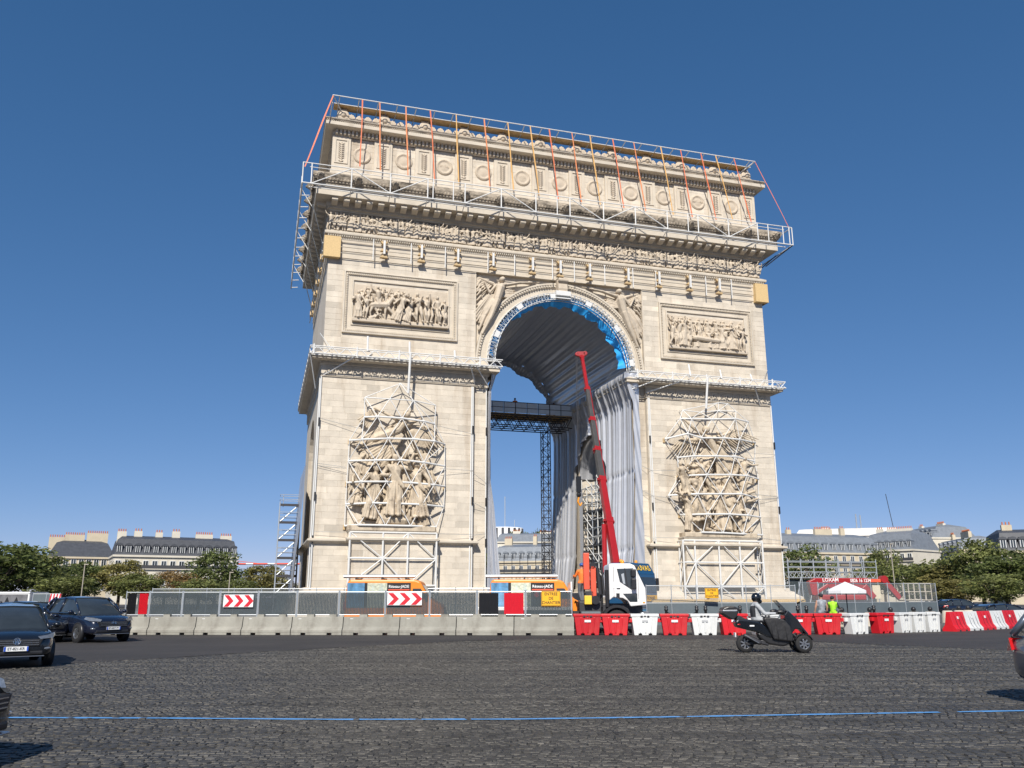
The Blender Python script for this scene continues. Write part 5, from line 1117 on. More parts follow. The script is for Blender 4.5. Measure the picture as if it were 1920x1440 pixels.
def car(label, loc, rz, paint, L=4.7, Wd=1.88, H=1.69, plate=None, badge=None, rimmat=ALLOY, detail=True, name='car', rear=True):
    t = thing(name, label, 'car', loc, rz); sx, sy, sz = L/4.7, Wd/1.88, H/1.69
    S = [(-2.33,.48,.90,.66),(-2.25,.34,1.04,.82),(-1.95,.29,1.10,.91),(-1.4,.26,1.09,.935),(-.5,.25,1.07,.94),(.4,.25,1.05,.94),(1.0,.25,1.035,.935),(1.35,.26,1.01,.925),(1.8,.28,.96,.90),(2.12,.29,.88,.84),(2.27,.32,.78,.74),(2.34,.38,.68,.60)]
    secs = []
    for x, zb, zt, w_ in S:
        h = zt-zb; half = [(w_*.82,zb),(w_*.97,zb+.1*h),(w_,zb+.38*h),(w_*1.0,zb+.62*h),(w_*.965,zt-.10*h),(w_*.90,zt-.015),(w_*.5,zt+.025),(0,zt+.035)]
        ring = [(x*sx, y*sy, z*sz) for y, z in half]+[(x*sx,-y*sy,z*sz) for y, z in half[-2::-1]]; secs.append(ring)
    m = M(); loft(m, secs); obj('body', m, paint, t, True, sub=1)
    Gs = [(-2.2,1.06,1.10,.84,.74),(-1.88,1.07,1.50,.86,.63),(-1.35,1.07,1.64,.87,.66),(-.4,1.06,1.685,.87,.68),(.3,1.05,1.64,.86,.665),(.75,1.04,1.40,.84,.72),(1.28,1.02,1.07,.80,.76)]
    secs = []
    for x, zb, zr, wb, wr in Gs:
        half = [(wb,zb-.06),(wb,zb+.02),(wr+(wb-wr)*.35,zb+(zr-zb)*.6),(wr,zr-.04),(wr*.8,zr),(0,zr+.015)]
        secs.append([(x*sx,y*sy,z*sz) for y, z in half]+[(x*sx,-y*sy,z*sz) for y, z in half[-2::-1]])
    m = M(); loft(m, secs); gl = obj('windows', m, GLASS, t, True)
    m = M(); rs_ = []
    for x, zb, zr, wb, wr in Gs[1:5]: rs_.append([(x*sx,y*sy,(z+.014)*sz) for y, z in ((wr+.02,zr-.08),(wr+.005,zr-.03),(wr*.8,zr),(0,zr+.015),(-wr*.8,zr),(-wr-.005,zr-.03),(-wr-.02,zr-.08))])
    n = 7; m.add([p for s in rs_ for p in s], [(j*n+i, j*n+i+1, (j+1)*n+i+1, (j+1)*n+i) for j in range(3) for i in range(n-1)]); obj('roof', m, paint, t, True)
    for s in (-1, 1):
        Pp = lambda x, y, z: (x*sx, s*y*sy, z*sz)
        for pp_, rr_ in (((Pp(1.26,.815,1.04), Pp(.75,.75,1.40), Pp(.28,.675,1.64)), .035), ((Pp(-1.35,.68,1.64), Pp(-1.9,.66,1.48), Pp(-2.2,.80,1.08)), .06), ((Pp(-.42,.885,1.05), Pp(-.4,.70,1.66)), .04), ((Pp(-1.45,.885,1.07), Pp(-1.3,.70,1.62)), .05)): obj('pillar', M().path(pp_, rr_), paint, t, True)
        for x in (-1.4, 1.42): 
            obj('wheel_arch', M().lathe([(.39*sz,s*.80*sy),(.40*sz,s*.945*sy),(.36*sz,s*.95*sy),(.30*sz,s*.90*sy)], 24, (x*sx,0,.36*sz), 'y', cap=True), BLACK, t, True)
            wheel(t, x*sx, s*.855*sy, .355*sz if H > 1.6 else .315, .22, s, rimmat)
        m = M(); m.ell(Pp(.98,1.05,1.13), (.09,.10,.07)); m.tube(Pp(1.0,.9,1.08), Pp(.98,1.0,1.1), .025); obj('mirror', m, paint, t, True)
        m = M(); m.add([Pp(2.30,.50,.80),Pp(2.10,.80,.83),Pp(1.86,.895,.90),Pp(1.95,.86,.945),Pp(2.15,.66,.91),Pp(2.28,.46,.85),Pp(2.36,.52,.78),Pp(2.14,.835,.80),Pp(1.84,.92,.87),Pp(1.93,.885,.95),Pp(2.17,.68,.925),Pp(2.34,.46,.85)], [(0,1,2,3,4,5),(6,7,8,9,10,11),(0,6,7,1),(1,7,8,2),(2,8,9,3),(3,9,10,4),(4,10,11,5),(5,11,6,0)]); obj('headlight', m, LAMP, t)
        m = M(); m.add([Pp(-2.30,.60,.86),Pp(-2.26,.80,.84),Pp(-2.0,.925,.92),Pp(-2.02,.90,1.03),Pp(-2.26,.74,1.02),Pp(-2.36,.60,.84),Pp(-2.31,.83,.82),Pp(-2.0,.95,.9),Pp(-2.02,.93,1.05),Pp(-2.30,.75,1.04)], [(0,1,2,3,4),(5,6,7,8,9),(0,5,6,1),(1,6,7,2),(2,7,8,3),(3,8,9,4),(4,9,5,0)]); obj('tail_light', m, TAIL, t)
        if detail:
            for x in (-.95, .05): obj('door_handle', M().box(x*sx-.1,x*sx+.1,s*.955*sy-.012,s*.955*sy+.012,.86*sz,.895*sz), CHROME, t, bev=.008)
            m = M()
            for x in (-.42, .62): m.box(x*sx-.006,x*sx+.006,s*.943*sy-.004,s*.943*sy+.004,.32*sz,1.0*sz)
            obj('door_gap', m, BLACK, t)
            obj('sill', M().box(-1.0*sx,1.0*sx,s*.93*sy-.02,s*.93*sy+.02,.24*sz,.34*sz), BLACK, t, bev=.01)
            m = M(); m.path([Pp(1.1,.86,1.06), Pp(.2,.895,1.085), Pp(-1.5,.90,1.10), Pp(-1.9,.82,1.3)], .012); obj('window_trim', m, CHROME, t)
            m = M(); m.ell(Pp(2.2,.66,.52), (.10,.14,.05)); obj('fog_lamp', m, LAMP, t, True)
    m = M(); m.prism([(-.52*sy,.58*sz),(.52*sy,.58*sz),(.60*sy,.78*sz),(-.60*sy,.78*sz)], 'x', 2.2*sx, 2.352*sx); gr = obj('grille', m, BLACK, t, bev=.02)
    for k in range(3): obj('grille_bar', M().box(2.35*sx,2.365*sx,-.5*sy,.5*sy,(.62+.055*k)*sz,(.635+.055*k)*sz), CHROME, gr)
    obj('lower_intake', M().box(2.2*sx,2.335*sx,-.62*sy,.62*sy,.36*sz,.47*sz), BLACK, t, bev=.03); obj('skid_trim', M().box(2.2*sx,2.34*sx,-.66*sy,.66*sy,.31*sz,.335*sz), ALLOY, t, bev=.01)
    m = M()
    if badge == 'W':
        for i in range(20): a, b = 2*PI*i/20, 2*PI*(i+1)/20; m.tube((0,.075*math.cos(a),.075*math.sin(a)),(0,.075*math.cos(b),.075*math.sin(b)),.010,5)
        for p, q in (((-.05,.055),(-.025,-.055)),((-.025,-.055),(0,.0)),((0,0),(.025,-.055)),((.025,-.055),(.05,.055)),((-.028,.066),(0,.012)),((0,.012),(.028,.066))): m.tube((0,p[0],p[1]),(0,q[0],q[1]),.008,5)
    elif badge == 'H':
        for i in range(20): a, b = 2*PI*i/20, 2*PI*(i+1)/20; m.tube((0,.10*math.cos(a),.05*math.sin(a)),(0,.10*math.cos(b),.05*math.sin(b)),.008,5)
        for p, q in (((-.055,-.035),(-.035,.038)),((.035,-.038),(.055,.035)),((-.045,.002),(.045,-.002))): m.tube((0,p[0],p[1]),(0,q[0],q[1]),.009,5)
    if m.v: obj('badge', m, CHROME, t).location = (2.385*sx,0,.73*sz)
    if plate:
        p = obj('number_plate', M().box(-.26,.26,-.012,.012,-.055,.055), PLATE, t, bev=.004, mw=Matrix.Translation((2.375*sx,0,.53*sz)) @ Matrix.Rotation(PI/2,4,'Z'))
        obj('plate_band', M().box(-.259,-.215,-.015,-.0122,-.053,.053), PLATEB, p); obj('plate_band', M().box(.225,.259,-.015,-.0122,-.053,.053), PLATEB, p)
        obj('lettering', text(plate, .088, .002, .92), INK, p).location = (0,-.014,0)
    return t
hd = lambda a: VR+R(a)
car('dark blue SUV turning toward the camera in front of the concrete blocks', (-32.85,-34.75,0), R(-56), NAVY, plate='EF 602T PY', badge='H', name='suv')
car('black hatchback with number plate ET-821-KR driving toward the camera', G(40,20.6)-V((.31,-.95,0))*2.12, R(-71), BLKCAR, 4.25, 1.79, 1.47, 'ET-821-KR', 'W')
p = G(20,8.6)-RT*.15; car('black car whose front end pokes in at the lower left edge', p-RT*2.16, VR, BLKCAR, 4.3, 1.8, 1.48)
GREYCAR = mat('grey_car_paint', (.10,.12,.15), .3, .4, var=.1, sc=3, coat=1.0)
p = G(1909,12.7)+RT*.55; car('grey car whose tail with red lamp pokes in at the right edge', p+RT*2.15+FH*.75, VR, GREYCAR, 4.3, 1.8, 1.6)
car('black car waiting behind the hatchback, beside the left hoarding', G(66,37), R(-40), BLKCAR, 4.3, 1.8, 1.5, detail=False); car('dark blue car half hidden behind the hatchback roof', G(38,33), R(-42), NAVY, 4.2, 1.78, 1.45, detail=False)
car('dark blue parked car showing its roof above the pale stone bollards', G(1797,78), hd(12), NAVY, 4.4, 1.8, 1.4, detail=False)
car('dark car passing low behind the wedge-shaped barriers', G(1877,52), hd(15), NAVY, 4.2, 1.75, 1.2, detail=False)
# orange vans
MAPM = mat('map_print', (.50,.52,.40), .5, var=.5, sc=7, detail=8, stain=((.25,.4,.5), .7, (3,3,3), .52)); BLUEP = mat('blue_print', (.10,.25,.42), .4, var=.6, sc=2.2, detail=3)
def van(label, d, x0px, x1px):
    p = G(x0px, d); k = FPX/d*1.0; L = 4.95
    t = thing('van', label, 'van', V((p.x,p.y,.15)), VR, 'orange vans behind the screens')
    z0 = .35; zr = 2.36
    body = [(0.0,.45),(0,1.3),(.10,zr-.12),(.22,zr),(3.45,zr),(3.75,zr-.10),(4.22,1.45),(4.80,1.12),(4.95,.9),(4.95,.45),(4.6,.32),(.2,.32)]
    m = M(); m.prism(body, 'y', 0, 1.95); obj('body', m, ORANGE, t, bev=.09)
    obj('blue_print', M().box(.12,.98,-.012,.004,1.0,zr-.16), BLUEP, t); obj('dark_band', M().box(.98,1.12,-.012,.004,1.0,zr-.16), INK, t)
    obj('map_print', M().box(1.12,2.1,-.012,.004,1.0,zr-.16), MAPM, t); pn = obj('black_panel', M().box(2.1,3.28,-.012,.004,1.0,zr-.16), INK, t)
    obj('lettering', text('Réseau-JADE', .19, .003), WINK, pn).location = (2.69,-.016,zr-.34); obj('red_line', M().box(2.16,3.22,-.016,-.0125,zr-.53,zr-.47), CORAL, pn)
    for i in range(3): obj('round_sign', M().lathe([(.0,-.018),(.11,-.018),(.115,-.0125)], 18, (2.4+.29*i,0,zr-.75), 'y', cap=False), SIGNR, pn)
    obj('side_window', M().prism([(3.38,1.42),(4.12,1.42),(3.78,1.92),(3.38,1.92)], 'y', -.012, .004), GLASS, t)
    obj('windscreen', M().add([(4.20,.16,1.49),(4.20,1.79,1.49),(3.80,1.66,2.08),(3.80,.29,2.08)], [(0,1,2,3)]).xf(Matrix.Translation((.035,0,.03))), LGLASS, t)
    obj('mirror', M().box(3.98,4.12,-.2,-.06,1.42,1.68), BLACK, t, bev=.03); obj('bumper', M().box(4.55,5.02,.03,1.92,.32,.6), BLACK, t, bev=.06)
    m = M(); m.tube((-.15,.35,zr+.17),(3.45,.35,zr+.17),.085,12); obj('pipe_carrier', m, GALV, t); 
    for x in (.5,1.8,3.0): obj('roof_bar', M().box(x-.03,x+.03,.1,1.85,zr-.01,zr+.08), DSTEEL, t)
    for x in (1.0,4.1):
        for y, s in ((.12,-1),(1.83,1)): wheel(t, x, y, .32, .2, s, ALLOY)
    obj('rear_light', M().box(-.02,.06,-.006,.1,.9,1.3), TAIL, t)
van('orange van with map print behind the right chevron sign', 42.0, 646, 840); van('orange van with map print behind the black and red screens', 42.0, 916, 1090)
# white lorry with folded loader crane
d0 = 39.6; k0 = FPX/d0; tp = G(1143,d0); T4 = lambda px, py: ((px-1143)/k0, 1.65+(1119.6-py)/k0)
t = thing('white_truck', 'white cab-over truck with folded orange loader crane behind its cab', 'truck', tp, VR); wt = t
m = M(); m.prism([T4(*q) for q in ((1143,1126),(1143,1061),(1146,1058),(1184,1058),(1192,1062),(1211,1104),(1212,1134),(1182,1137),(1177,1127),(1168,1122),(1150,1120))], 'y', 0, 2.3); cab = obj('cab', m, TRUCKW, t, bev=.05)
obj('side_window', M().prism([T4(*q) for q in ((1158,1068),(1189,1067),(1194,1106),(1184,1106),(1163,1092))], 'y', -.012, .005), GLASS, cab); obj('kerb_window', M().prism([T4(*q) for q in ((1168,1113.5),(1195,1113),(1195,1128.5),(1181,1128.5))], 'y', -.012, .005), GLASS, cab)
x, z = T4(1154,1098); obj('sticker', M().box(x-.15,x+.15,-.01,.003,z-.14,z+.14), PLATE, cab); x, z = T4(1158,1116.5); obj('vent', M().box(x-.06,x+.1,-.01,.003,z-.09,z+.09), BLACK, cab)
m = M(); v0 = [T4(1193.5,1064), T4(1210.5,1103)]; m.add([(v0[0][0]+.03,.15,v0[0][1]),(v0[0][0]+.03,2.15,v0[0][1]),(v0[1][0]+.03,2.2,v0[1][1]),(v0[1][0]+.03,.1,v0[1][1])], [(0,1,2,3)]); obj('windscreen', m, GLASS, cab)
for a, b in ((1069,1083),(1086,1106)): x0, z1 = T4(1184,a); x1, z0 = T4(1195,b); obj('mirror', M().box(x0,x1-.05,-.28,-.1,z0,z1), BLACK, t, bev=.04)
m = M()
for px_ in (1151.5, 1197.5): a_, b_ = T4(px_, 1064), T4(px_, 1124); m.box(a_[0]-.008, a_[0]+.008, -.006, .004, b_[1], a_[1])
obj('door_gap', m, BLACK, cab); x, z = T4(1157,1104); obj('door_handle', M().box(x,x+.16,-.03,.0,z-.02,z+.02), BLACK, cab); x, z = T4(1150,1066); obj('sun_visor', M().box(T4(1186,0)[0],T4(1199,0)[0],.05,2.25,T4(0,1066)[1],T4(0,1061)[1]), DSTEEL, cab, bev=.02)
obj('window_pillar', M().prism([T4(*q) for q in ((1172,1067),(1174,1067),(1178,1101),(1176,1100))], 'y', -.016, -.0125), BLACK, cab); obj('seat_back', M().prism([T4(*q) for q in ((1166,1078),(1171,1076),(1173,1096),(1169,1095))], 'y', -.015, -.0125), GALV, cab)
obj('grille', M().box(T4(1211,0)[0],T4(1213.5,0)[0],.3,2.0,T4(0,1130)[1],T4(0,1112)[1]), DSTEEL, cab, bev=.01); x, z = T4(1205,1131); obj('marker_light', M().box(x,x+.1,-.012,.0,z,z+.06), AMBER, cab)
x, z = T4(1172,1055); obj('beacon', M().lathe([(.09,-.08),(.09,.06),(.03,.12)], 10, (x,.6,z)), AMBER, t, True)
cw = T4(1156,1163)
m = M()
for i in range(13):
    a0, a1 = PI*(.04+.92*i/13), PI*(.04+.92*(i+1)/13); r0, r1 = .60, .72
    m.add([(cw[0]+r*math.cos(a), y, .57+r*math.sin(a)) for a in (a0, a1) for r in (r0, r1) for y in (-.05, .45)], [(0,1,3,2),(4,6,7,5),(0,2,6,4),(1,5,7,3),(2,3,7,6),(0,4,5,1)])
obj('mudguard', m, BLACK, t); wheel(t, cw[0], .16, .53, .32, -1, CRRED, 8); wheel(t, cw[0], 2.1, .53, .32, 1, CRRED, 8)
wheel(t, cw[0]-4.2, .2, .53, .5, -1, GALV, 8); wheel(t, cw[0]-4.2, 2.1, .53, .5, 1, GALV, 8)
obj('engine_block', M().box(-.3,1.6,.45,1.9,.45,1.35), DSTEEL, t, bev=.05); obj('chassis', M().box(-6.0,1.2,.6,.8,.75,1.0).box(-6.0,1.2,1.5,1.7,.75,1.0), DSTEEL, t); obj('step', M().box(1.0,1.55,.0,.3,.35,.75), BLACK, t, bev=.03); obj('fuel_tank', M().box(-1.35,-.4,.05,.6,.5,1.0), GREYPANEL, t, bev=.06)
obj('bumper', M().box(1.45,1.82,.0,2.3,.45,.95), GALV, t, bev=.05); obj('headlight', M().box(1.55,1.83,-.01,.3,.8,1.0), LAMP, t, bev=.04)
obj('load_bed', M().box(-6.2,-1.75,0,2.3,1.05,1.2), TRUCKW, t, bev=.02); obj('headboard', M().box(-1.82,-1.75,0,2.3,1.2,2.35), TRUCKW, t, bev=.01)
x0, z0 = T4(1096,1106); x1, z1 = T4(1107,1038); ob = obj('crane_column', M().box(x0,x1,.15,.62,z0,z1), CORAL, t, bev=.03); obj('column_cap', M().box(x0+.02,x1-.02,.17,.6,z1,z1+.09), BLACK, ob)
x0, z0 = T4(1109,1119); x1, z1 = T4(1119,1062); obj('crane_arm', M().box(x0,x1,.1,.5,z0,z1), CORAL, t, bev=.03)
m = M(); a = T4(1113,1062); m.lathe([(.16,.1),(.16,.55)], 14, (a[0],0,a[1]), 'y'); m.tube((a[0]+.02,.3,a[1]+.3),(a[0]+.1,.3,a[1]-.6),.09,8); obj('crane_joint', m, BLACK, t); m = M(); a2 = T4(1117,1125); m.lathe([(.2,.08),(.2,.55)], 14, (a2[0],0,a2[1]), 'y'); obj('crane_joint', m, BLACK, t)
m = M(); m.tube((x1+.2,.3,z0+.1),(x1+.1,.3,z1-.1),.08,8); m.tube((x1+.38,.3,z0+.05),(x1+.3,.4,z1+.1),.05,8); m.box(x0-.25,x0+.1,.1,.5,z0-.15,z0+.25); obj('hydraulics', m, DSTEEL, t)
x0, z0 = T4(1101,1133); obj('control_box', M().box(x0-.12,x0+.22,.05,.4,z0,z0+.4), YINK, t, bev=.02); obj('crane_base', M().box(x0-.35,x0+.7,.4,1.9,.95,1.45), DSTEEL, t, bev=.04); m = M(); x0, _ = T4(1140,1100); m.tube((x0,.3,1.2),(x0,.3,2.9),.10,10); m.tube((x0-.25,.5,1.2),(x0-.25,.5,2.6),.07,10); obj('intake_pipe', m, BLACK, t)
# blue crane lorry and its boom
p = G(1214,49.6); t = thing('crane_truck', 'blue truck with UVAS lettering carrying a tall red telescopic crane', 'crane truck', p, VR-R(38)); ct = t
m = M(); m.prism([(-2.1,.9),(-2.1,3.3),(-1.7,3.62),(-.5,3.62),(-.12,3.0),(0,1.9),(0,.7),(-1.6,.7)], 'y', -1.25, 1.25); cb = obj('cab', m, TRUCKB, t, bev=.08)
obj('windscreen', M().add([(-.085,-1.08,2.78),(-.085,1.08,2.78),(.012,1.12,1.92),(.012,-1.12,1.92)], [(0,3,2,1)]).xf(Matrix.Translation((.02,0,0))), GLASS, cb)
obj('name_board', M().add([(-.50,-1.1,3.56),(-.50,1.1,3.56),(-.14,1.15,2.95),(-.14,-1.15,2.95)], [(0,3,2,1)]).xf(Matrix.Translation((.035,0,.02))), TRUCKB, cb)
lt = obj('lettering', text('DUVAS', .50, .004, 1.15), YINK, cb); lt.matrix_local = Matrix.Translation((-.265,0,3.30)) @ Matrix.Rotation(PI/2,4,'Z') @ Matrix.Rotation(R(-30.5),4,'X')
bx = obj('sign_board', M().box(.02,.05,-1.1,1.1,1.4,1.75), SIGNY, cb); o = obj('lettering', text('EXCEPTIONNEL', .26, .003, .95), INK, bx); o.matrix_local = Matrix.Translation((.056,0,1.575)) @ Matrix.Rotation(PI/2,4,'Z')
for k in range(4): obj('grille_bar', M().box(.0,.03,-.8,.8,.98+.09*k,1.02+.09*k), GALV, cb)
obj('lower_trim', M().box(-.02,.05,-1.2,1.2,.72,.94), mat('pale_blue_paint', (.12,.30,.48), .35, var=.08, sc=3), cb, bev=.02)
for s in (-1, 1):
    obj('headlight', M().box(.0,.05,s*.98-.16,s*.98+.16,1.02,1.22), LAMP, cb, bev=.02); obj('mirror', M().box(-.15,-.02,s*1.42-.13,s*1.42+.13,2.0,2.75), BLACK, cb, bev=.04); rod('mirror_arm', (-.1,s*1.25,2.7), (-.08,s*1.42,2.72), .03, BLACK, cb)
    for x in (-.9,-4.5,-6.0): wheel(t, x, s*1.08, .52, .35, s, GALV, 8)
    obj('beacon', M().lathe([(.1,0),(.1,.12),(.04,.2)], 10, (-1.2,s*.9,3.62)), AMBER, cb, True)
obj('deck', M().box(-8.0,-2.2,-1.25,1.25,.9,1.25), DSTEEL, t, bev=.03); obj('turret', M().box(-5.0,-3.6,-.6,.6,1.25,1.9), DSTEEL, t, bev=.08)
B0 = CAM+ray(1157,1075)*53.0; B1 = CAM+ray(1091,668)*72.0
def bt(py):
    lo, hi = 0., 1.
    for _ in range(40):
        mid = (lo+hi)/2; q = B0.lerp(B1, mid)-CAM; y = 720-FPX*q.dot(U2)/q.dot(FW)
        if y > py: lo = mid
        else: hi = mid
    return B0.lerp(B1, lo)
inv = (Matrix.Translation(p) @ Matrix.Rotation(VR-R(38),4,'Z')).inverted()
seq = [(1075,975,.45,CRRED),(975,898,.42,CRRED),(898,842,.39,CRGREY),(842,786,.36,CRGREY),(786,728,.31,CRGREY),(728,668,.25,CRRED)]
for i, (a, b, s, mt) in enumerate(seq):
    q0, q1 = bt(a), bt(b); dv = (q1-q0).normalized(); up = V((0,-.9,.4))
    m = M(); m.bar(q0-dv*.3, q1, s, s*1.1, up=up); m.xf(inv); sec = obj('boom_section', m, mt, t, bev=.04)
    m = M(); m.bar(q1-dv*.35, q1+dv*.1, s*1.22, s*1.22, up=up); m.bar(q1-dv*.25, q1-dv*.05, s*1.7, s*.5, up=up); m.xf(inv); obj('collar', m, CRRED, sec, bev=.02)
    if mt is CRGREY: m = M(); sd = dv.cross(up).normalized(); m.bar(q0+sd*s*.5, q1+sd*s*.5, .10, s*1.0, up=up); m.xf(inv); obj('red_edge', m, CRRED, sec)
tipm = M(); dv = (B1-B0).normalized(); tipm.box(-.42,.3,-.2,.2,-.1,.32); tipm.lathe([(.2,-.2),(.2,.2)], 14, (.28,0,.16), 'y'); tipm.lathe([(.17,-.2),(.17,.2)], 14, (-.42,0,.1), 'y'); tipm.xf(Matrix.Translation(B1+dv*.1) @ Matrix.Rotation(VR,4,'Z')).xf(inv); obj('boom_head', tipm, CRRED, t, bev=.05)
q = B1+RT*(-.5); m = M(); m.tube(q, V((q.x,q.y,HZ(900,71))), .03, 6); m.tube(q+RT*.12, V((q.x,q.y,HZ(900,71)))+RT*.12, .02, 6); m.xf(inv); obj('hoist_cable', m, DSTEEL, t)
q = V((q.x,q.y,HZ(905,71))); m = M(); m.bar(q, q-V((0,0,1.3)), .35, .3); m.ell(q-V((0,0,1.5)),.22); m.xf(inv); hb = obj('hook_block', m, BLACK, t); m = M(); m.path([q-V((0,0,1.7)), q-V((0.1,0,2.1)), q-V((-.1,0,2.4)), q-V((-.25,0,2.15))], .07, 8); m.xf(inv); obj('hook', m, AMBER, hb)
q0, q1 = bt(1075)+RT*(-.75), bt(985)+RT*(-.35); m = M(); m.tube(q0, q1, .16, 10); m.xf(inv); obj('lift_ram', m, CRRED, t)
# red boom lift
d1 = 58.0; k1 = FPX/d1; lp_ = G(1525,d1); T5 = lambda px, py: ((px-1525)/k1, 1.65+(1119.6-py)/k1)
t = thing('boom_lift', 'red boom lift with LOXAM lettering parked behind the white parasol', 'boom lift', lp_, VR)
a, b = T5(1528,1085.5), T5(1632,1095.5); m = M(); m.box(a[0],b[0],0,.5,b[1],a[1]); mb = obj('main_boom', m, CRRED, t, bev=.04)
obj('lettering', text('LOXAM', .34, .003, .95), WINK, mb).location = (T5(1560,1089)[0],-.012,T5(1560,1089.2)[1]); obj('lettering', text('0826 16 1234', .32, .003, .80), WINK, mb).location = (T5(1616.5,1090)[0],-.012,T5(1616,1090.4)[1])
a, b = T5(1632,1088), T5(1664,1093); obj('inner_boom', M().box(a[0]-.1,b[0],.08,.42,b[1]-.02,a[1]+.02), CORAL, t, bev=.03)
m = M(); a, b = T5(1662,1088), T5(1690,1123); m.bar((a[0],.25,a[1]),(b[0],.25,b[1]),.34,.30,up=(0,1,0)); obj('jib', m, CRRED, t, bev=.03); m = M(); m.lathe([(.25,-.02),(.25,.52)], 14, (a[0],0,a[1]), 'y'); obj('jib_knuckle', m, CRRED, t)
m = M(); q = [T5(1690,1126), T5(1742,1111)]; x0, x1 = q[0][0], q[1][0]; z0, z1 = q[0][1], q[0][1]+1.1
for x in np.linspace(x0,x1,6): m.tube((x,-.4,z0),(x,-.4,z1),.028,6); m.tube((x,.5,z0),(x,.5,z1),.028,6)
for z in (z0,z0+.55,z1):
    for y in (-.4,.5): m.tube((x0,y,z),(x1,y,z),.028,6)
    for x in (x0,x1): m.tube((x,-.4,z),(x,.5,z),.028,6)
obj('basket_rails', m, mat('cream_rails', (.5,.45,.36), .5, var=.1, sc=4), t); obj('basket_floor', M().box(x0,x1,-.4,.5,z0-.06,z0), DSTEEL, t)
m = M(); m.prism([T5(*q) for q in ((1519,1092),(1532,1086),(1536,1102),(1530,1118),(1523,1116))], 'y', -.05, .6); obj('tower_arm', m, CRRED, t, bev=.03); m = M(); a, b = T5(1530,1114), T5(1556,1098); m.bar((a[0],.1,a[1]),(b[0],.1,b[1]),.22,.2,up=(0,1,0)); a, b = T5(1556,1098), T5(1626,1104); m.bar((a[0],.25,a[1]),(b[0],.25,b[1]),.4,.35,up=(0,1,0)); a, b = T5(1623,1100), T5(1640,1122); m.bar((a[0],.2,a[1]),(b[0],.2,b[1]),.4,.4,up=(0,1,0)); obj('lower_arms', m, CRRED, t, bev=.03)
a, b = T5(1532,1116), T5(1622,1126); obj('turntable', M().box(a[0],b[0],-.3,1.1,b[1],a[1]), CRRED, t, bev=.08); obj('chassis', M().box(a[0]+.3,b[0]+.4,-.3,1.5,.55,b[1]-.02), DSTEEL, t, bev=.04); a, b = T5(1641,1099), T5(1656,1124); obj('cream_cabinet', M().box(a[0],b[0],.3,1.0,b[1],a[1]), mat('cream_paint', (.62,.55,.40), .5, var=.06, sc=3), t, bev=.02)
for x in (1.0,3.6):
    for y, s in ((-.3,-1),(1.5,1)): wheel(t, x, y, .45, .35, s, SIGNW, 6)
# parasol
p = G(1587,46); t = thing('parasol', 'white market parasol open in front of the red boom lift', 'parasol', p, VR); rod('pole', (0,0,0), (0,0,2.42), .03, BLACK, t)
m = M(); n = 8; pts = [(1.05*math.cos(2*PI*i/n+.2), 1.05*math.sin(2*PI*i/n+.2), 1.98) for i in range(n)]
for i in range(n):
    a, b = V(pts[i]), V(pts[(i+1) % n]); mid = (a+b)/2-V((0,0,.02)); m.add([(0,0,2.44), a, mid, b], [(0,1,2),(0,2,3)]); m.add([a, b, b-V((0,0,.16)), a-V((0,0,.16))], [(0,1,2,3)])
obj('canopy', m, SIGNW, t)
for i in range(n): rod('rib', (0,0,2.4), (pts[i][0]*.98,pts[i][1]*.98,1.975), .012, GALV, t, 5)
# van with printed sides at the far left
p = G(-8,50); t = thing('white_van', 'white-roofed van with dark printed side at the far left edge', 'van', p, VR); MUR = mat('printed_side', (.14,.14,.15), .6, var=.5, sc=2.5)
obj('box_body', M().box(-2.0,2.0,0,2.0,.5,1.98), TRUCKW, t, bev=.06); obj('print', M().box(-.2,1.9,-.012,.003,.6,1.86), MUR, t)
for x in (.7,1.25): obj('pointed_window', M().prism([(x-.16,.7),(x+.16,.7),(x+.16,1.35),(x,1.72),(x-.16,1.35)], 'y', -.02, -.013), INK, t)
obj('roof_edge', M().box(-2.02,2.02,-.03,2.03,1.93,2.0), SIGNW, t); obj('cab_window', M().prism([(-1.9,1.1),(-1.0,1.1),(-.7,1.8),(-1.7,1.8)], 'y', -.012, .003), GLASS, t)
for x in (-1.3,1.3): wheel(t, x, .1, .34, .2, -1); wheel(t, x, 1.9, .34, .2, 1)
# ---------------------------------------------------------------- people
def paint_regions(me, rules, mats):
    me.materials.clear()
    for m in mats: me.materials.append(m)
    n = len(me.polygons); c = np.zeros(n*3); me.polygons.foreach_get('center', c); c = c.reshape(-1,3); idx = np.zeros(n, np.int32)
    for k, f in rules: idx[f(c)] = k
    me.polygons.foreach_set('material_index', idx)
def fingers(m, w_, d, s, L=.085):                     # palm and five curled fingers at a wrist
    w_, d = V(w_), V(d).normalized(); side = d.cross(V((0,0,1))).normalized(); dn = side.cross(d).normalized()*-1
    m.cap(w_, w_+d*.07, .036, .04)
    for i in range(4):
        b = w_+d*.085+side*(.018*(i-1.5)); k = L*(.85,1,.95,.75)[i]; mid = b+d*k*.5; m.cap(b, mid, .0095, .009, 6); m.cap(mid, mid+(d*.5-V((0,0,.85)))*k*.5, .009, .008, 6)
    m.cap(w_+d*.03+side*.03*s, w_+d*.07+side*.055*s-V((0,0,.02)), .011, .009, 6)
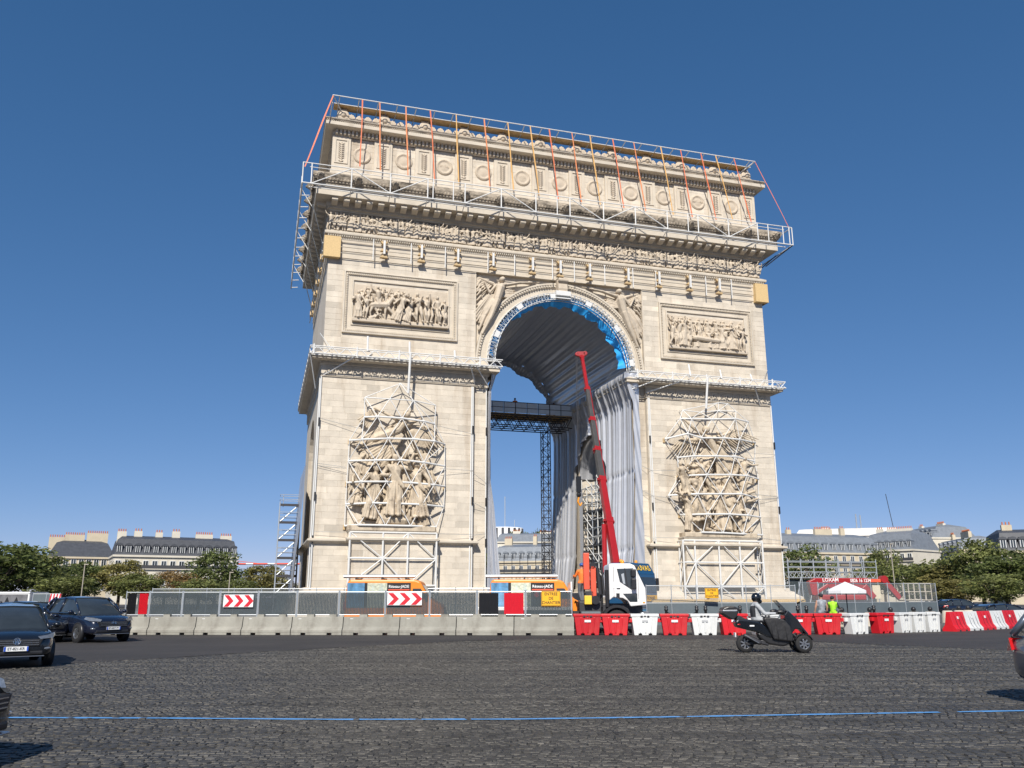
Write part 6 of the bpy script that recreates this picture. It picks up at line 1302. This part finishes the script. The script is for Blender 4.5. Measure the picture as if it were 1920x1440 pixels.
def person(label, loc, rz, H, mats, la=None, ra=None, seed=1, hat=None, stride=.05):
    """mats: trousers, jacket, skin, sleeves"""
    r = random.Random(seed); m = M(); figure(m, (0,0,0), H, r, False, 0, 0, la, ra, stride); m.ell((0,-.11*H*.5-.005,.925*H),(.012*H,.02*H,.016*H)); m.ell((-.058*H,-.01*H,.935*H),(.008*H,.015*H,.02*H)); m.ell((.058*H,-.01*H,.935*H),(.008*H,.015*H,.02*H))
    me = remesh(m, .026, 3, 'body')
    paint_regions(me, [(1, lambda c: c[:,2] > .49*H), (3, lambda c: (np.abs(c[:,0]) > .13*H) & (c[:,2] > .5*H)), (2, lambda c: c[:,2] > .855*H)], mats)
    t = thing('person', label, 'person', loc, rz); obj('body', me, mats, t, True)
    m = M(); m.ell((0,.0,.962*H),(.064*H,.072*H,.055*H)); 
    if hat is not None: m.lathe([(.07*H,.955*H),(.085*H,.95*H)], 14, (0,-.01,0), cap=False); obj('helmet', m, hat, t, True)
    else: obj('hair', m, DCLOTH, t, True)
    for s, arm in ((-1, la), (1, ra)):
        if arm: m = M(); fingers(m, (s*(.115+arm[1][0])*H, arm[1][1]*H, (.80+arm[1][2])*H), (s*.1,-.5,-.6), s); obj('hand', m, mats[2], t, True)
    return t
DN = ((.05,-.02,-.16),(.06,-.08,-.30)); FWD = ((.04,-.08,-.14),(.02,-.22,-.12))
BLUEHAT = mat('blue_helmet', (.03,.10,.35), .35, var=.1, sc=6)
q = Matrix.Translation((0,14.6,20.0)); person('worker in an orange vest standing on the bridge inside the arch', (-.3,14.95,21.4), R(165), 1.78, [JEANS,HIVIS,SKIN,DCLOTH], DN, FWD, 2, DCLOTH)
person('second worker on the vault bridge, nearly hidden behind its screen', (4.6,15.9,21.4), R(10), 1.72, [DCLOTH,HIVIS,SKIN,DCLOTH], DN, DN, 3, DCLOTH)
p = G(1092,40.3); person('worker in an orange jacket standing on the truck bed beside the loader crane', V((p.x,p.y,1.42)), VR+R(200), 1.8, [JEANS,HIVIS,SKIN,HIVIS], DN, FWD, 4, BLUEHAT)
VESTR = mat('grey_striped_vest', (.26,.28,.31), .7, var=.35, sc=9)
p = G(1539,42.4); person('person in dark clothes and grey striped vest seen from behind near the parasol', p, VR+R(185), 1.78, [DCLOTH,VESTR,SKIN,SKIN], DN, DN, 5, None)
p = G(1560,42.9); person('person in a lime high-visibility vest leaning over a bicycle', p, VR+R(150), 1.66, [DCLOTH,HIVISY,SKIN,DCLOTH], FWD, FWD, 6, None)
# bicycle
p = G(1556,42.0); t = thing('bicycle', 'black bicycle held by the person in the lime vest', 'bicycle', p, VR+R(8))
for x in (-.52,.52):
    m = M()
    for i in range(24): a, b = 2*PI*i/24, 2*PI*(i+1)/24; m.tube((.33*math.cos(a),0,.33*math.sin(a)),(.33*math.cos(b),0,.33*math.sin(b)),.02,6)
    for i in range(10): a = PI*i/10; m.tube((-.33*math.cos(a),0,-.33*math.sin(a)),(.33*math.cos(a),0,.33*math.sin(a)),.004,4)
    obj('wheel', m, RUBBER, t).location = (x,0,.35)
m = M()
for a, b in (((-.52,.35),(-.08,.35)),((-.52,.35),(-.2,.82)),((-.08,.35),(-.22,.88)),((-.08,.35),(.36,.82)),((-.2,.80),(.36,.85)),((.34,.98),(.52,.35))): m.tube((a[0],0,a[1]),(b[0],0,b[1]),.02,6)
obj('frame', m, BLACK, t); m = M(); m.tube((.33,-.28,1.02),(.33,.28,1.02),.016,6); m.tube((.34,0,.9),(.33,0,1.02),.018,6); obj('handlebar', m, GALV, t); m = M(); m.ell((-.24,0,.92),(.14,.07,.04)); obj('saddle', m, BLACK, t, True)
# ---------------------------------------------------------------- scooter and rider (x forward, built from the rear axle)
sp_ = G(1391,26.2); t = thing('three_wheeled_scooter', 'black three-wheeled scooter with top case crossing the cobbles', 'scooter', V((sp_.x,sp_.y,0)), VR); K = 1/655.0
Q = lambda zx, zy: ((zx-440)*K, (1288-zy)*K)
def side(name, pts, w0, w1, mt, bev=.03, sub=0):
    m = M(); m.prism([Q(*p) for p in pts], 'y', w0, w1); return obj(name, m, mt, t, bev=bev)
side('tail_fairing', ((240,690),(300,640),(520,655),(720,690),(860,790),(980,950),(960,1010),(860,990),(700,905),(420,835),(270,800)), -.20, .20, BLKCAR, .07)
side('under_fairing', ((680,900),(960,960),(1300,1010),(1330,1120),(1180,1170),(900,1130),(720,1010)), -.17, .17, BLACK, .05)
side('seat', ((270,660),(290,600),(350,570),(430,620),(520,655),(700,665),(860,640),(880,700),(700,710),(300,700)), -.17, .17, DCLOTH, .05)
ap = side('apron_cover', ((800,640),(840,600),(1060,615),(1220,650),(1330,780),(1380,990),(1350,1080),(1200,1060),(980,1035),(920,900),(850,730)), -.27, .27, APRON, .08)
for x, a, b in ((930,660,990),(1040,650,1030),(1210,720,1050)): 
    p0, p1 = Q(x, a), Q(x+35, b); m = M(); m.cap((p0[0],-.275,p0[1]),(p1[0],-.28,p1[1]),.010,.016,6); obj('apron_fold', m, APRON, ap, True)
side('front_fairing', ((1230,560),(1300,470),(1400,560),(1500,660),(1570,780),(1690,935),(1660,950),(1560,850),(1430,830),(1370,900),(1350,980),(1300,860),(1240,700)), -.24, .24, BLKCAR, .08)
m = M(); a, b = Q(1140,290), Q(1390,560); m.grid(lambda u, v: (a[0]+(b[0]-a[0])*v-.10*(2*u-1)**2, (2*u-1)*(.16+.08*v), a[1]+(b[1]-a[1])*v+.02), 8, 6); obj('windscreen', m, SMOKE, t, True)
m = M(); a, b = Q(-10,640), Q(330,390); m.prism([Q(*p) for p in ((-20,530),(10,430),(110,395),(230,390),(320,430),(325,470),(270,600),(200,660),(90,600))], 'y', -.26, .26); tcs = obj('top_case', m, BLACK, t, bev=.10)
obj('case_band', M().prism([Q(*p) for p in ((-10,500),(0,455),(300,450),(300,495),(255,510),(20,510))], 'y', -.265, .265), ALLOY, tcs, bev=.03)
for (zx, zy, y, nm) in ((440,1118,0,'rear_wheel'),(1572,1120,-.21,'front_wheel'),(1545,1112,.21,'front_wheel')):
    x, z = Q(zx, zy); wheel(t, x, y, .262, .14, -1, ALLOY, 7, nm)
    if nm == 'front_wheel': 
        m = M()
        for i in range(9): a0, a1 = PI*(.12+.72*i/9), PI*(.12+.72*(i+1)/9); m.add([(x+r*math.cos(a), y+yy, .262+r*math.sin(a)) for a in (a0, a1) for r in (.285,.30) for yy in (-.09,.09)], [(0,1,3,2),(4,6,7,5),(0,2,6,4),(1,5,7,3),(2,3,7,6),(0,4,5,1)])
        obj('mudguard', m, BLACK, t); a = Q(1400,930); m = M(); m.tube((a[0],y*.5,a[1]),(x,y*.75,.262),.035,8); m.tube((a[0]-.05,y*.5,a[1]-.12),(x-.04,y*.75,.2),.025,8); obj('fork_arm', m, DSTEEL, t)
m = M(); a, b = Q(420,960), Q(860,1130); m.cap((a[0],-.20,a[1]),(b[0]-.25,-.22,b[1]+.06),.065,.075); m.cap((b[0]-.25,-.22,b[1]+.06),(b[0],-.18,b[1]),.05,.035); ex_ = obj('exhaust', m, DSTEEL, t, True); m = M(); m.bar((a[0]+.03,-.28,a[1]-.02),(b[0]-.3,-.30,b[1]+.05),.015,.11,up=(0,1,0)); obj('heat_shield', m, ALLOY, ex_)
m = M(); a, b = Q(440,1118), Q(900,1060); m.bar((a[0],.1,a[1]),(b[0],.1,b[1]),.10,.14); m.bar((a[0],-.1,a[1]),(b[0],-.1,b[1]),.08,.10); obj('swing_arm', m, DSTEEL, t, bev=.02)
a = Q(310,745); obj('tail_light', M().ell((a[0],-.15,a[1]),(.07,.07,.03)), TAIL, t, True); a = Q(330,925); obj('rear_reflector', M().box(a[0]-.05,a[0]+.05,-.06,.06,a[1]-.05,a[1]+.03), TAIL, t); a = Q(250,950); obj('number_plate', M().box(a[0]-.015,a[0]+.01,-.1,.1,a[1]-.06,a[1]+.07), PLATE, t); a = Q(570,770); obj('side_badge', M().box(a[0]-.07,a[0]+.07,-.209,-.2,a[1]-.02,a[1]+.02), PLATE, t)
m = M(); a, b = Q(1120,480), Q(1110,390); m.tube((a[0],-.3,a[1]),(b[0],-.33,b[1]),.01,6); m.ell((b[0],-.33,b[1]),(.03,.05,.05)); obj('mirror', m, BLACK, t, True)
m = M(); a = Q(1180,500); m.tube((a[0],-.36,a[1]),(a[0]+.1,-.1,a[1]+.04),.02,8); m.tube((a[0],.36,a[1]),(a[0]+.1,.1,a[1]+.04),.02,8); m.cap((a[0]-.02,-.34,a[1]),(a[0]-.14,-.33,a[1]),.075,.06); m.cap((a[0]-.02,.34,a[1]),(a[0]-.14,.33,a[1]),.075,.06); obj('handlebar', m, BLACK, t, True)
# rider
m = M(); P = lambda zx, zy, y: (Q(zx,zy)[0], y, Q(zx,zy)[1])
m.cap(P(700,640,0), P(690,450,0), .165, .175); m.cap(P(690,450,0), P(705,370,0), .17, .12); m.cap(P(700,370,-.15), P(700,370,.15), .085); m.cap(P(710,350,0), P(725,270,0), .06); m.ell(P(728,230,0), .10)
for s in (-1, 1):
    m.cap(P(715,385,s*.19), P(835,540,s*.27), .075, .06); m.cap(P(835,540,s*.27), P(1045,530,s*.32), .06, .042)
    m.cap(P(720,650,s*.09), P(1010,680,s*.17), .10, .08); m.cap(P(1010,680,s*.17), P(1090,960,s*.17), .075, .05); m.cap(P(1090,960,s*.17), P(1180,1000,s*.17), .045, .04)
me = remesh(m, .024, 3, 'body'); hx, hz = Q(730,650); cxr = Q(720,500)
paint_regions(me, [(1, lambda c: c[:,2] > Q(0,665)[1]), (0, lambda c: (c[:,2] < Q(0,610)[1]) & (c[:,0] > Q(800,0)[0])), (2, lambda c: c[:,2] > Q(0,310)[1]), (3, lambda c: (c[:,0] < Q(668,0)[0]) & (c[:,2] < Q(0,385)[1]) & (c[:,2] > Q(0,600)[1]) & (np.abs(c[:,1]) < .17))], None or [DCLOTH,JACKET,SKIN,DCLOTH])
o_ = V((sp_.x,sp_.y,0)); rd = thing('person', 'rider in pale grey jacket and dark helmet sitting on the three-wheeled scooter', 'person', o_, VR); obj('body', me, [DCLOTH,JACKET,SKIN,DCLOTH], rd, True)
m = M(); m.ell(P(725,225,0), (.148,.132,.155), 16, 12); m.cap(P(760,300,0), P(800,300,0), .085, .07); he = obj('helmet', remesh(m, .02, 2, 'helmet'), BLKCAR, rd, True); bpy.data.meshes[he.data.name].materials.clear(); he.data.materials.append(BLKCAR)
m = M(); m.grid(lambda u, v: (Q(728,225)[0]+.158*math.cos((u-.5)*2.1)*math.cos((v-.4)*.9), .142*math.sin((u-.5)*2.1), Q(728,225)[1]+.01+.13*math.sin((v-.4)*.9)), 10, 6); obj('visor', m, GLASS, he, True)
for s in (-1, 1): m = M(); fingers(m, P(1050,530,s*.325), (1,0,.05), s, .09); obj('glove', m, BLACK, rd, True)
# ---------------------------------------------------------------- trees
LEAF = [mat('foliage_'+n, c, .6, var=.25, sc=.35, attr=True) for n, c in (('deep', (.135,.165,.050)), ('mid', (.185,.205,.065)), ('olive', (.24,.215,.07)), ('autumn', (.28,.185,.072)))]
for a in LEAF:
    nt_ = a.node_tree; p = nt_.nodes['Principled BSDF']; tr_ = nt_.nodes.new('ShaderNodeBsdfTranslucent'); mx_ = nt_.nodes.new('ShaderNodeMixShader'); mx_.inputs[0].default_value = .45
    nt_.links.new(p.inputs['Base Color'].links[0].from_socket, tr_.inputs['Color']); nt_.links.new(p.outputs[0], mx_.inputs[1]); nt_.links.new(tr_.outputs[0], mx_.inputs[2]); nt_.links.new(mx_.outputs[0], nt_.nodes['Material Output'].inputs['Surface'])
BARK = mat('bark', (.07,.055,.042), .9, var=.3, sc=3, bump=.5, bs=8)
def crown_mesh(seed, h, wd, z0, n=4300):
    r = np.random.RandomState(seed); k = 58; cz = (z0+h)/2; ch = (h-z0)/2
    d = r.normal(size=(k,3)); d /= np.linalg.norm(d,axis=1)[:,None]; rad = r.uniform(.35,1.0,k)**.6
    C_ = d*rad[:,None]*np.array([wd/2,wd/2,ch])*np.array([.86,.86,.88]); C_[:,2] += cz; C_[:,:2] += r.normal(0,.05*wd,(k,2)); sz = r.uniform(.10,.20,k)*wd
    ci = r.randint(0,k,n); off = r.normal(size=(n,3)); off /= np.linalg.norm(off,axis=1)[:,None]; off *= (r.uniform(.3,1,n)**.5)[:,None]
    P = C_[ci]+off*sz[ci][:,None]*np.array([1,1,.75]); s = r.uniform(.16,.34,n)*(wd/8)**.35
    nrm = off+r.normal(0,.55,(n,3)); nrm /= np.linalg.norm(nrm,axis=1)[:,None]; u = np.cross(nrm,r.normal(size=(n,3))); u /= np.linalg.norm(u,axis=1)[:,None]; v = np.cross(nrm,u)
    q = np.stack([P-u*s[:,None]*.9, P-v*s[:,None]*.55, P+u*s[:,None], P+v*s[:,None]*.5], 1)
    me = bpy.data.meshes.new('crown'); me.vertices.add(n*4); me.vertices.foreach_set('co', q.reshape(-1).astype(np.float32)); me.loops.add(n*4); me.loops.foreach_set('vertex_index', np.arange(n*4, dtype=np.int32))
    me.polygons.add(n); me.polygons.foreach_set('loop_start', np.arange(0,n*4,4,dtype=np.int32)); me.polygons.foreach_set('loop_total', np.full(n,4,np.int32)); me.polygons.foreach_set('use_smooth', np.zeros(n,bool)); me.update(calc_edges=True)
    tone(me, np.clip(r.normal(1,.28,n)*(.75+.5*r.rand(k)[ci]),.35,2.0)); return me, C_
TV = {}
def tree(label, px, d, h, wd, kind=0, z0=None, seed=0, name='tree'):
    key_ = (kind, seed, round(h/wd,1))
    p = G(px, d); t = thing(name, label, 'tree', p, random.Random(px).uniform(0,6), 'trees round the square')
    if (seed, kind) not in TV:
        me, C_ = crown_mesh(seed*7+kind+1, 12.0, 9.0, 2.6); me.materials.append(LEAF[kind]); tm = M(); tm.tube((0,0,-.1),(.1,.05,5.0),.28,8,.18)
        rr = random.Random(seed)
        for c in C_[::3]: tm.tube((.05,.03,rr.uniform(2.8,5.0)), tuple(c), .09, 5, .03)
        tm = tm.mesh('trunk'); tm.materials.append(BARK); TV[(seed,kind)] = (me, tm)
    me, tm = TV[(seed,kind)]
    for nm, q in (('trunk', tm), ('crown', me)): o = obj(nm, q, BARK, t); o.scale = (wd/9, wd/9, h/12)
    return t
def top(py, d): return HZ(py, d)
T_ = [('broad green tree filling the far left edge',-15,120,1012,15,0,1),('bushy tree right of the far left one, taller than its neighbours',45,128,1018,12,1,2),('low dark tree below the cream chimneys at left',95,135,1052,11,0,3),('dark tree behind the blue SUV, in front of the cream house',150,150,1050,12,0,4),('low shrubby tree just above the blue SUV roof',120,118,1075,9,1,5),
('yellowish tree between the two left houses',222,150,1048,10,2,1),('small olive tree below the slate mansard at left',262,140,1072,9,1,2),('browning tree before the windows of the slate-roofed house',308,150,1068,9,3,3),('reddish brown tree, lower one before the slate-roofed house',345,145,1075,8,3,4),('tall round tree before the right end of the slate-roofed house',402,150,1030,10.5,0,5),('low green tree under the tall round one',372,125,1082,8,1,1),
('olive tree standing right next to the stair tower',487,160,1056,9,2,2),('low green tree left of the olive one by the stair tower',445,138,1085,8,1,3),('low bush in the gap left of the stair tower',520,170,1072,9,2,4),
('dense dark tree just right of the arch base',1513,135,1023,10,0,2),('thin tree rising behind the scaffold walkway',1660,170,1030,9,1,3),('small tree behind the end of the scaffold walkway',1625,150,1062,8,1,4),('green tree behind the boom lift basket',1700,140,1055,11,1,5),('leafy tree right of the boom lift basket',1755,130,1048,11,1,1),('tall tree with a pointed top at the right',1845,120,1006,9.5,1,2),('broad tree below the tall pointed one',1800,125,1052,11,2,3),('dark tree below the far right house',1890,110,1042,11,0,4),('green tree cut off by the right edge',1935,115,1030,12,0,5),('low bushy tree behind the wedge-shaped barriers',1865,95,1075,8,1,1),('low bushy tree behind the parked dark blue car',1785,105,1085,8,2,2),('low bushy tree behind the stone bollards',1735,115,1092,8,1,4)]
for lb, px, d, py, wd, kd, sd in T_: tree(lb, px, d, top(py, d), wd, kd, None, sd)
for i, (px, d, py, wd, sd) in enumerate(((975,520,990,26,1),(1000,525,991,24,2),(1030,520,992,26,3),(935,420,1016,16,4))):
    tree(['dark tree on the far skyline inside the arch, leftmost','dark tree on the far skyline inside the arch, middle one','dark tree on the far skyline inside the arch, behind the mast','green tree below the striped tower inside the arch'][i], px, d, top(py, d), wd, i % 2, None, sd)
# ---------------------------------------------------------------- buildings
CREAM = mat('cream_render', (.52,.45,.33), .85, var=.12, sc=.4, stain=((.32,.27,.2), .4, (.2,.2,.1), .55)); PALE = mat('pale_render', (.60,.56,.47), .85, var=.1, sc=.4); WHITEW = mat('white_render', (.68,.66,.62), .85, var=.08, sc=.3)
SLATE = mat('slate_roof', (.055,.06,.072), .6, var=.25, sc=1.2, bump=.3, bs=6); ZINC = mat('zinc_roof', (.20,.22,.245), .5, .2, var=.18, sc=1.0); CLAY = mat('chimney_clay', (.45,.16,.08), .8, var=.2, sc=3); WFR = mat('window_white', (.65,.66,.66), .6, var=.1, sc=2)
def win_mesh(w_, h, arch=False, sur=None):
    m = M(); m.add([(-w_/2,-.02,0),(w_/2,-.02,0),(w_/2,-.02,h),(-w_/2,-.02,h)], [(0,1,2,3)], 0)
    for a, b, c, d in ((-w_/2-.12,-w_/2,-.1,h+.12),(w_/2,w_/2+.12,-.1,h+.12),(-.05,.05,0,h),(-w_/2,w_/2,h,h+.14),(-w_/2-.1,w_/2+.1,-.15,0)): m.box(a,b,-.12,.02,c,d,1)
    return m
def house(name, label, pxa, da, pxb, db, wall_h, roof_h, rows, cols, depth=14, wallm=CREAM, roofm=SLATE, inset=2.2, chim=(), cat='building', dormers=True, balc=True, ww=1.1, wh=2.1, base=0.0):
    A, B = G(pxa, da), G(pxb, db); d = B-A; L = d.length; t = thing(name, label, cat, V((A.x,A.y,base)), math.atan2(d.y,d.x))
    obj('wall', M().box(0,L,0,depth,0,wall_h), wallm, t)
    m = M(); m.box(-.3,L+.3,-.45,depth+.3,wall_h,wall_h+.5); cn = obj('cornice', m, wallm, t)
    if balc: m = M(); m.box(.0,L,-.5,.1,wall_h-3.1,wall_h-2.9); bl = obj('balcony', m, wallm, t); m = M(); m.box(.02,L-.02,-.47,-.43,wall_h-2.88,wall_h-2.0); obj('balcony_rail', m, mat('rail_iron', (.05,.05,.055), .6) if 'rail_iron' not in bpy.data.materials else bpy.data.materials['rail_iron'], bl)
    z0, z1 = wall_h+.5, wall_h+.5+roof_h; m = M(); v0 = [(0,-.1),(L,-.1),(L,depth),(0,depth)]; v1 = [(inset*.5,inset),(L-inset*.5,inset),(L-inset*.5,depth-inset),(inset*.5,depth-inset)]; mid = (depth)/2
    m.add([(x,y,z0) for x, y in v0]+[(x,y,z1) for x, y in v1]+[(inset*1.2,mid,z1+roof_h*.28),(L-inset*1.2,mid,z1+roof_h*.28)], [(0,1,5,4),(1,2,6,5),(2,3,7,6),(3,0,4,7),(4,5,9,8),(5,6,9),(6,7,8,9),(7,4,8)])
    rf = obj('roof', m, roofm, t)
    wm = win_mesh(ww, wh).mesh('window'); wm.materials.append(GLASS); wm.materials.append(WFR if wallm is not WHITEW else wallm)
    rh = wall_h/rows
    for r in range(rows):
        if (r+.5)*rh < 3.0 and base == 0: continue
        for c in range(cols): o = obj('window', wm, GLASS, t); o.location = (L*(c+.5)/cols, -.0, r*rh+rh*.22)
    if dormers:
        dm = M(); dm.box(-.75,.75,-.1,2.0,0,1.9,1); dm.prism([(-.9,1.9),(.9,1.9),(.6,2.35),(0,2.5),(-.6,2.35)], 'y', -.25, 2.0, 1); dm.add([(-.45,-.12,.25),(.45,-.12,.25),(.45,-.12,1.7),(-.45,-.12,1.7)], [(0,1,2,3)], 0); dm.box(-.05,.05,-.16,-.1,.25,1.7,2); dm.box(-.55,-.42,-.16,-.1,.2,1.75,2); dm.box(.42,.55,-.16,-.1,.2,1.75,2)
        dm = dm.mesh('dormer'); [dm.materials.append(x) for x in (GLASS, roofm, WFR)]
        for c in range(cols): o = obj('dormer', dm, roofm, rf); o.location = (L*(c+.5)/cols, inset*.12, z0+roof_h*.12)
    for cx, w_, h in chim:
        m = M(); m.box(cx*L-w_/2, cx*L+w_/2, mid-1.6, mid-.6, z0+roof_h*.5, z1+h); ch = obj('chimney', m, wallm, t); n = max(2, int(w_/.55))
        for i in range(n): x = cx*L-w_/2+w_*(i+.5)/n; obj('chimney_pot', M().lathe([(.17,0),(.13,.7)], 8), CLAY, ch).location = (x, mid-1.1, z1+h)
    return t, L
house('town_house', 'cream house with dark slate hip roof and tall cream chimney walls at left', 78, 228, 208, 236, 12.2, 4.0, 4, 9, 16, CREAM, SLATE, 4.0, ((.12,4,1.6),(.38,5,2.4),(.72,5.5,3.0)), dormers=False)
house('mansion', 'pale stone mansion with black slate mansard and many dormers left of the arch', 205, 212, 440, 226, 11.8, 4.2, 3, 14, 18, PALE, SLATE, 1.8, ((.06,2.2,2.2),(.19,2,2.4),(.36,1.8,2.2),(.5,2,2.6),(.74,4.5,2.0),(.93,3,1.8)))
house('mansion', 'zinc-roofed stone mansion with arched dormers behind the scaffold inside the arch', 925, 262, 1062, 255, 12.0, 4.4, 3, 9, 16, CREAM, ZINC, 1.8, ((.12,2.5,3.0),(.5,1.2,3.5),(.85,5,3.4)))
house('apartment_block', 'grey-roofed house stepping up behind the mansion inside the arch', 930, 330, 1060, 330, 22.5, 3.0, 5, 8, 16, PALE, ZINC, 2.5, ((.3,3,1.6),(.8,8,1.2)), dormers=False)
A = G(944,1150); t = thing('round_tower', 'distant round tower with black and white vertical stripes inside the arch', 'tower', A); m = M(); m.lathe([(27,0),(27,HZ(992,1150))], 40); obj('shaft', m, SIGNW, t, True)
m = M(); hT = HZ(992,1150)
for i in range(20): a = 2*PI*i/20; m.bar((27.2*math.cos(a),27.2*math.sin(a),0),(27.2*math.cos(a),27.2*math.sin(a),hT-1),3.6,.8,up=(math.cos(a),math.sin(a),0))
o = obj('dark_stripes', m, SLATE, t); o['kind'] = 'stuff'; rod('antenna', (2,0,hT), (2,0,hT+44), .6, GALV, t); rod('antenna', (-14,0,hT), (-14,0,hT+10), .5, GALV, t); rod('antenna', (16,0,hT), (16,0,hT+12), .5, GALV, t)
house('mansion', 'long grey-roofed mansion just right of the arch behind the dark tree', 1450, 235, 1660, 246, 13.5, 4.6, 4, 13, 16, CREAM, ZINC, 2.0, ((.3,1.5,2.2),(.62,6,2.6),(.8,1.5,3.0)))
house('town_house', 'zinc-roofed house with balcony rows left of the white block at right', 1625, 262, 1722, 250, 15.0, 5.0, 4, 7, 18, PALE, ZINC, 3.0, ((.15,2,2.0),(.55,8,1.8)))
t, L = house('apartment_block', 'tall white block with sloping windowed attic on the right skyline', 1500, 330, 1706, 318, 24.5, 2.6, 6, 10, 22, WHITEW, WHITEW, 3.5, ((.3,3,1.0),), dormers=False); rod('antenna', (L*.60,6,26), (L*.60,6,33.5), .25, GALV, t); rod('antenna', (L*.64,6,26), (L*.64,6,33.0), .25, GALV, t); rod('antenna', (L*.94,6,27), (L*.90,6,41), .12, DSTEEL, t)
house('apartment_block', 'pale block with attic glazing stepping down the right skyline', 1696, 300, 1762, 280, 20.5, 3.6, 5, 8, 16, PALE, ZINC, 2.6, ((.2,2,1.4),(.75,4,1.4)))
house('town_house', 'cream house with brick chimney wall at the end of the right skyline', 1745, 290, 1812, 262, 15.5, 3.4, 4, 8, 14, CREAM, ZINC, 2.0, ((.3,4,2.4),(.7,6,2.6)))
house('mansion', 'stone mansion with slate mansard cut off by the right edge', 1886, 175, 2060, 170, 10.4, 3.8, 3, 9, 16, CREAM, SLATE, 1.4, ((.2,2,2.0),))
# scaffold in front of the far mansion, lamp posts, far crane jib
sf = thing('facade_scaffold', 'thin dark scaffold in front of the far mansion inside the arch', 'scaffold', G(930,240)); d = G(1050,240)-G(930,240); L = d.length; sf.rotation_euler = (0,0,math.atan2(d.y,d.x))
for i in range(9): rod('standard', (L*i/8,0,0), (L*i/8,0,13.5), .09, DSTEEL, sf, 5)
for z in (3,5.5,8,10.5,12.8): rod('ledger', (0,0,z), (L,0,z), .08, DSTEEL, sf, 5)
for i in (2,4,5): rod('brace', (L*i/8,0,3), (L*(i+1)/8,0,10), .08, DSTEEL, sf, 5)
obj('deck', M().box(L*.3,L*.75,-.5,.5,8.0,8.2), DSTEEL, sf)
def lamp_post(label, px, d, h):
    t = thing('lamp_post', label, 'lamp post', G(px, d)); rod('pole', (0,0,0), (0,0,h), .065, DULL, t); obj('lamp_head', M().box(-.1,.45,-.1,.1,h-.06,h+.06), DULL, t, bev=.03)
lamp_post('grey lamp post standing among the left trees', 152, 110, 5.9); lamp_post('thin lamp post before the trees right of the scaffold walkway', 1680, 120, 9.0); lamp_post('lamp post at the stone mansion left of the stair tower', 428, 115, 5.0)
A = G(330,700); t = thing('tower_crane', 'distant red and white tower crane jib left of the arch', 'crane', A, VR); z = HZ(1058,700)
rod('mast', (20,0,0), (20,0,z+6), .9, SIGNW, t)
for i in range(14): rod('jib_section', (20+6*i,0,z), (26+6*i,0,z), .7, CORAL if i % 3 else SIGNW, t, 4)
rod('jib_tie', (20,0,z+6), (70,0,z), .2, CORAL, t, 4); obj('counterweight', M().box(4,10,-1.5,1.5,z-3,z+1), CONC, t); rod('counter_jib', (4,0,z), (20,0,z), .7, CORAL, t, 4)
